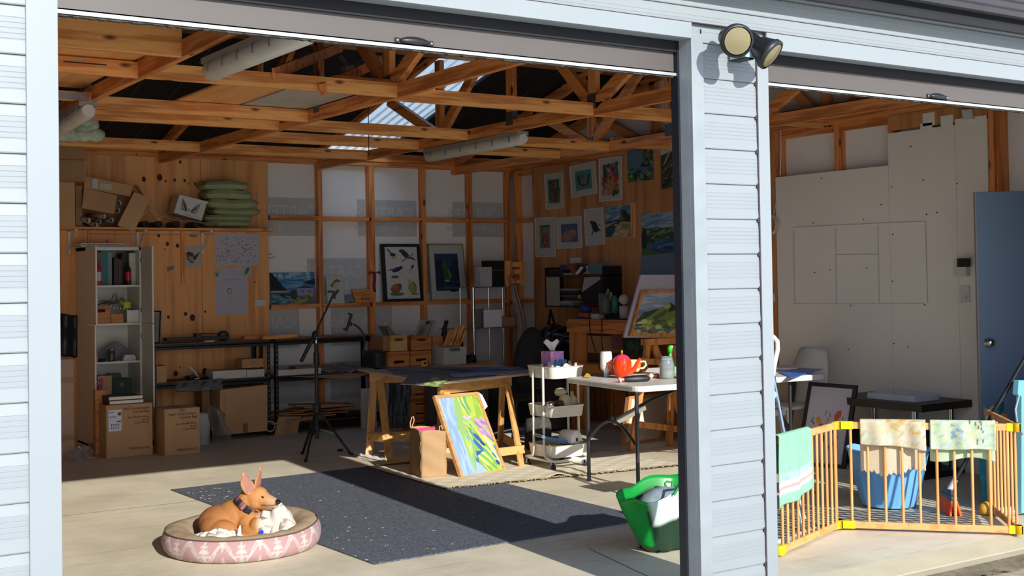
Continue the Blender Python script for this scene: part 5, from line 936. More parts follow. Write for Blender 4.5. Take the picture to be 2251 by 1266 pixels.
# floor bits behind: black bag, machine
b=B(); c=PX(1218,770,7.6); b.ell(c,(.2,.3,.28),n=20,m=14); b.ell(c+Vector((-.05,-.25,.1)),(.18,.18,.16),n=16,m=10); b.tube([c+Vector((0,.1,.25)),c+Vector((0,.05,.42)),c+Vector((0,-.02,.25))],.015,8); b.ell(c+Vector((-.1,-.45,.12)),(.12,.12,.1)); b.box(c.x-.12,c.x+.12,c.y-.16,c.y+.16,0,c.z-.15); o=single('black_machine','glossy black shop vacuum like machine beside the workbench','machine',b,mat('gloss black','0d0d0f',.15)); 
# ================= MIDDLE: RUGS, TRESTLE TABLE, TROLLEY, WHITE TABLE, EASEL =================
m,t_,bs=newmat('charcoal needle carpet'); N=t_.nodes.new; L=t_.links.new; tx=N('ShaderNodeTexCoord')
n1=N('ShaderNodeTexNoise'); n1.inputs['Scale'].default_value=70; n1.inputs['Detail'].default_value=3; n1.inputs['Distortion'].default_value=2; L(tx.outputs['Object'],n1.inputs['Vector'])
r=N('ShaderNodeValToRGB'); r.color_ramp.elements[0].position=.38; r.color_ramp.elements[0].color=C('333842')+(1,); r.color_ramp.elements[1].position=.66; r.color_ramp.elements[1].color=C('6c7380')+(1,)
L(n1.outputs['Fac'],r.inputs[0]); L(r.outputs[0],bs.inputs['Base Color']); bs.inputs['Roughness'].default_value=.95
bp=N('ShaderNodeBump'); bp.inputs['Strength'].default_value=.6; bp.inputs['Distance'].default_value=.01; L(n1.outputs['Fac'],bp.inputs['Height']); L(bp.outputs[0],bs.inputs['Normal'])
b=B(); b.prism([(2.927,8.975,.001),(3.02,5.92,.001),(4.97,5.97,.001),(5.0,9.08,.001)],(0,0,.007)); single('floor_carpet','large charcoal carpet mat on the concrete in front of the dog','carpet',b,m)
b=B()
for i in range(70):
    x,y=random.choice([(random.uniform(2.95,3.25),random.uniform(8.3,8.9)),(random.uniform(3.0,3.5),random.uniform(6.0,7.2)),(random.uniform(3.1,4.9),random.uniform(6.0,8.5))]); a=random.uniform(0,6); b.obox((x,y,.0095),(.008*math.cos(a),.008*math.sin(a),0),(-.003*math.sin(a),.003*math.cos(a),0),(0,0,.001))
single('lint_fluff','pale bits of fluff scattered on the charcoal carpet','fluff',b,mat('pale lint','a8a08c',.9),kind='stuff')
# woven rug
q=[PZ(1018,1066,.004),PZ(1486,1023,.004),PZ(1330,996,.004),PZ(862,1012,.004)]
q=[Vector((4.50,7.72,.002)),Vector((6.545,7.50,.002)),Vector((6.56,8.44,.002)),Vector((4.55,8.95,.002))]; q=[v+Vector((0,0,.010)) for v in q]
L_=[('n',.05,9)]+[('s',260,0,1,0,1,.006,.03,90,['d2c7b0','e0d6c2','c4b89c'],4)]+[('p',[(u,.10),(u+.006,.10),(u+.006,.108),(u,.108)],'6a604e') for u in np.arange(.02,.98,.013)]+[('p',[(u,.90),(u+.006,.90),(u+.006,.908),(u,.908)],'6a604e') for u in np.arange(.02,.98,.013)]
b=sheet(*q,'d6ccb6',L_,res=170,th=.003,curl=lambda U,V:.006+.0025*np.sin(U*60)*np.sin(V*40)+.02*np.exp(-((U-.46)**2*900+V**2*150)))
t=thing('woven_rug','cream woven rug with dark fringed edge under trolley and trestle','rug',tuple(q[0])); obj('weave',b,paintmat('painted weave',.95,.5),t)
b=B()
for k in range(230):
    u=k/229; p=mix(q,u,0)+Vector((0,0,.004)); a=random.uniform(-.6,.6); b.beam(p,p+Vector((.03*math.sin(a*2),-.012-.03*random.random(),random.uniform(-.004,.010))),random.uniform(.004,.010),.004)
    p=mix(q,u,1)+Vector((0,0,.004)); b.beam(p,p+Vector((.015*math.sin(a),.03,0)),.006,.004)
f_=obj('fringe',b,mat('dirty cream fringe','a89a7c',.95,var=.3,sc=40),t,kind='stuff'); b=B()
for k in range(120): u=k/119; p=mix(q,u,-.008); b.beam(p,p+Vector((.012,0,.004)),.012,.006)
obj('dark_edging',b,mat('dark rug edging','3a3228',.9),t,kind='stuff')
# trestles
def board(b,a,c,w,th,up): b.beam(a,c,w,th,up=up)
def trestle(lb,A,D,Lw,zb,legs,rails):
    t=thing('trestle_stand',lb,'trestle',(A[0],A[1],0),group='timber trestles under the painting table'); A=Vector(A);D=Vector(D).normalized()
    b=B(); b.beam(A+Vector((0,0,zb)),A+D*Lw+Vector((0,0,zb)),.035,.09); obj('top_beam',b,BLOND[0],t,bevel=.002)
    for (a,c) in legs: b=B(); dd=(Vector(c)-Vector(a)); b.beam(a,c,.065,.02,up=tuple(dd.cross(D))if False else tuple(D.cross(Vector((0,0,1))))); obj('leg',b,BLOND[2],t,bevel=.002)
    for (a,c) in rails: b=B(); b.beam(a,c,.022,.065); obj('rail',b,BLOND[0],t,bevel=.002)
    return t
TB=.735
# trestle B (near, right)
A=Vector((4.87,8.40,0)); D=Vector((.83,.25,0)).normalized(); n_=Vector((-D.y,D.x,0))
topR=A+D*.80+Vector((0,0,.63)); topL=A+D*.05+Vector((0,0,.63))
fR1=Vector((5.51,8.21,0)); fR2=Vector((5.80,8.98,0)); fL1=Vector((4.97,8.19,0)); fL2=Vector((5.13,8.85,0))
trestle('near trestle stand with the green painting leaning against it',A,D,.87,.66,[(fR1,topR-n_*.028),(fR2,topR+n_*.028),(fL1,topL-n_*.028),(fL2,topL+n_*.028)],
  [(fR1+(topR-fR1)*.22+D*.04-n_*.03,fL1+(topL-fL1)*.22-n_*.0),(fR1+(topR-fR1)*.24+D*.03,fR2+(topR-fR2)*.24+D*.03)])
# trestle A (far left)
D2=Vector((.80,-.60,0)); A2=Vector((4.97,9.74,0)); n2=Vector((.60,.80,0))
g1,g2=PZ(811,1002),PZ(856,1012); c_=(g1+g2)/2
D2=Vector((.86,-.40,0)).normalized(); n2=Vector((-D2.y,D2.x,0)); T1=A2+D2*.04+Vector((0,0,.63)); T2=T1+D2*.7
trestle('far left trestle stand beside the tripod',A2-D2*.02,D2,.8,.66,[(g1,T1+Vector((-.01,.03,0))),(g2,T1+Vector((.02,-.03,0))),(g1+D2*.68,T2+n2*.03),(g2+D2*.68,T2-n2*.03)],
  [(g2+(T1-g2)*.27,g2+D2*.68+(T2-g2-D2*.68)*.27),(g1+(T1-g1)*.26,g1+D2*.68+(T2-g1-D2*.68)*.26),(g1+(T1-g1)*.26-D2*.02,g2+(T1-g2)*.27-D2*.02)])
b=B(); tp=[(4.72,8.20),(5.93,8.52),(6.12,9.55),(4.97,10.02)]; b.prism([(x,y,.708) for x,y in tp],(0,0,.020)); tabz=.728
single('table_board','pale board laid over both trestles, covered with prints','table top',b,mat('dusty pale board','b5a892',.7,var=.08,sc=5),bevel=.003)
def onT(name,lb,pts,bgc,L,res=60,z=.0,curl=None,cat='print'):
    q=[PZ(x,y,tabz+.004+z) for x,y in pts]; return obj(name,sheet(*q,bgc,L,res,.0015,curl),None,None,label=lb,cat=cat)
onT('dark_print','large dark grey print covering most of the trestle table',[(868,822),(1015,828),(1110,806),(840,806)],'545a66',[('s',60,0,1,0,1,.25,.03,-8,['6a7282','3c424e','7a745e','36485a'],6),('s',10,.4,.9,.3,.8,.2,.04,-5,['6a6448','22283a'],3)],res=80)
onT('blue_print','blue green print at the right end of the trestle table',[(1020,826),(1168,816),(1140,806),(1062,806)],'44688e',[('s',40,0,1,0,1,.2,.03,0,['5684ac','34506e','7298a6'],3)],z=.003)
onT('sky_print','light blue print at the near edge of the trestle table',[(1000,829),(1095,822),(1100,816),(985,822)],'8fa5cc',[('s',20,0,1,0,1,.2,.04,0,['a8b8d8','6a84b4'],4)],z=.006)
onT('striped_print','pink and black striped print at the right corner of the trestle table',[(1092,824),(1176,819),(1178,813),(1100,816)],'c8a79c',[('s',14,0,1,0,1,.12,.05,60,['3a2c30','8a6a6a'],4)],z=.008)
onT('draped_print','grey and green print curling over the near left corner of the trestle table',[(880,838),(970,843),(995,828),(915,818)],'6a7078',[('p',[(.55,.0),(1,0),(1,.75),(.75,.8)],'7c9a4c'),('s',30,.6,1,.0,.7,.07,.05,40,['a8c060','4f7a3c','c8d890'],4),('p',[(.0,.0),(.6,.0),(.55,.05),(0,.05)],'bcc0c4')],z=.012,curl=lambda U,V:-.05*np.maximum(0,.45-V)**1.2*1.2)
b=B(); p=PZ(934,805,tabz); p.z=tabz+.006; pp=[(-.03,0,0),(.03,0,0),(.032,0,.03),(.02,0,.045),(-.02,0,.045),(-.032,0,.03)]; b.prism([p+Vector((x,0,z)) for x,y,z in pp],(0,.03,0)); o=single('tape_measure','yellow and black tape measure on the trestle table','tape measure',b,mat('yellow plastic','d8c02a',.4),bevel=.004)
b=B(); b.box(p.x-.014,p.x+.02,p.y-.002,p.y,p.z+.012,p.z+.032); b.box(p.x+.028,p.x+.04,p.y-.001,p.y+.03,p.z,p.z+.04); obj('black_grip',b,BLK,o)
b=B(); a,c=PZ(898,806,tabz),PZ(930,805,tabz); a.z=c.z=tabz+.008; b.beam(a,c,.02,.006); single('craft_knife','thin dark craft knife beside the tape measure','knife',b,BLK)
# gooseneck phone holder clamped at left corner
t=thing('gooseneck_holder','black gooseneck phone holder clamped to the left table corner','phone holder',tuple(PZ(826,812,tabz)))
c0=Vector((4.80,9.36,tabz)); c0=PZ(829,818,.70); Yg=c0.y
b=B(); b.box(c0.x-.02,c0.x+.03,Yg-.02,Yg+.03,.70,.86); b.box(c0.x-.02,c0.x+.10,Yg-.02,Yg+.03,.725,.742); b.box(c0.x-.02,c0.x+.08,Yg-.02,Yg+.03,.665,.68); b.box(c0.x-.02,c0.x+.0,Yg-.02,Yg+.03,.665,.74); obj('clamp',b,BLK,t,bevel=.003)
b=B(); b.tube([PY(x,y,Yg+.01) for x,y in ((825,790),(824,778),(816,770),(806,772),(800,779),(797,785),(799,770),(802,755),(801,740),(796,729),(788,719),(778,713))],.009,8); obj('gooseneck',b,BLK,t)
b=B(); b.beam(PY(762,726,Yg),PY(773,690,Yg),.018,.025,up=(0,1,0)); b.beam(PY(755,722,Yg),PY(763,727,Yg),.018,.012,up=(0,1,0)); b.beam(PY(766,689,Yg),PY(774,692,Yg),.018,.012,up=(0,1,0)); b.ell(PY(770,712,Yg),(.02,.02,.02)); obj('phone_clamp',b,BLK,t,bevel=.002)
# ---- boom tripod
P0=Vector((4.50,9.86,0)); t=thing('boom_stand','black boom tripod stand with a phone clamp in front of the racks','tripod',tuple(P0)); ty=P0.y
hub=P0+Vector((0,0,.42)); b=B(); b.tube([P0+Vector((0,0,.16)),P0+Vector((0,0,.98))],.016,12); b.tube([P0+Vector((0,0,.80)),P0+Vector((0,0,.90))],.024,12); b.tube([P0+Vector((0,0,.39)),P0+Vector((0,0,.45))],.035,12); b.tube([P0+Vector((0,0,.22)),P0+Vector((0,0,.27))],.03,12); obj('pole',b,BLK,t)
b=B(); b.tube([P0+Vector((0,0,.98)),P0+Vector((0,0,1.03))],.009,10); obj('chrome_rod',b,CHROME,t)
for fx,fy in ((665,998),(672,1015),(773,1000)):
    f=PZ(fx,fy); b=B(); b.tube([hub,f],.011,8); b.ell(f+Vector((0,0,.01)),(.018,.018,.014)); lg=obj('leg',b,BLK,t); b=B(); m_=hub+(f-hub)*.55; b.tube([P0+Vector((0,0,.245)),m_],.007,6); obj('brace',b,STEEL if fx==773 else BLK,lg)
b=B(); b.tube([PY(662,795,ty),PY(693,733,ty)],[.016,.016],10); b.tube([PY(693,733,ty),PY(734,645,ty)],.009,10); b.ell(PY(692,735,ty),(.024,.03,.03)); b.ell(PY(690,745,ty),(.022,.04,.015)); obj('boom_arm',b,BLK,t)
b=B(); b.beam(PY(721,641,ty),PY(735,641,ty),.02,.02); b.beam(PY(731,653,ty),PY(744,638,ty),.02,.02,up=(0,1,0)); b.beam(PY(732,650,ty),PY(737,656,ty),.02,.012,up=(0,1,0)); obj('clamp_head',b,BLK,t)
# white rag on the floor lit by the sun
b=B(); q=[PZ(754,993),PZ(842,1016),PZ(850,1010),PZ(800,990)]; b.grid(lambda u,v:mix(q,u,v)+Vector((0,0,.005+.012*abs(math.sin(u*13+v*3))*(.3+v))),30,8); single('white_rag','white rag on the floor between the tripod and the far trestle','rag',b,PAPER,solid=.003)
b=B(); p=PZ(748,992); b.ell(p+Vector((0,0,.012)),(.03,.02,.012)); single('black_clip','small black clip on the floor left of the white rag','clip',b,BLK)
# ---- kraft bag
q=[PZ(926,1053,.01),PZ(982,1050,.01)]; l=PZ(902,1041,.01); 
q[0].z=q[1].z=l.z=.009; w=q[1]-q[0]; d_=(l-q[0]); h=Vector((0,0,.36))
t=thing('paper_bag','brown kraft paper bag standing left of the green painting','bag',tuple(q[0])); b=B()
def bagside(p,e,n,bul):
    def f(u,v): 
        wv=math.sin(u*3.14)*math.sin(v*3.14)*bul+.004*math.sin(v*17+u*5); return p+e*(u*(1-.04*v)+.02*v)+h*v*(1+.02*math.sin(u*4))+n*wv
    return f
nw=w.cross(h).normalized(); nd=h.cross(d_).normalized()
b.grid(bagside(q[0],w,nw,.012),12,14); b.grid(bagside(q[0],d_,-nd,.006),8,14); b.grid(bagside(q[0]+d_,w,-nw,.012),12,14); b.grid(bagside(q[1],d_,nd,.006),8,14)
obj('bag_body',b,mat('kraft paper','a3835c',.75,var=.05,sc=9,bump=.15),t,solid=.002); b=B(); b.prism([q[0]+Vector((0,0,.01)),q[1]+Vector((0,0,.01)),q[1]+d_+Vector((0,0,.01)),l+Vector((0,0,.01))],(0,0,.002)); obj('bag_base',b,CARD,t)
b=B(); a=l+h*1.0; b.tube([a+Vector((.01,0,-.02)),a+Vector((.005,0,.03)),a+Vector((.02,0,.075)),a+Vector((.035,0,.08)),a+Vector((.04,0,.05)),a+Vector((.02,0,.0))],.004,6); obj('twisted_handle',b,CARD2,t); b=B(); a=q[1]+h*.98+d_*.3; b.tube([a,a+Vector((-.01,0,.035)),a+Vector((-.025,0,.03)),a+Vector((-.03,0,-.01))],.004,6); obj('twisted_handle',b,CARD2,t)
b=B(); a=q[0]+h+d_*.5; b.prism([a+Vector((.01,.02,-.03)),a+w*.85+Vector((0,.02,-.03)),a+w*.85+Vector((0,.02,.012)),a+Vector((.01,.02,.0))],(0,.01,0)); single('pink_folder','bright pink folder inside the kraft bag','folder',b,mat('bright pink','d82a72',.5))
# ---- green painting
b0,b1=PZ(1016,1055),PZ(1113,1037); t1,t0=PY(1051,861,8.44),PY(955,869,8.31); b0=Vector((4.845,8.0,.0)); b0=PZ(1016,1055); b1=PZ(1113,1037)
b0=Vector((4.845,8.03,0)); b1=Vector((5.325,8.14,0)); q=[b0,b1,t1,t0]; t=thing('framed_painting','colourful green and blue abstract painting leaning on the near trestle','painting',tuple(b0))
ow=wood('pale frame wood','c48f5c','b07c4a',0,knots=False); obj('frame',frame(q,.026,.03,.0),ow,t)
n_=(b1-b0).cross(t0-b0).normalized(); qi=[v-n_*.006 for v in inset(q,.025)]
Lp=[('p',[(0,0),(.34,0),(.3,.2),(.26,.5),(.3,.8),(.42,1),(0,1)],'a4c4e6'),('s',60,0,.3,0,1,.02,.12,-4,['98b8e0','b4d0ee','8fb4d8'],21),('p',[(.34,0),(.3,.2),(.28,.5),(.34,.82),(.48,1),(.56,1),(.5,.72),(.46,.4),(.42,.1),(.5,0)],'9cc878'),
 ('p',[(.47,.75),(.7,.8),(.72,1),(.55,1)],'b4cf3a'),('p',[(.72,.8),(1,.7),(1,1),(.74,1)],'a8c83c'),('p',[(.46,.74),(.6,.78),(.72,.72),(.62,.70),(.5,.70)],'d9c2d8'),('p',[(.5,.7),(.62,.7),(.72,.6),(.7,.5),(.6,.55)],'9ccf9c'),
 ('p',[(.72,.7),(1,.62),(1,.35),(.86,.5)],'b888c4'),('p',[(.8,.66),(1,.60),(.96,.5)],'d8a8cc'),('p',[(.42,.15),(.52,.4),(.6,.62),(.56,.64),(.48,.5)],'3d6aa8'),('p',[(.5,.1),(.95,.0),(1,.3),(.8,.5),(.6,.5),(.5,.3)],'a9c93c'),
 ('s',90,.48,1,.0,.65,.09,.02,-42,['b4d048','8cc060','c4d85c','78b068','9cc84c'],31),('s',50,.55,1,.75,1,.04,.08,10,['bcd44c','98c04c','cce060'],32),('s',30,.75,1,.4,.68,.07,.02,-35,['c890cc','d8b0d8','a880bc'],33),('s',26,.55,.95,.15,.55,.14,.028,-40,['3a6ab8','d4e04c','e0e68c','4aa0a8','7cc25a'],12),('e',.66,.44,.10,.035,-40,'2f5ea8'),('e',.72,.37,.06,.03,-30,'24508f'),('p',[(.42,.18),(.5,.28),(.7,.28),(.5,.22),(.48,.1)],'2c62a8'),('p',[(.78,.45),(.9,.2),(.96,.05),(1,.05),(.96,.3),(.86,.46)],'e8ecb0'),
 ('e',.93,.1,.05,.03,-30,'2a4c9a'),('e',.9,.2,.06,.02,-50,'3a7ab8'),('p',[(.34,.0),(.5,.0),(.62,.0),(.5,.12),(.42,.16)],'a8c8e8'),('s',14,.36,.5,.2,.6,.02,.1,0,['c8d86c','86c09c'],4),('s',10,.5,.7,.8,1,.02,.1,5,['c8dc50','e0e878','6fb07c'],6)]
cs=sheet(*qi,'a9c93c',Lp,res=190,th=.008); cs.col=cs.col*.66; obj('canvas',cs,None,t)
b=B(); b.prism([PY(1052,862,8.45),PY(1060,868,8.45),PY(1072,893,8.42),PY(1066,900,8.42)],(0,.02,0)); single('canvas_corner','pale corner of a second canvas behind the green painting','canvas',b,PAPER)
# ---- trolley
TW=mat('white trolley metal','cdc9c2',.35,var=.01); TX0,TX1,TY0,TY1=5.60,5.925,7.90,8.27
t=thing('utility_trolley','white three tier wheeled trolley holding tissue box and clutter','trolley',((TX0+TX1)/2,(TY0+TY1)/2,0))
def rrect(x0,x1,y0,y1,r,n=5):
    out=[]
    for cx,cy,a0 in ((x1-r,y0+r,-90),(x1-r,y1-r,0),(x0+r,y1-r,90),(x0+r,y0+r,180)):
        for k in range(n+1): a=math.radians(a0+90*k/n); out.append((cx+r*math.cos(a),cy+r*math.sin(a)))
    return out
def tray(z0,z1,par=t,nm='tray',x0=TX0,x1=TX1,y0=TY0,y1=TY1,m=TW):
    o=rrect(x0,x1,y0,y1,.05); i=rrect(x0+.012,x1-.012,y0+.012,y1-.012,.045); n=len(o); rings=[([(x*.0+x,y) for x,y in i],z0),(o,z1-.008),(rrect(x0-.006,x1+.006,y0-.006,y1+.006,.055),z1),(rrect(x0+.003,x1-.003,y0+.003,y1-.003,.05),z1),(rrect(x0+.015,x1-.015,y0+.015,y1-.015,.045),z0+.003)]
    b=B(); vs=[(x,y,z) for ring,z in rings for x,y in ring]; fs=[(k*n+j,k*n+(j+1)%n,(k+1)*n+(j+1)%n,(k+1)*n+j) for k in range(4) for j in range(n)]+[tuple(range(n))[::-1],tuple(range(4*n,5*n))]; b.add(vs,fs); return obj(nm,b,m,par)
for z0,z1 in ((.718,.812),(.415,.505),(.10,.195)): tray(z0,z1)
for ex,sg in ((TX0-.008,-1),(TX1+.008,1)):
    for s in (-1,1):
        y=(TY0+TY1)/2+s*.07; b=B(); pts=[(ex,y,.81),(ex,y,.16)]+[(ex,y+s*(.03*(1-math.cos(a))+.0),.16-.06*math.sin(a)) for a in (.5,1.0,1.4)]+[(ex,y+s*.10,.085),(ex-sg*.01,y+s*.13,.08)]
        b.tube(pts,.010,10); obj('frame_tube',b,TW,t)
b=B(); rr_=rrect(TX0-.01,TX1+.01,TY0-.01,TY1+.01,.06,6); b.tube([(x,y,.078) for x,y in rr_+rr_[:1]],.010,8); obj('base_frame',b,TW,t)
for x,y in ((TX0+.01,TY0+.02),(TX1-.02,TY0+.01),(TX0,TY1-.02),(TX1,TY1-.02)):
    b=B(); b.lathe((x-.011,y,.031),[(0,0),(.022,0),(.024,.004),(.024,.018),(.022,.022),(0,.022)],16,(1,0,0)); w_=obj('caster_wheel',b,BLK,t); b=B(); b.beam((x-.014,y,.03),(x-.005,y,.075),.03,.004,up=(0,1,0)); b.beam((x+.014,y,.03),(x+.005,y,.075),.03,.004,up=(0,1,0)); obj('caster_fork',b,STEEL,w_)
# trolley contents
z=.812; t=thing('tissue_box','pink and blue cube tissue box with a tissue sticking out on the trolley','tissue box',(5.74,8.10,z-.07))
bx0,bx1,by0,by1,bz=5.70,5.83,8.06,8.19,.793; L_=[('s',30,0,1,0,1,.3,.14,30,['f09ad4','c890f0','ffb8e0','b8a0f4'],5),('s',14,.2,.9,.05,.45,.12,.1,60,['3a8ad8','5ab4e8','2a6ab8'],6)]
b=B(); b.box(bx0+.001,bx1-.001,by0+.001,by1-.001,bz,bz+.129); obj('box_body',b,mat('tissue box grey','a89ab0',.6),t)
obj('printed_side',sheet((bx0,by0,bz),(bx1,by0,bz),(bx1,by0,bz+.13),(bx0,by0,bz+.13),'e0a8ec',L_,60,.001),None,t); obj('printed_side',sheet((bx0,by1,bz),(bx0,by0,bz),(bx0,by0,bz+.13),(bx0,by1,bz+.13),'a894b8',L_[:1],40,.001),None,t)
b=B(); c=Vector(((bx0+bx1)/2,(by0+by1)/2,bz+.13)); b.grid(lambda u,v:c+Vector(((.016+.062*v**1.2)*(2*u-1)*1.0-.015*v,.02*math.sin(u*6.3)*(1-.3*v)-.01*v,.085*v-.012*math.cos(u*12)*v)),16,8); obj('tissue',b,PAPER,t,solid=.0015)
TZ=.725
for k,(x,y,h,m_,nm,lb) in enumerate(((5.67,8.02,.11,mat('pearl tube','d0ccc8',.3),'paint_tube','pearl white tube standing in front of the tissue box'),(5.77,7.95,.10,PAPER,'crumpled_paper','crumpled white paper right of centre in the top trolley tray'),(5.83,8.06,.12,mat('cloudy blue tube','9fb4cc',.4),'paint_tube','cloudy blue tube behind the white papers on the trolley'),(5.66,7.97,.09,mat('mixed silver tubes','b8b8ba',.3,var=.2,sc=30),'paint_tube','silver paint tube at the left of the top trolley tray'),(5.64,8.05,.10,WHT,'paint_tube','white paint tube lying left of the tissue box'),(5.69,7.95,.085,PAPER,'crumpled_paper','crumpled paper at the front of the top trolley tray'),
    (5.88,8.02,.11,WHT2,'paint_bottle','short white bottle right of the tissue box'),(5.86,7.95,.10,mat('peach plastic','d8c0b0',.5),'paint_bottle','peach capped bottle at the right front of the top trolley tray'),(5.80,7.97,.09,mat('pale blue cloth','a8b8cc',.8),'pale_cloth','pale blue cloth bundle in the top trolley tray'),(5.91,8.10,.09,PAPER,'paper_wad','white paper wad at the right end of the top trolley tray'))):
    b=B()
    if nm in('crumpled_paper','pale_cloth','paper_wad'): b.ell((x,y,TZ+h*.55),(.035,.03,h*.55),n=9,m=6)
    else: b.lathe((x,y,TZ),[(0,0),(.02,0),(.021,h*.7),(.012,h*.85),(.012,h*1.1),(0,h*1.1)],12,(.3*math.sin(k),.2,1))
    single(nm,lb,'art supply',b,m_)
z=.42
b=B()
for k in range(5): b.ell((5.645+.022*k,7.97+.03*math.sin(k*2),.515+.008*math.cos(k*3)),(.035,.045,.022),n=12,m=7)
single('maroon_cloth','maroon shiny cloth on the left of the middle trolley tray','cloth',b,mat('maroon satin','4a1c24',.3))
b=B(); b.lathe((5.61,7.93,.50),[(0,0),(.025,0),(.03,.03),(.015,.05),(.0,.055)],14,(-.6,-.3,.8)); single('chrome_clip_lamp','small chrome lamp head at the left rim of the middle trolley tray','lamp',b,CHROME)
b=B(); b.lathe((5.79,8.0,.42),[(0,0),(.045,0),(.048,.02),(.048,.13),(.035,.15),(.035,.16),(0,.16)],20); b.ell((5.77,8.03,.60),(.05,.05,.035)); single('cream_tub','cream tub with pale cloth heaped on it in the middle trolley tray','tub',b,mat('cream plastic','cfc6a8',.5))
b=B(); b.lathe((5.875,8.02,.42),[(0,0),(.04,0),(.042,.12),(.03,.14),(.014,.15),(.014,.18),(0,.18)],16); single('cream_bottle','cream pump bottle at the right of the middle trolley tray','bottle',b,mat('cream plastic 2','c9c0a0',.5))
b=B(); b.lathe((5.83,8.05,.42),[(0,0),(.022,0),(.022,.17),(0,.17)],14); single('navy_bottle','navy capped bottle behind the cream tub','bottle',b,mat('navy plastic','1c2448',.4))
t=thing('paper_roll','roll of white paper towel standing on edge in the bottom trolley tray','paper roll',(5.84,8.0,.11)); b=B(); b.lathe((5.86,7.94,.225),[(.018,0),(.072,0),(.074,.005),(.074,.13),(.018,.13),(.018,0)],28,(-.35,.9,0)); obj('paper',b,PAPER,t); b=B(); b.lathe((5.86,7.938,.225),[(.0,.004),(.018,.004)],16,(-.35,.9,0)); obj('core',b,TIN,t)
b=B(); b.obox((5.68,8.05,.235),(.11,-.02,-.035),(.02,.09,0),(.004,0,.012)); single('blue_bag','clear zip bag with blue edges in the bottom trolley tray','plastic bag',b,mat('translucent blue film','8aa8c4',.15,trans=.5),bevel=.006)
b=B(); b.beam((5.60,7.98,.232+.03),(5.76,7.94,.222),.02,.012); single('blue_zip','bright blue zip strip on the clear bag','strip',b,mat('bright blue plastic','2f74b4',.4))
b=B(); b.obox((5.69,7.97,.185),(.08,-.02,-.006),(.01,.035,0),(0,0,.012)); single('yellow_block','pale yellow block at the front of the bottom trolley tray','block',b,mat('pale yellow block','d8b468',.6),bevel=.003)
b=B(); b.obox((5.78,7.96,.19),(.05,-.01,0),(.01,.04,0),(0,0,.01)); single('dark_pouch','dark pouch in the bottom trolley tray below the paper roll','pouch',b,BLK,bevel=.004)
# white storage box behind trolley, striped cushion
b=B(); 
o=pbox('white_tub','white plastic tub on the floor behind the right side of the trolley','tub',1253,1296,975,1010,8.15,.25,WHT,z0=.0)
# ---- white folding table
WT=.74; wc=[Vector((5.50,6.74,0)),Vector((7.27,6.60,0)),Vector((7.42,7.40,0)),Vector((5.63,7.78,0))]
t=thing('folding_table','white folding table with grey legs spanning behind the post','table',(6.45,7.1,0))
def rpoly(P,r=.09,n=6):
    out=[]
    for i in range(4):
        p,a,c=P[i],P[i-1],P[(i+1)%4]; ua=(a-p).normalized()*r; uc=(c-p).normalized()*r
        for k in range(n+1): s=k/n; out.append((p+ua)*(1-s)**2+p*2*s*(1-s)+(p+uc)*s**2)
    return out
rp=rpoly(wc); n=len(rp); cen=sum(rp,Vector())/n; b=B(); ringz=[(1,.700),(1.004,.706),(1.004,.730),(.997,WT)]
vs=[cen+(p-cen)*s+Vector((0,0,z)) for s,z in ringz for p in rp]; b.add(vs,[(k*n+j,k*n+(j+1)%n,(k+1)*n+(j+1)%n,(k+1)*n+j) for k in range(3) for j in range(n)]+[tuple(range(n))[::-1],tuple(range(3*n,4*n))]); obj('table_top',b,mat('warm white plastic top','d2cdc6',.4,var=.01),t)
GM=mat('grey steel tube','3c3d40',.35,.6)
for (lx,ly) in ((5.541,7.367),(5.525,6.777),(7.02,7.2),(6.98,6.72)):
    b=B(); b.tube([(lx,ly,0),(lx,ly,.70)],.014,12); b.tube([(lx,ly,0),(lx,ly,.02)],.017,12); obj('leg',b,GM,t)
for xx,y0_,y1_ in ((5.533,6.777,7.367),(7.0,6.72,7.2)):
    b=B(); b.tube([Vector((xx,y1_+(y0_-y1_)*s,.30+.17*math.sin(s*math.pi))) for s in [k/12 for k in range(13)]],.011,8); obj('arched_brace',b,GM,t)
b=B(); b.tube([(5.54,7.07,.47),(5.9,7.07,.60),(6.25,7.06,.69)],.012,8); b.tube([(5.54,7.07,.47),(5.54,7.07,.50)],.02,8); b.tube([(7.0,6.96,.47),(6.6,7.0,.69)],.012,8); obj('folding_strut',b,BLKM,t)
b=B(); b.beam((5.55,7.06,.455),(5.82,7.05,.55),.035,.03); obj('strut_sleeve',b,mat('pale worn metal','a59f90',.4,.5),t)
def T(x,y,z=WT+.001): return PZ(x,y,z)
# items on the white table
p=T(1333,829); t=thing('glue_bottle','upside down white bottle standing on its cap left of the red teapot','bottle',tuple(p)); b=B(); b.lathe(p,[(0,.03),(.018,.03),(.022,.045),(.042,.065),(.045,.08),(.045,.185),(.04,.197),(0,.197)],24); obj('body',b,WHT,t)
b=B(); b.lathe(p,[(0,0),(.017,0),(.019,.028),(.015,.036),(0,.036)],16); obj('cap',b,mat('light blue cap','8ab0d0',.4),t); b=B(); b.lathe(p,[(.0455,.09),(.0455,.175)],24); obj('label',b,mat('splodged label','d8cfca',.6,var=.12,sc=25),t)
p=T(1368,831); t=thing('teapot','glossy red orange teapot with a pink lid on the white table','teapot',tuple(p)); RO=mat('red orange glaze','e83a0c',.12,var=.03)
b=B(); b.lathe(p,[(0,0),(.036,0),(.040,.012),(.052,.025),(.066,.055),(.072,.09),(.070,.125),(.064,.14),(.066,.145),(.0,.146)],32); obj('pot_body',b,RO,t)
b=B(); b.lathe(p,[(.062,.143),(.056,.155),(.04,.170),(.02,.179),(0,.181)],28); li=obj('lid',b,mat('pink glaze','d83a5c',.15),t); b=B(); b.lathe(p,[(0,.178),(.006,.18),(.006,.19),(.009,.200),(.005,.212),(0,.214)],14); obj('knob',b,mat('gold knob','d8a83a',.25,.4),li)
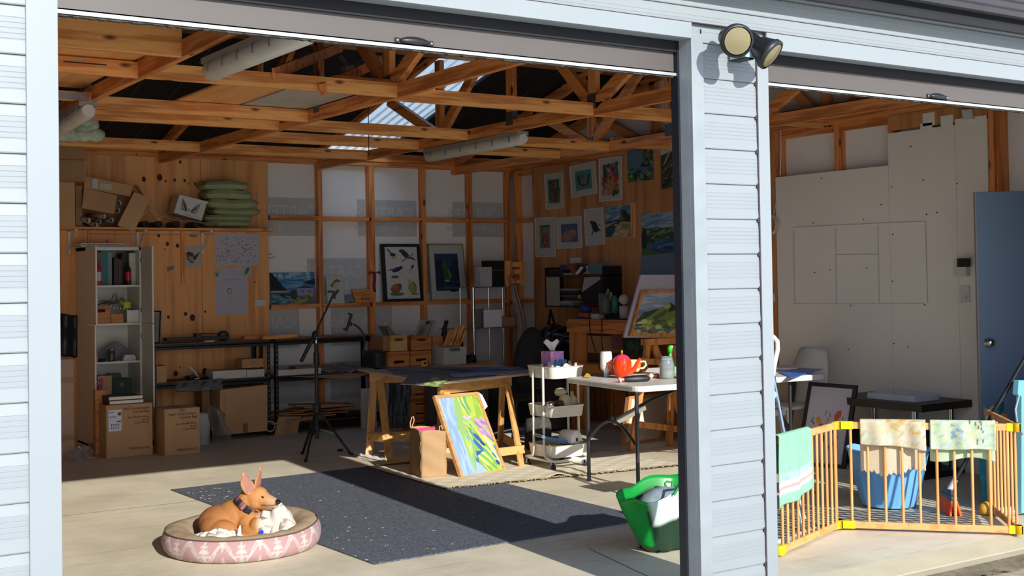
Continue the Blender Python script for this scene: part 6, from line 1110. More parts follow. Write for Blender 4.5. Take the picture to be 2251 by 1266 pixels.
b=B(); rv=Vector((.83,-.55,0)); b.tube([p+rv*.055+Vector((0,0,.04)),p+rv*.095+Vector((0,0,.07)),p+rv*.115+Vector((0,0,.115)),p+rv*.14+Vector((0,0,.148))],[.024,.018,.012,.011],14); obj('spout',b,RO,t)
b=B(); hv=Vector((-.5,.85,0)); b.tube([p+hv*.06+Vector((0,0,.12)),p+hv*.11+Vector((0,0,.12)),p+hv*.12+Vector((0,0,.08)),p+hv*.07+Vector((0,0,.04))],.007,10); obj('handle',b,RO,t)
p=T(1394,820); p=T(1395,817); t=thing('mug','cream mug with orange panel behind the teapot spout','mug',tuple(p)); MC_=mat('cream glaze','e0d2b4',.2)
b=B(); b.lathe(p,[(0,0),(.034,0),(.045,.02),(.05,.05),(.05,.095),(.046,.095),(.045,.03),(0,.01)],28); obj('cup',b,MC_,t); b=B(); b.tube([p+rv*.048+Vector((0,0,.08)),p+rv*.085+Vector((0,0,.082)),p+rv*.095+Vector((0,0,.055)),p+rv*.075+Vector((0,0,.03)),p+rv*.046+Vector((0,0,.026))],.008,10); obj('handle',b,MC_,t)
b=B(); q=[p+Vector((math.cos(a)*.0508,math.sin(a)*.0508,0)) for a in (-1.9,-1.6,-1.3,-1.0,-.7)]; b.add([v+Vector((0,0,z)) for z in (.03,.085) for v in q],[(k,k+1,k+6,k+5) for k in range(4)],True); obj('orange_panel',b,mat('orange glaze','d87838',.25),t)
t=thing('folded_umbrella','black folded umbrella lying in front of the teapot','umbrella',tuple(T(1400,831))); a,c=T(1372,834,WT+.022),T(1428,832,WT+.022); b=B(); b.tube([a,a+(c-a)*.15,a+(c-a)*.5,a+(c-a)*.9,c],[.012,.022,.027,.022,.012],12); obj('canopy',b,mat('black nylon','1c1d22',.5,var=.3,sc=30),t)
b=B(); b.tube([a+(a-c)*.2,a],.008,8); b.tube([a+(a-c)*.2+Vector((0,0,-.005)),a+(a-c)*.12],.018,10); obj('handle',b,mat('white black handle','b8b4b0',.3,var=.5,sc=60),t); b=B(); b.tube([a+Vector((0,.02,.015)),T(1395,826,WT+.04),T(1425,824,WT+.02),T(1447,831,WT+.004)],.004,6); obj('wrist_strap',b,BLK,t)
for x,y,m_,lb in ((1431,831,mat('cream egg','d8cfae',.4),'cream round sponge right of the folded umbrella'),(1444,831,mat('coral sponge','c85a3c',.5),'coral round sponge beside the paint jar')):
    p=T(x,y); b=B(); b.ell(p+Vector((0,0,.017)),(.02,.02,.018)); single('round_sponge',lb,'sponge',b,m_)
p=T(1466,832); b=B(); b.lathe(p,[(0,0),(.05,0),(.053,.01),(.053,.125),(.042,.145),(.044,.165),(.040,.165),(.038,.145),(.049,.12),(.049,.012),(0,.006)],28); o=single('paint_jar','glass jar of cloudy paint water with blue at the top','jar',b,mat('thin jar glass','dfe8e6',.05,trans=.8))
b=B(); b.lathe(p,[(0,.007),(.047,.012),(.047,.06),(0,.06)],24); obj('green_water',b,mat('milky green water','a9bca4',.4),o); b=B(); b.lathe(p,[(0,.061),(.047,.061),(.047,.10),(0,.10)],24); obj('lilac_water',b,mat('milky lilac water','9a93ac',.4),o); b=B(); b.lathe(p,[(0,.101),(.047,.101),(.045,.135),(0,.14)],24); obj('blue_water',b,mat('milky blue water','4a8cb8',.4,var=.3,sc=30),o)
p=T(1474,826); b=B(); b.lathe(p,[(0,0),(.03,0),(.032,.08),(.014,.15),(.012,.2),(0,.2)],18); b.tube([p+Vector((0,0,.19)),p+Vector((.0,0,.215))],.02,10); b.ell(p+Vector((-.01,-.01,.205)),(.02,.02,.03)); o=single('green_bottle','bright green trigger bottle behind the paint jar','bottle',b,mat('bright green plastic','2fae22',.3)); b=B(); b.ell(p+Vector((.004,-.012,.222)),(.012,.012,.012)); obj('cream_tip',b,WHT2,o)
b=B(); p=T(1291,826); b.prism([T(1284,829,WT+.006),T(1300,829,WT+.006),T(1296,822,WT+.02),T(1291,820,WT+.025)],(0,.01,0)); single('yellow_wedge','small yellow wedge near the left end of the white table','sponge',b,mat('soft yellow','d8b84a',.6))
b=B(); b.beam(T(1300,824,WT+.008),T(1330,827,WT+.006),.012,.006); single('craft_scissors','dark craft tool lying beside the yellow wedge','tool',b,mat('olive dark tool','4a4226',.5))
b=B(); a=T(1425,817,WT+.003); q=[T(1418,818,WT+.004),T(1500,822,WT+.004),T(1500,806,WT+.004),T(1425,810,WT+.004)]; b.prism(q,(0,0,.004)); single('paper_sheet','white paper sheet at the back of the white table','paper',b,PAPER)
b=B(); a=T(1488,831); b.obox(a+Vector((0,0,.006)),(.03,0,0),(0,.03,0),(0,0,.006)); single('blue_pad','small blue pad beside the paint jar at the post','pad',b,mat('steel blue pad','3a6a8c',.5))
# tarp and strap under table
b=B(); b.grid(lambda u,v:Vector((6.0+.55*u,6.98-.1*v,.69-.13*v*math.sin(u*3.0)-.02*math.sin(u*9))),14,8); single('black_cable_bundle','black bag bunched under the white table near the post','bag',b,BLK,solid=.02)
# ---- easel and paintings
YE=8.42; t=thing('easel','orange timber studio easel behind the white table','easel',tuple(PZ(1440,990))); EW=wood('orange easel timber','d18c4a','a8642e',2,knots=False)
b=B(); b.box(PY(1413,750,YE).x,PY(1540,750,YE).x,YE-.05,YE+.03,PY(1450,757,YE).z,PY(1450,743,YE).z); obj('ledge',b,EW,t,bevel=.003)
fL,fR=PZ(1387,991),Vector((7.42,8.50,0)); tL,tR=PY(1425,757,YE),PY(1520,757,YE)
for a,c in ((fL,PY(1424,758,YE)),(Vector((7.50,8.42,0)),PY(1437,758,YE+.02)),(Vector((7.8,8.40,0)),PY(1530,758,YE)),(Vector((7.1,8.45,0))+Vector((.15,0,0)),PY(1480,758,YE+.02))): b=B(); b.beam(a,c,.06,.03,up=(0,1,0)); obj('leg',b,EW,t,bevel=.002)
for (a,c) in (((1404,794),(1530,798)),((1398,932),(1530,948))): b=B(); b.beam(PY(*a,YE-.02),PY(*c,YE-.02),.02,.055); obj('crossbar',b,EW,t,bevel=.002)
b=B(); b.beam(PY(1500,757,YE+.06),PY(1500,420,YE+.35),.05,.03,up=(0,1,0)); b.beam(PZ(1440,960)+Vector((.2,.8,0)),PY(1500,560,YE+.24),.05,.03,up=(0,1,0)); obj('mast',b,EW,t)
q=[PY(1371,741,8.36),PY(1540,741,8.36),PY(1545,604,8.50),PY(1409,604,8.50)]; art('backing_board','pale lilac white board on the easel behind the framed hill painting','board',q,'c9bfc9',[('n',.02,2)],res=30,th=.02)
q=[PY(1384,738,8.33),PY(1535,741,8.33),PY(1540,637,8.43),PY(1411,638,8.43)]
Lh=[('g','5c6e84','98a6b4',.45,1),('s',40,0,1,.55,1,.2,.03,5,['a8b2bc','7c8ea2','8c98a8'],5),('p',[(0,.3),(.1,.52),(.3,.6),(.45,.62),(1,.6),(1,0),(0,0)],'35452f'),('p',[(0,.2),(.2,.42),(.35,.62),(.52,.76),(.62,.66),(.8,.55),(1,.5),(1,0),(0,0)],'71803c'),('p',[(.52,.76),(.62,.66),(.75,.55),(.6,.58),(.5,.5)],'2c352c'),('p',[(.3,.3),(.45,.45),(.5,.6),(.4,.55),(.25,.4)],'4c5a34'),('e',.47,.66,.06,.05,40,'a3a84e'),('p',[(0,.0),(0,.26),(.2,.34),(.4,.26),(.7,.42),(1,.36),(1,0)],'8a9440'),('s',60,0,1,.02,.3,.05,.05,70,['a8ac54','66783a','c4c47c','4a5c3c'],5),('s',40,0,1,0,.09,.04,.02,10,['8a5a6a','4a6a9a','b8a8a0','5c3a4a'],6),('e',.06,.2,.07,.03,10,'3a4f8a')]
t=thing('framed_painting','framed painting of green hills standing on the easel','painting',tuple(q[0])); obj('frame',frame(q,.028,.025,.003),EW,t); qi=inset(q,.026); obj('canvas',sheet(*qi,'7c8a98',Lh,res=170,th=.006),None,t)
q=[PZ(1371,985),Vector((7.42,8.78,.0)),PY(1484,862,8.98),PY(1384,871,8.85)]; q[0]=Vector((6.95,8.72,0)); q[3]=PY(1383,871,8.85)
t=thing('stretched_canvas','pale canvas with wooden edge on the floor leaning behind the easel','canvas',tuple(q[0])); obj('frame',frame(q,.03,.05,.004),ow,t); obj('canvas',sheet(*q,'c9bfae',[('n',.03,2)],res=30,th=.004),None,t)
# office chair
t=thing('office_chair','black office chair with its back to us between the tables','chair',(6.75,9.6,0)); BF=mat('black chair fabric','121216',.85)
cc=PY(1162,790,9.4); b=B(); b.ell(PY(1163,790,9.4),(.16,.07,.30),Matrix.Rotation(.18,3,'Y'),n=24,m=16); obj('backrest',b,BF,t)
c=PY(1160,868,9.4); b=B(); b.ell(c+Vector((0,.2,0)),(.24,.26,.07),n=24,m=12); obj('seat',b,BF,t)
b=B(); b.tube([PY(1185,800,9.5),PY(1188,850,9.5),c+Vector((0,.2,0))],.02,8); b.tube([c+Vector((0,.2,0)),Vector((c.x,c.y+.2,.12))],.03,12); obj('gas_column',b,BLKM,t)
for k in range(5): a=k*1.2566+.3; e=Vector((c.x+.3*math.cos(a),c.y+.2+.3*math.sin(a),.07)); b=B(); b.tube([Vector((c.x,c.y+.2,.12)),e],[.025,.015],8); b.lathe(e+Vector((-.02,0,-.04)),[(0,0),(.028,0),(.028,.04),(0,.04)],14,(1,0,0)); obj('base_arm',b,BLKM,t)
b=B(); b.lathe(Vector((6.25,9.05,0)),[(0,0),(.10,0),(.12,.03),(.12,.22),(.10,.27),(0,.28)],20); obj('x',b,BLK,None) if 0 else single('patterned_pouf','small dark patterned pouf on the floor behind the trestle','pouf',b,mat('dark patterned fabric','45423e',.9,var=.5,sc=30))
b=B(); b.box(5.9,6.9,9.9,10.5,.0,.07); single('floor_boxes','low dark flat box on the floor under the tables','box',b,mat('dark box','262428',.8))
b=B(); b.obox((6.15,9.35,.06),(.09,0,.0),(0,.02,0),(-.01,0,.06)); single('paper_folder','pale paper folder propped under the trestle table','folder',b,mat('dull grey folder','8a8a8c',.8))
b=B(); b.box(6.9,7.3,10.0,10.9,.0,.50); single('shade_filler_bin','large dark storage bin in the shade under the white table','bin',b,mat('very dark plastic','1c1b1d',.6),bevel=.02)  # added dark block, keeps the space beneath the table dark
# ---- green shopping bag
t=thing('shopping_bag','bright green woven shopping bag slumped beside the post','bag',(4.42,5.25,0)); GB=mat('green woven plastic','0f8a34',.3,var=.1,sc=8); GD=mat('dark green woven plastic','123c26',.35); WP=mat('white woven print','b9cfc6',.35)
cx,cy=4.50,5.30
def sackf(u,v):
    a=u*2*math.pi; rx,ry=.13+.13*v**.8,.10+.09*v; r=1/(abs(math.cos(a))**3+abs(math.sin(a))**3)**(1/3)
    return Vector((cx+rx*math.cos(a)*r+.01*math.sin(5*a+v*4),cy+ry*math.sin(a)*r+.01*math.cos(4*a),.005+.34*v+.05*v*math.cos(a)+.012*math.sin(a*6)*v))
b=B(); b.grid(sackf,48,14); U=[(i/48,j/14) for j in range(15) for i in range(49)]
col=np.array([C('129a3a') if (.36<u<.60 or .86<u) and v>.1 else C('10301f') if v<.8 else C('0f8a34') for u,v in U]); 
for i,(u,v) in enumerate(U):
    if .62<u<.74 and v>.55: col[i]=C('b9cfc6')
b.col=col; obj('bag_body',b,paintmat('painted glossy sack',.3),t,solid=.004); b=B(); b.prism([(cx-.12,cy-.09,.004),(cx+.12,cy-.09,.004),(cx+.12,cy+.09,.004),(cx-.12,cy+.09,.004)],(0,0,.004)); obj('bag_base',b,GD,t)
b=B(); b.tube([PY(1466,1078,5.35),PY(1462,1062,5.36),PY(1466,1058,5.36),PY(1476,1060,5.36),PY(1480,1072,5.35),PY(1478,1080,5.35)],.007,6); b.tube([(cx-.1,cy-.2,.33),(cx-.05,cy-.22,.40),(cx+.08,cy-.22,.40),(cx+.12,cy-.2,.33)],.008,6); obj('handle',b,GB,t)
b=B(); b.ell((cx,cy,.22),(.17,.13,.12),n=14,m=8); single('grey_cloth','grey white cloth filling the green shopping bag','cloth',b,mat('grey white cloth','7c8a90',.8,var=.25,sc=12))
# ================= RIGHT BAY =================
m,t_,bs=newmat('ribbed grey deck mat'); N=t_.nodes.new; L=t_.links.new; tx=N('ShaderNodeTexCoord'); mp=N('ShaderNodeMapping'); mp.inputs['Rotation'].default_value=(0,0,.83)
L(tx.outputs['Object'],mp.inputs[0]); wv=N('ShaderNodeTexWave'); wv.wave_type='BANDS'; wv.bands_direction='Y'; wv.inputs['Scale'].default_value=4.6; L(mp.outputs[0],wv.inputs['Vector'])
r=N('ShaderNodeValToRGB'); r.color_ramp.elements[0].position=.22; r.color_ramp.elements[0].color=C('3c3a36')+(1,); r.color_ramp.elements[1].position=.34; r.color_ramp.elements[1].color=C('a8a294')+(1,); L(wv.outputs['Fac'],r.inputs[0]); L(r.outputs[0],bs.inputs['Base Color']); bs.inputs['Roughness'].default_value=.7
bp=N('ShaderNodeBump'); bp.inputs['Distance'].default_value=.006; bp.inputs['Strength'].default_value=.6; L(wv.outputs['Fac'],bp.inputs['Height']); L(bp.outputs[0],bs.inputs['Normal'])
b=B(); b.prism([(4.75,4.86,.001),(5.60,5.20,.001),(6.24,4.50,.001),(6.62,4.84,.001),(5.85,5.68,.001),(5.2,6.1,.001),(4.75,5.7,.001)],(0,0,.012)); single('deck_mat','ribbed grey deck mat on the floor inside the wooden gate','mat',b,m)
# wooden gate
GW=wood('gate beech','d59a5e','bf8348',2,knots=False); GWX=wood('gate beech rail','d59a5e','bf8348',0,knots=False); YL=mat('bright yellow plastic','e0b800',.4)
t=thing('wooden_gate','folding wooden pet gate with yellow corner clips across the right opening','gate',(5.62,5.04,0)); GP=[Vector((4.845,4.76,0)),Vector((5.622,5.043,0)),Vector((6.284,4.312,0)),Vector((6.86,4.93,0))]
GZ0,GZ1=.035,.615
for i,(nb) in enumerate((12,10,9)):
    a,c=GP[i],GP[i+1]; d=(c-a).normalized(); L0=(c-a).length; up=Vector((0,0,1))
    for z in (GZ0,GZ1): b=B(); b.beam(a+d*.015+up*z,c-d*.015+up*z,.020,.040); obj('rail',b,GWX,t,bevel=.003)
    for k in range(nb):
        s=(k+.5)/nb if i!=1 else (.075+.097*k); p=a+d*(L0*s); b=B(); b.tube([p+up*GZ0,p+up*GZ1],.0085,8); obj('bar',b,GW,t)
    if i==0: p=a+d*(L0-.045); b=B(); b.tube([p+up*GZ0,p+up*GZ1],.0085,8); obj('bar',b,GW,t)
for p,dd in ((GP[0],(GP[1]-GP[0])),(GP[1],(GP[2]-GP[1])),(GP[1],(GP[0]-GP[1])),(GP[2],(GP[1]-GP[2])),(GP[2],(GP[3]-GP[2]))):
    dd=dd.normalized()
    for z in (GZ0,GZ1):
        if p is GP[0] and z==GZ1: continue
        L1=.09 if p is GP[1] and dd.x>0 else .055
        b=B(); b.beam(p+dd*(-.002)+Vector((0,0,z)),p+dd*L1+Vector((0,0,z)),.026,.046); b.lathe(p+Vector((0,0,z-.026)),[(0,0),(.022,0),(.024,.004),(.024,.048),(.022,.052),(0,.052)],14); obj('yellow_clip',b,YL,t,bevel=.003)
# towels over the gate
def towel(lb,i,u0,u1,front,back,bgc,layers,frayed=False,skew=0,seed=1):
    a,c=GP[i],GP[i+1]; d=(c-a).normalized(); L0=(c-a).length; nrm=Vector((d.y,-d.x,0))  # towards the camera side
    if nrm.y>0: nrm=-nrm
    zt=GZ1+.026; R_=.016; tot=front+back+math.pi*R_; nu,nv=46,60; rr=np.random.RandomState(seed); ph=rr.uniform(0,6,4); b=B(); rows=[]
    U,V=np.meshgrid(np.linspace(0,1,nu+1),np.linspace(0,1,nv+1)); col=paint(U,V,bgc,layers)
    vs=[]
    for j in range(nv+1):
        for k in range(nu+1):
            u,v=k/nu,j/nv; s=v*tot; fr=front*(1+skew*(u-.5)+.03*math.sin(u*7+ph[0])); x=u0+(u1-u0)*u
            if s<front: z=zt-R_*0-(front-s)*fr/front; off=R_+.006+.007*math.sin(u*9+ph[1])*(front-s)/front*2+.004*math.sin(u*21+ph[2]+s*10)
            elif s<front+math.pi*R_: t2=(s-front)/R_; z=zt+R_*math.sin(t2)*.6; off=R_*math.cos(t2)
            else: q_=s-front-math.pi*R_; z=zt-q_*(1+.06*math.sin(u*6+ph[3])+(.05*math.sin(u*31+ph[0])*math.sin(u*53) if frayed and v>.97 else 0)); off=-R_-.012-.010*math.sin(u*8+ph[2])
            vs.append(a+d*(L0*x)+nrm*off+Vector((0,0,z)))
    b.add(vs,[(j*(nu+1)+k,j*(nu+1)+k+1,(j+1)*(nu+1)+k+1,(j+1)*(nu+1)+k) for j in range(nv) for k in range(nu)],True); b.col=col.reshape(-1,3)*.88
    return obj('towel',b,paintmat('painted terry',.95,.5),None,label=lb,cat='towel',group='towels on the gate',solid=.005)
towel('mint green towel with blue and pink stripes hanging on the gate beside the post',0,-.03,.47,.36,.22,'86bf9f',[('n',.06,6),('s',120,0,1,0,1,.02,.008,30,['94c8aa','7ab394'],4),('p',[(0,.20),(1,.20),(1,.255),(0,.255)],'9fb4cc'),('s',10,0,1,.2,.25,.05,.02,0,['86b8a8','a8c4d4'],3),('p',[(0,.165),(1,.165),(1,.19),(0,.19)],'cfd2c8'),('p',[(0,.12),(1,.12),(1,.165),(0,.165)],'cf9a94'),('p',[(0,.10),(1,.10),(1,.12),(0,.12)],'cfd2c8')],skew=-.15,seed=3)
ST=['bfae88','aeb59a','b4bcb8','c4a878','ac9e84','b6b890']
towel('cream paint stained towel with frayed back edge in the middle of the gate',1,.13,.50,.145,.30,'c4b69c',[('n',.05,5),('s',90,0,1,.02,.42,.05,.02,30,ST,5),('s',20,.4,.9,.15,.35,.04,.02,10,['b8924c','c0a066','a0a480'],7)],frayed=True,skew=.2,seed=5)
towel('pale green paint stained towel at the right end of the gate',1,.525,.885,.155,.22,'b3c4a4',[('n',.05,5),('s',110,0,1,.02,.55,.05,.02,20,['a6b898','c0c8a0','a0b2aa','a8b8be','b4b878'],6),('s',8,.6,.8,.1,.4,.01,.04,0,['5a4a40'],4),('s',8,.3,.5,.15,.35,.03,.02,0,['7c96a8'],5)],seed=9)
# blue basket
t=thing('laundry_basket','light blue plastic tub behind the wooden gate','basket',(6.16,5.27,0)); BL=mat('light blue plastic','6aa6de',.35,var=.02); c=PZ(1954,1108,.013); c.z=.013
def tubf(u,v,o=0):
    a=u*2*math.pi; r0=.165+(.255-.165)*v**.85-o; dip=.03*max(0,math.cos(2*(a-.9)))
    fl=.004*math.cos(14*a)*(v>.05)*(v<.9)
    return c+Vector((r0*math.cos(a)+fl,r0*math.sin(a),.36*v-dip*v**3))
b=B(); b.grid(tubf,84,18); b.grid(lambda u,v:tubf(u,v,.006)+Vector((0,0,.004)),84,18); b.lathe(c,[(0,0),(.165,0)],28); b.lathe(c+Vector((0,0,.005)),[(0,0),(.158,0)],28); obj('tub_body',b,BL,t)
b=B(); b.tube([tubf(k/60,1)+Vector((0,0,.0)) for k in range(61)],.008,8); obj('rim',b,BL,t)
# broom
t=thing('broom','black handled broom with orange bristles leaning inside the gate','broom',tuple(PZ(2085,1135))); hb=Vector((6.30,4.93,0))
hd=PZ(2090,1140,.013); ax=(PZ(2108,1143,.013)-PZ(2060,1110,.013)).normalized(); hd=(PZ(2110,1140,.013)+PZ(2064,1112,.013))/2; sd_=Vector((-ax.y,ax.x,0))
b=B(); b.obox(hd+Vector((0,0,.10)),ax*.125,sd_*.022,Vector((0,0,.014))); b.obox(hd+Vector((0,0,.125)),ax*.05,sd_*.016,Vector((0,0,.02))); obj('broom_head',b,mat('slate plastic','2e3644',.4),t,bevel=.006)
b=B()
for k in range(26):
    for j in range(3):
        s=-1+2*k/25; w_=-1+j; p=hd+ax*.12*s+sd_*.015*w_+Vector((0,0,.09)); e=hd+ax*(.145*s)+sd_*(.03*w_)+Vector((0,0,.003)); b.tube([p,e+ax*random.uniform(-.004,.004)],[.006,.009],5)
obj('bristles',b,mat('orange bristles','f0581a',.6,var=.2,sc=60),t,kind='stuff')
top=PY(2262,772,4.62); j0=hd+Vector((0,0,.13)); b=B(); b.tube([j0+(top-j0)*.06,top],.013,10); obj('handle',b,BLK,t); b=B(); b.tube([j0,j0+(top-j0)*.085],.018,10); obj('socket',b,mat('white grey socket','b8b4b0',.4),t)
# dark low table against the board wall
DB=mat('black brown laminate','1c1819',.45); t=thing('low_table','black low table against the off white board wall','table',(7.68,6.3,0)); TZ_=.55
b=B(); b.prism([(7.40,5.84,TZ_-.055),(7.975,5.84,TZ_-.055),(7.975,6.78,TZ_-.055),(7.52,6.78,TZ_-.055),(7.40,6.46,TZ_-.055)],(0,0,.055)); obj('table_top',b,DB,t,bevel=.002)
for x,y in ((7.46,5.95),(7.88,5.95),(7.58,6.68),(7.88,6.68)): b=B(); b.tube([(x,y,0),(x,y,TZ_-.056)],.028,16); obj('leg',b,CHROME,t)
q=[PZ(1945,865,TZ_+.001),PZ(2010,878,TZ_+.001),PZ(2058,876,TZ_+.001),PZ(1998,862,TZ_+.001)]; b=B(); b.box(7.50,7.78,5.98,6.42,TZ_+.001,TZ_+.012); 
for bb in ((7.50,7.512,5.98,6.42),(7.768,7.78,5.98,6.42),(7.512,7.768,5.98,5.992),(7.512,7.768,6.408,6.42)): b.box(*bb,TZ_+.012,TZ_+.045)
single('white_tray','white shallow tray on the black low table','tray',b,mat('cool white plastic','b9bcc4',.5))
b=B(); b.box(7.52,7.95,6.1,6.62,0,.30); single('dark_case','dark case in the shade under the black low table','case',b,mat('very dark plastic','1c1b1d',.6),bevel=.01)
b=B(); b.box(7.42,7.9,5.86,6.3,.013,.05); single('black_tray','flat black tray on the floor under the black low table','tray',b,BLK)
# flower frame and second frame
q=[Vector((7.30,7.06,0)),Vector((7.40,6.60,0)),PX(1884,847,7.52),PX(1777,839,7.42)]
q=[PZ(1748,1022),PZ(1857,1031),PX(1884.5,847,7.46),PX(1778,839,7.42)]
LF=[('n',.02,2)]
for u,v,r_,cc in ((.30,.56,.07,'c9902c'),(.52,.57,.04,'cf9c34'),(.74,.64,.09,'c4532c'),(.40,.47,.075,'b8342c'),(.66,.44,.06,'b8382c'),(.24,.40,.07,'c44a2c'),(.5,.33,.07,'c0442c'),(.70,.27,.06,'b8402c'),(.33,.25,.05,'c9902c')):
    LF+=[('e',u,v,r_,r_*.62,random.uniform(-30,30),cc),('e',u-.02,v+.008,r_*.5,r_*.3,20,'8a2420' if cc[0]=='b' else cc)]
LF+=[('e',u,v,.045,.012,a,g_) for u,v,a,g_ in ((.15,.56,50,'4a6a48'),(.18,.52,-30,'3c5a44'),(.45,.66,70,'7a8a4c'),(.55,.64,-60,'5c7a44'),(.86,.6,70,'6a8450'),(.84,.52,50,'4c6c44'),(.5,.5,80,'5a7a4c'),(.28,.33,40,'5c7a44'),(.62,.2,60,'4a6a48'),(.8,.35,60,'5c7a44'),(.18,.3,-40,'7a8a4c'))]
t=thing('framed_print','black framed print of red and yellow flowers leaning in the right bay','picture',tuple(q[0])); obj('frame',frame(q,.032,.03,.004),BLK,t); obj('print',sheet(*inset(q,.03),'b8b0bc',LF,120,.006),None,t)
q=[PZ(1640,1000),PZ(1735,1005),PX(1748,835,7.62),PX(1660,822,7.55)]; t=thing('framed_board','black framed tan board leaning beside the flower print, behind the post','frame',tuple(q[0])); obj('frame',frame(q,.03,.03,.004),BLK,t); obj('board',sheet(*inset(q,.028),'a89a84',[('p',[(.93,0),(1,0),(1,1),(.93,1)],'8fa0a8')],20,.006),None,t)
# white plastic chair behind
t=thing('white_chair','white plastic chair partly hidden behind the table end in the right bay','chair',(7.6,7.35,0)); xx=7.66
b=B()
def backf(u,v):
    y=PX(1728,800,xx).y+(PX(1812,800,xx).y-PX(1728,800,xx).y)*(.5+(u-.5)*(1-.30*v**3)); z=.45+v*(PX(1770,763,xx).z-.45); return Vector((xx+.10*v-.05*math.cos((u-.5)*3),y,z-.03*abs(2*u-1)**3*v))
b.grid(backf,20,14); obj('backrest',b,WHT,t,solid=.008); ya,yb=PX(1728,800,xx).y,PX(1812,800,xx).y
b=B(); b.box(7.25,7.68,yb,ya,.43,.455); obj('seat',b,WHT,t,bevel=.008)
for x,y in ((7.28,ya-.03),(7.28,yb+.03),(7.66,ya-.03),(7.66,yb+.03)): b=B(); b.tube([(x,y,0),(x,y,.43)],.018,8); obj('leg',b,WHT,t)
# blue and white items on the table end
b=B(); q=[T(1712,819,WT+.003),T(1742,831,WT+.003),T(1808,812,WT+.003),T(1752,809,WT+.003)]; b.prism(q,(0,0,.004)); single('blue_folder','bright blue plastic folder on the right end of the white table','folder',b,mat('bright blue folder','1f66c8',.35))
b=B(); q=[T(1700,812,WT+.002),T(1752,812,WT+.002),T(1755,806,WT+.002),T(1700,805,WT+.002)]; b.prism(q,(0,0,.012)); single('paper_stack','white papers on the table beside the blue folder','paper',b,PAPER)
# step ladder
t=thing('step_ladder','silver step ladder with a curved white hand rail behind the post','ladder',tuple(PZ(1735,1120))); YSL=5.45
b=B(); b.tube([PY(x,y,YSL) for x,y in ((1695,850),(1702,800),(1709,768),(1708,750),(1700,741),(1685,740),(1672,748),(1668,770),(1668,850))],.016,12); obj('hand_rail',b,mat('cream white tube','cfd0c8',.35),t)
fa,fb=PZ(1765,1172),PZ(1650,1180); 
b=B(); b.tube([PY(1699,825,YSL),Vector((fa.x,fa.y,0))],.014,10); obj('leg',b,CHROME,t); b=B(); b.tube([PY(1660,825,YSL),Vector((fb.x,fb.y,0))],.014,10); obj('leg',b,CHROME,t)
b=B(); b.tube([PY(1712,905,YSL),PY(1727,935,YSL+.15),PY(1760,1000,YSL+.35),PY(1790,1085,YSL+.55)],.010,8); obj('rear_leg',b,BLKM,t)
for yy,tt in ((905,.0),(990,.0)): b=B(); p=PY(1690,yy,YSL); b.box(p.x-.25,p.x+.13,YSL-.02,YSL+.22,p.z-.03,p.z+.01); obj('step',b,mat('grey step tread','3a3c40',.6),t,bevel=.004)
b=B(); b.tube([PY(1696,858,YSL-.05),PY(1704,866,YSL-.05),PY(1696,880,YSL-.05)],.014,6); obj('side_clip',b,mat('pale teal clip','8ab8c0',.4),t)
b=B(); b.tube([PY(1751,1085,5.36),PY(1762,1112,5.36),PY(1769,1140,5.36),PY(1770,1155,5.36),PY(1763,1172,5.36)],.009,8); single('white_hose','thin white hose curving to the mat behind the gate','hose',b,WHT)
b=B(); a=PZ(1705,1192,.035); b.tube([PZ(1694,1192,.035),PZ(1733,1190,.035)],.018,10); b.lathe(PZ(1740,1190,.03),[(0,-.02),(.03,-.02),(.03,.02),(0,.02)],12,(1,.2,0)); o=single('hose_fitting','white pipe fitting with black wheel on the deck mat behind the gate','fitting',b,mat('grey white plastic','a8adb4',.4))
# teal towel over a folded board at the right
b=B(); TE=mat('teal fabric','1f8a94',.9,var=.2,sc=14,bump=.3)
def tealf(u,v): 
    x=2163+(2205-2163)*u-10*v*(u<.5)+4*math.sin(v*9+u*3); y=890+235*v+12*math.sin(u*6)*(1-v); return PY(x,y,4.98+.10*math.sin(u*7+v*2)*.3-.04*u)
b.grid(tealf,18,26); single('teal_towel','teal towel draped over the folded board behind the gate corner','towel',b,TE,solid=.012)
b=B(); b.beam(PY(2178,897,5.02),PY(2218,933,4.9),.02,.05); b.beam(PY(2206,910,4.95),PY(2203,1120,4.9),.03,.04,up=(0,1,0)); single('folded_board','folded wooden board standing under the teal towel','board',b,DPINE[2])
b=B(); b.ell(PZ(2167,1118,.04),(.05,.04,.045),n=10,m=7); single('yellow_tub','small yellow tub at the foot of the teal towel','tub',b,mat('mustard plastic','b8902c',.5))
# pale teal fabric edge and white pipe at the far right
t=thing('ironing_board','pale teal folded board standing at the right frame edge','board',tuple(PZ(2262,1120))); 
b=B(); q=[PY(2246,1128,4.62),PY(2330,1128,4.62),PY(2330,836,4.62),PY(2240,836,4.62),PY(2238,868,4.62),PY(2246,872,4.62)]; b.prism(q,(0,.04,0)); obj('board_body',b,mat('pale teal cover','6ba8b8',.7,var=.05),t,bevel=.004)
b=B(); b.tube([PY(2240,870,4.60),PY(2232,900,4.58),PY(2236,930,4.58),PY(2248,955,4.58)],.007,8); obj('cord',b,mat('grey blue cord','7890a0',.5),t)
p=PZ(2236,1142); b=B(); b.tube([p+Vector((-.03,.12,.03)),p+Vector((.05,.10,.03)),p+Vector((.35,.05,.03))],.028,10); single('white_pipe','white pipe lying on the floor at the right edge of the picture','pipe',b,WHT)
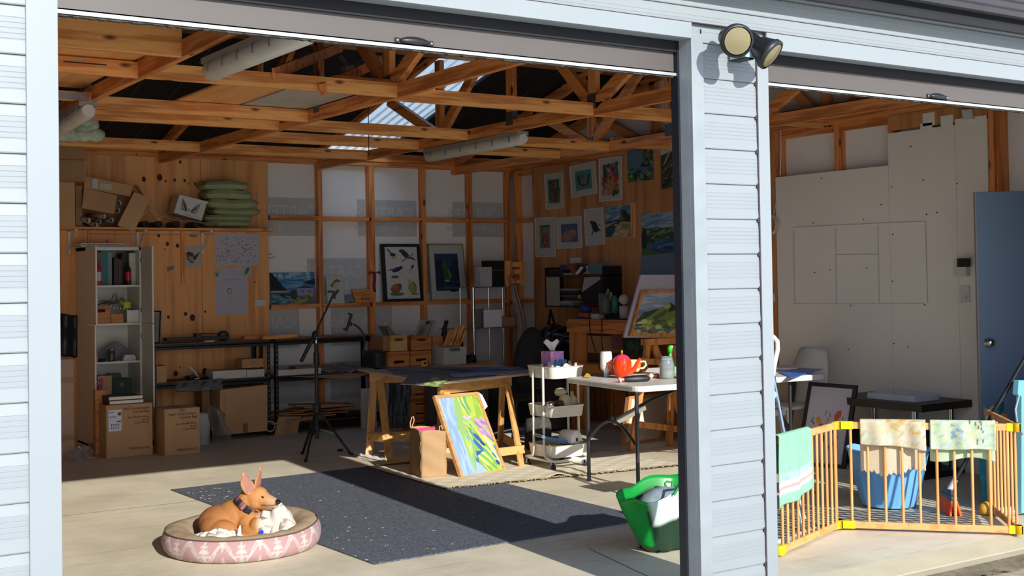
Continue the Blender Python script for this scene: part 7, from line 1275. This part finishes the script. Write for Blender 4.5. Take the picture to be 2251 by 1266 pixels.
# ================= DOG BED AND DOG =================
BC=Vector((2.615,6.775,0)); ex=Vector((.933,-.36,0)); ey=Vector((.36,.933,0))
def L3(x,y,z): return BC+ex*x+ey*y+Vector((0,0,z))
def bedr(a,r): return L3(r*1.0*math.cos(a),r*1.0*math.sin(a),0)
t=thing('dog_bed','round pink and white patterned dog bed with beige plush top','pet bed',tuple(BC))
nA=360; prof=[(.395,.0),(.420,.008),(.438,.03),(.445,.055),(.444,.08),(.437,.105),(.424,.124)]
vs=[];cl=[]; nP=14
pf=np.array(prof); ss=np.linspace(0,len(prof)-1,nP+1)
P1=C('b08c8c');P2=C('c4bab6'); rngb=np.random.RandomState(3)
for s in ss:
    i=min(len(prof)-2,int(s)); f=s-i; r_=pf[i][0]*(1-f)+pf[i+1][0]*f; z_=pf[i][1]*(1-f)+pf[i+1][1]*f
    for k in range(nA):
        a=2*math.pi*k/nA; lift=1+.25*max(0,math.cos(a-.8))*(z_/.124); vs.append(bedr(a,r_+.006*math.sin(a*3+1)+.004*math.sin(a*11)*math.sin(z_*25))+Vector((0,0,z_*lift)))
        v=s/ss[-1]; per=14; q_=(k/nA*per)%1; w_=True
        d1=abs(((q_*2-v+2)%2)-1); d2=abs(((q_*2+v)%2)-1); band=min(abs(d1-.0),abs(d2-.0)); 
        white=band<.10 and band>.025 or False
        # leaf shapes inside diamonds
        qq=(q_+.0)%1-.5; vv=v-.5; leaf=abs(qq)<(.20*(1-abs(vv)*1.7))*(0.55+.45*math.sin(v*34)) or abs(qq)<.012
        qq2=((q_+.5)%1)-.5; leaf2=abs(qq2)<(.13*max(0,abs(vv)*2-.15))*(0.55+.45*math.sin(v*34))
        cl.append(P2 if (white or leaf or leaf2) else P1)
b=B(); b.add(vs,[(i*nA+k,i*nA+(k+1)%nA,(i+1)*nA+(k+1)%nA,(i+1)*nA+k) for i in range(nP) for k in range(nA)],True); b.col=np.array(cl)*.85; obj('patterned_side',b,paintmat('painted woven fabric',.9,.15),t)
b=B(); pr=[(.424,.124),(.40,.136),(.36,.137),(.32,.122),(.29,.095),(.27,.075),(.20,.068),(.1,.066),(.0,.066)]; vs=[]
for r_,z_ in pr:
    for k in range(96): a=2*math.pi*k/96; lift=1+.25*max(0,math.cos(a-.8))*(min(1,z_/.124)); vs.append(bedr(a,r_+.006*math.sin(a*3+1))+Vector((0,0,z_*lift+.004*math.sin(a*17+r_*30)*math.sin(r_*40))))
b.add(vs,[(i*96+k,i*96+(k+1)%96,(i+1)*96+(k+1)%96,(i+1)*96+k) for i in range(len(pr)-1) for k in range(96)],True); obj('plush_top',b,mat('beige plush','a08c72',.95,var=.1,sc=20,bump=.4),t)
b=B(); b.tube([bedr(a,.426+.006*math.sin(a*3+1))+Vector((0,0,.126*(1+.25*max(0,math.cos(a-.8))))) for a in [k*6.2832/80 for k in range(81)]],.004,6); obj('piping',b,mat('brown piping','5a4438',.8),t)
b=B(); b.lathe(BC,[(0,.001),(.395,.001)],48); obj('bed_base',b,mat('dark base cloth','3a3430',.9),t)
# dog : one continuous skin from merged volumes, then coloured
def voxskin(parts,vox=.0055,smooth=6):
    b=B()
    for p in parts:
        if p[0]=='e':
            _,c,r_,M=p; b.ell(c,r_,M,n=28,m=18)
        else: b.tube(p[1],p[2],14)
    me=bpy.data.meshes.new('tmp'); me.from_pydata([tuple(v) for v in b.v],[],b.f); o=link(bpy.data.objects.new('tmp',me)); bm=bmesh.new(); bm.from_mesh(me); bmesh.ops.recalc_face_normals(bm,faces=bm.faces); bm.to_mesh(me); bm.free()
    md=o.modifiers.new('r','REMESH'); md.mode='VOXEL'; md.voxel_size=vox; md=o.modifiers.new('s','SMOOTH'); md.factor=.6; md.iterations=smooth
    dg=bpy.context.evaluated_depsgraph_get(); m2=bpy.data.meshes.new_from_object(o.evaluated_get(dg)); r=B(); r.add([v.co.copy() for v in m2.vertices],[tuple(p.vertices) for p in m2.polygons],True); bpy.data.objects.remove(o); bpy.data.meshes.remove(m2); return r
FR=Matrix((tuple((ex.x,ey.x,0)),tuple((ex.y,ey.y,0)),(0,0,1)))
def RM(yaw=0,pit=0,roll=0): return FR@Matrix.Rotation(math.radians(yaw),3,'Z')@Matrix.Rotation(math.radians(pit),3,'Y')@Matrix.Rotation(math.radians(roll),3,'X')
HC=(.086,-.045,.286); hy=-28; hd_=Vector((math.cos(math.radians(hy)),math.sin(math.radians(hy)),0)); hs=Vector((-hd_.y,hd_.x,0))
def H(f,s,u): return L3(HC[0]+hd_.x*f+hs.x*s,HC[1]+hd_.y*f+hs.y*s,HC[2]+u)
parts=[('e',L3(-.115,.03,.150),(.125,.125,.095),RM(10)),('e',L3(-.135,-.03,.125),(.095,.09,.08),RM(0,10)),('e',L3(-.03,.02,.172),(.12,.105,.098),RM(-8,6)),
 ('e',L3(.035,-.01,.175),(.085,.09,.105),RM(-10,-10)),('e',L3(.045,-.075,.135),(.065,.05,.085),RM(0)),('e',L3(.065,.0,.15),(.06,.075,.09),RM()),
 ('t',[L3(.015,0,.20),L3(.035,-.012,.245),L3(.055,-.025,.28),L3(.07,-.035,.30)],[.086,.076,.066,.056]),
 ('e',H(-.004,0,.0),(.068,.060,.064),RM(hy)),('e',H(.030,0,-.006),(.056,.050,.050),RM(hy)),('e',H(.012,0,.024),(.052,.050,.040),RM(hy)),
 ('t',[H(.035,0,-.006),H(.07,0,-.018),H(.10,0,-.025),H(.122,0,-.028)],[.048,.041,.035,.028]),('t',[H(.02,0,-.028),H(.06,0,-.038),H(.100,0,-.042)],[.040,.032,.024]),
 ('e',H(.002,-.034,-.026),(.040,.026,.036),RM(hy)),('e',H(.038,-.018,.020),(.018,.012,.010),RM(hy)),('e',H(.038,.018,.020),(.018,.012,.010),RM(hy)),
 # haunch, folded hind leg, forelegs
 ('e',L3(-.10,-.10,.115),(.085,.055,.065),RM(-15)),('t',[L3(-.04,-.145,.10),L3(.02,-.165,.085),L3(.05,-.165,.078)],[.03,.022,.020]),
 ('t',[L3(.03,-.10,.12),L3(.055,-.155,.09),L3(.11,-.185,.082),L3(.175,-.185,.082)],[.044,.036,.025,.019]),('e',L3(.19,-.185,.080),(.026,.020,.014),RM(5)),('e',L3(.085,-.125,.13),(.045,.05,.06),RM()),
 ('t',[L3(.08,-.04,.12),L3(.12,-.06,.105),L3(.17,-.07,.105)],[.034,.024,.019]),('e',L3(.19,-.075,.10),(.024,.019,.013),RM(-10)),
 ('t',[L3(-.2,.02,.10),L3(-.23,-.04,.085),L3(-.2,-.1,.08)],[.022,.016,.008])]
# ears: cupped leaf shapes
def earparts(s,tilt,tip):
    out=[]; base=H(-.018,s*.038,.036); n_=13
    for k in range(n_):
        f=k/(n_-1); c=base.lerp(tip,f); w=(.040 if s<0 else .034)*math.sin(math.pi*(.28+.68*f))**.75*(1.0 if f<.5 else 1-(f-.5)*.75)+.004
        out.append(('e',c,(max(.0065,w*.22),max(.006,w),.013),RM(hy+tilt)))
    return out
eL=H(-.046,-.070,.146); eR=H(-.006,.060,.158)
parts+=earparts(-1,-38,eL)+earparts(1,-5,eR)
dg_=voxskin(parts,.0048,5)
def furcol(P):
    c=np.zeros((len(P),3)); base=np.array(C('a66e38')); dark=np.array(C('7c4c2a')); light=np.array(C('b8834c')); white=np.array(C('cfc4b4'))
    rel=P-np.array(BC); x=rel@np.array(ex); y=rel@np.array(ey); z=rel[:,2]
    fine=np.sin(x*420+np.sin(z*300)*3)*np.sin(y*380+z*350); nz=(np.sin(x*70+np.sin(y*50)*2)*np.sin(z*60+x*20)+1)/2
    c[:]=base; f=np.clip((-.02-x)/.15,0,1)[:,None]*.55+.15*nz[:,None]; c=c*(1-f)+dark*f
    f=np.clip((z-.24)/.06,0,1)[:,None]*.6; c=c*(1-f)+light*f
    c=c*(1+.10*fine[:,None]*(.5+.5*nz[:,None]))
    chest=np.exp(-(((x-.12)/.045)**2+((y+.10)/.09)**2+((z-.145)/.055)**2)*.9); f=np.clip(chest*2.2-.5,0,1)[:,None]; c=c*(1-f)+white*f
    hf=(x-HC[0])*hd_.x+(y-HC[1])*hd_.y; hu=z-HC[2]; hsd=(x-HC[0])*hs.x+(y-HC[1])*hs.y
    mz=np.clip((hf-.068)/.03,0,1)*(np.abs(hu)<.08)*(np.abs(hsd)<.05); f=(mz*.65)[:,None]; c=c*(1-f)+np.array(C('a58e78'))*f
    mouth=(hf>.05)&(np.abs(hu+.034-.0)<.0028)&(hf<.13)&(np.abs(hsd)<.06); c[mouth]=np.array(C('3a2620'))
    for tip,s,tl in ((eL,-1,-38),(eR,1,-5)):
        base_=np.array(H(-.018,s*.038,.036)); T_=np.array(tip); ax_=(T_-base_); ll=np.linalg.norm(ax_); ax_/=ll; q_=P-base_; tt=q_@ax_; lat=q_-tt[:,None]*ax_
        a_=math.radians(hy+tl); nf=np.array(FR@Vector((math.cos(a_),math.sin(a_),0))); lt=np.array(FR@Vector((-math.sin(a_),math.cos(a_),0)))
        m_=(tt>.006)&(tt<ll*.93)&(lat@nf>.0005)&(np.abs(lat@lt)<.024)&(np.linalg.norm(lat,axis=1)<.038); c[m_]=np.array(C('96665a'))
    return c
t=thing('dog','tan short haired dog with pricked ears lying in the round bed','dog',tuple(BC)); obj('body',dg_,paintmat('painted fur',.75,.12),t,colf=furcol)
EYE=mat('dark brown eye','1a100c',.08)
for s in (-1,1): b=B(); b.ell(H(.056,s*.036,.010),(.0085,.006,.006),RM(hy+s*20)); e_=obj('eye',b,EYE,t); b=B(); b.tube([H(.047,s*.040,.013),H(.056,s*.042,.0165),H(.066,s*.035,.012)],.0022,6); b.tube([H(.047,s*.040,.008),H(.056,s*.041,.0045),H(.066,s*.035,.008)],.0018,6); obj('eyelid',b,mat('dark eyelid fur','4a2c1c',.7),e_)
b=B(); b.ell(H(.136,0,-.020),(.013,.018,.013),RM(hy)); b.ell(H(.130,0,-.014),(.013,.015,.010),RM(hy)); obj('nose',b,mat('black wet nose','161214',.2),t)
b=B(); b.ell(H(.108,0,-.048),(.018,.012,.005),RM(hy)); obj('chin',b,mat('pale chin fur','b8a898',.8),t)
# collar
cA=Vector((.62,-.1,.78)).normalized(); cC=(.038,-.018,.238)
cu=Vector((.78,-.0,-.62)); cu=(cu-cA*cu.dot(cA)).normalized(); cv=cA.cross(cu)
def colp(a,o,r=.080): q_=Vector(cC)+cu*(r*1.02*math.cos(a))+cv*(r*math.sin(a))+cA*o; return L3(q_.x,q_.y,q_.z)
n=64; rings=[(-.018,.083),(.018,.077),(.018,.073),(-.018,.079)]; vs=[colp(2*math.pi*k/n,o,r_) for o,r_ in rings for k in range(n)]
b=B(); b.add(vs,[(i*n+k,i*n+(k+1)%n,((i+1)%4)*n+(k+1)%n,((i+1)%4)*n+k) for i in range(4) for k in range(n)],True)
cc=[C('7a4850') if (k%8 in (2,3,4,5) and i in (0,1)) else C('1c1a1e') for i in range(4) for k in range(n)]; b.col=np.array(cc); co=obj('collar',b,None,t)
a0=None; best=-9
for k in range(64):
    p=colp(2*math.pi*k/64,0); v=np.array(p)-np.array((0,0,1.5)); s_=-(v@CF)+.3*(v@CR)
    if s_>best: best=s_;a0=2*math.pi*k/64
bd=(colp(a0,0)-colp(a0,0,.0)).normalized(); tg=(colp(a0+.1,0)-colp(a0-.1,0)).normalized(); axw=bd.cross(tg)
b=B(); b.obox(colp(a0,0,.084),tg*.019,axw*.017,bd*.006); obj('buckle',b,BLK,co,bevel=.003)
b=B(); b.obox(colp(a0-.42,0,.083),tg*.009,axw*.018,bd*.004); obj('strap_slider',b,mat('pinkish collar patch','8a5a58',.6),co)
tp=L3(.108,-.188,.118); b=B(); b.lathe(tp,[(0,0),(.013,0),(.013,.003),(0,.003)],20,(.1,-1,.1)); b.lathe(tp+Vector((0,-.0035,0)),[(.007,0),(.009,0)],16,(.1,-1,.1)); obj('blue_tag',b,mat('blue tag','1838c8',.2),co)
b=B(); b.tube([tp+Vector((.008*math.cos(a),0,.018+.008*math.sin(a))) for a in [k*.785 for k in range(9)]],.0018,6); obj('tag_ring',b,STEEL,co)
# fleece blanket in the bed
def fleece(lb,fn,nu,nv,seed):
    b=B(); b.grid(fn,nu,nv); U,V=np.meshgrid(np.linspace(0,1,nu+1),np.linspace(0,1,nv+1)); r=[('s',22,0,1,0,1,.04,.025,30,['8a6a5c','a88c80','b09a90'],seed),('s',30,0,1,0,1,.05,.03,60,['dcd6cc','c8c0b8'],seed+1),('s',2,0,1,0,1,.025,.02,0,['a0546a'],seed+2),('s',4,0,1,0,1,.05,.03,40,['4a342c'],seed+3)]
    b.col=paint(U,V,'d3ccc2',r).reshape(-1,3)*.78; return obj('fleece_blanket',b,paintmat('painted terry',.95,.5),None,label=lb,cat='blanket',solid=.008)
rr=random.Random(4)
def blob(cx,cy,cz,rx,ry,rz_,am,sd):
    def f(u,v):
        a=u*6.2832; e=v*math.pi/2; w=1+am*math.sin(a*3+sd)*math.sin(e*3+sd)+am*.8*math.sin(a*7+sd*2+e*4); return L3(cx+rx*math.cos(a)*math.cos(e)*w,cy+ry*math.sin(a)*math.cos(e)*w,cz+rz_*math.sin(e)*w)
    return f
fleece('crumpled white fleece blanket with brown blotches under the chin of the dog',blob(.185,-.03,.075,.115,.11,.165,.10,1.3),56,22,4)
fleece('white fleece fold spilling to the right of the blue tag',blob(.235,-.10,.078,.09,.085,.080,.16,2.1),48,16,9)
fleece('white fleece fold along the near left side of the dog',blob(-.13,-.20,.085,.12,.05,.05,.22,3.3),48,14,14)
b=B(); b.tube([L3(-.015,-.225,.08),L3(-.01,-.232,.14),L3(-.006,-.234,.17)],[.016,.010,.004],8); single('fleece_tip','white pointed fleece tip standing up beside the belly of the dog','blanket',b,PAPER)
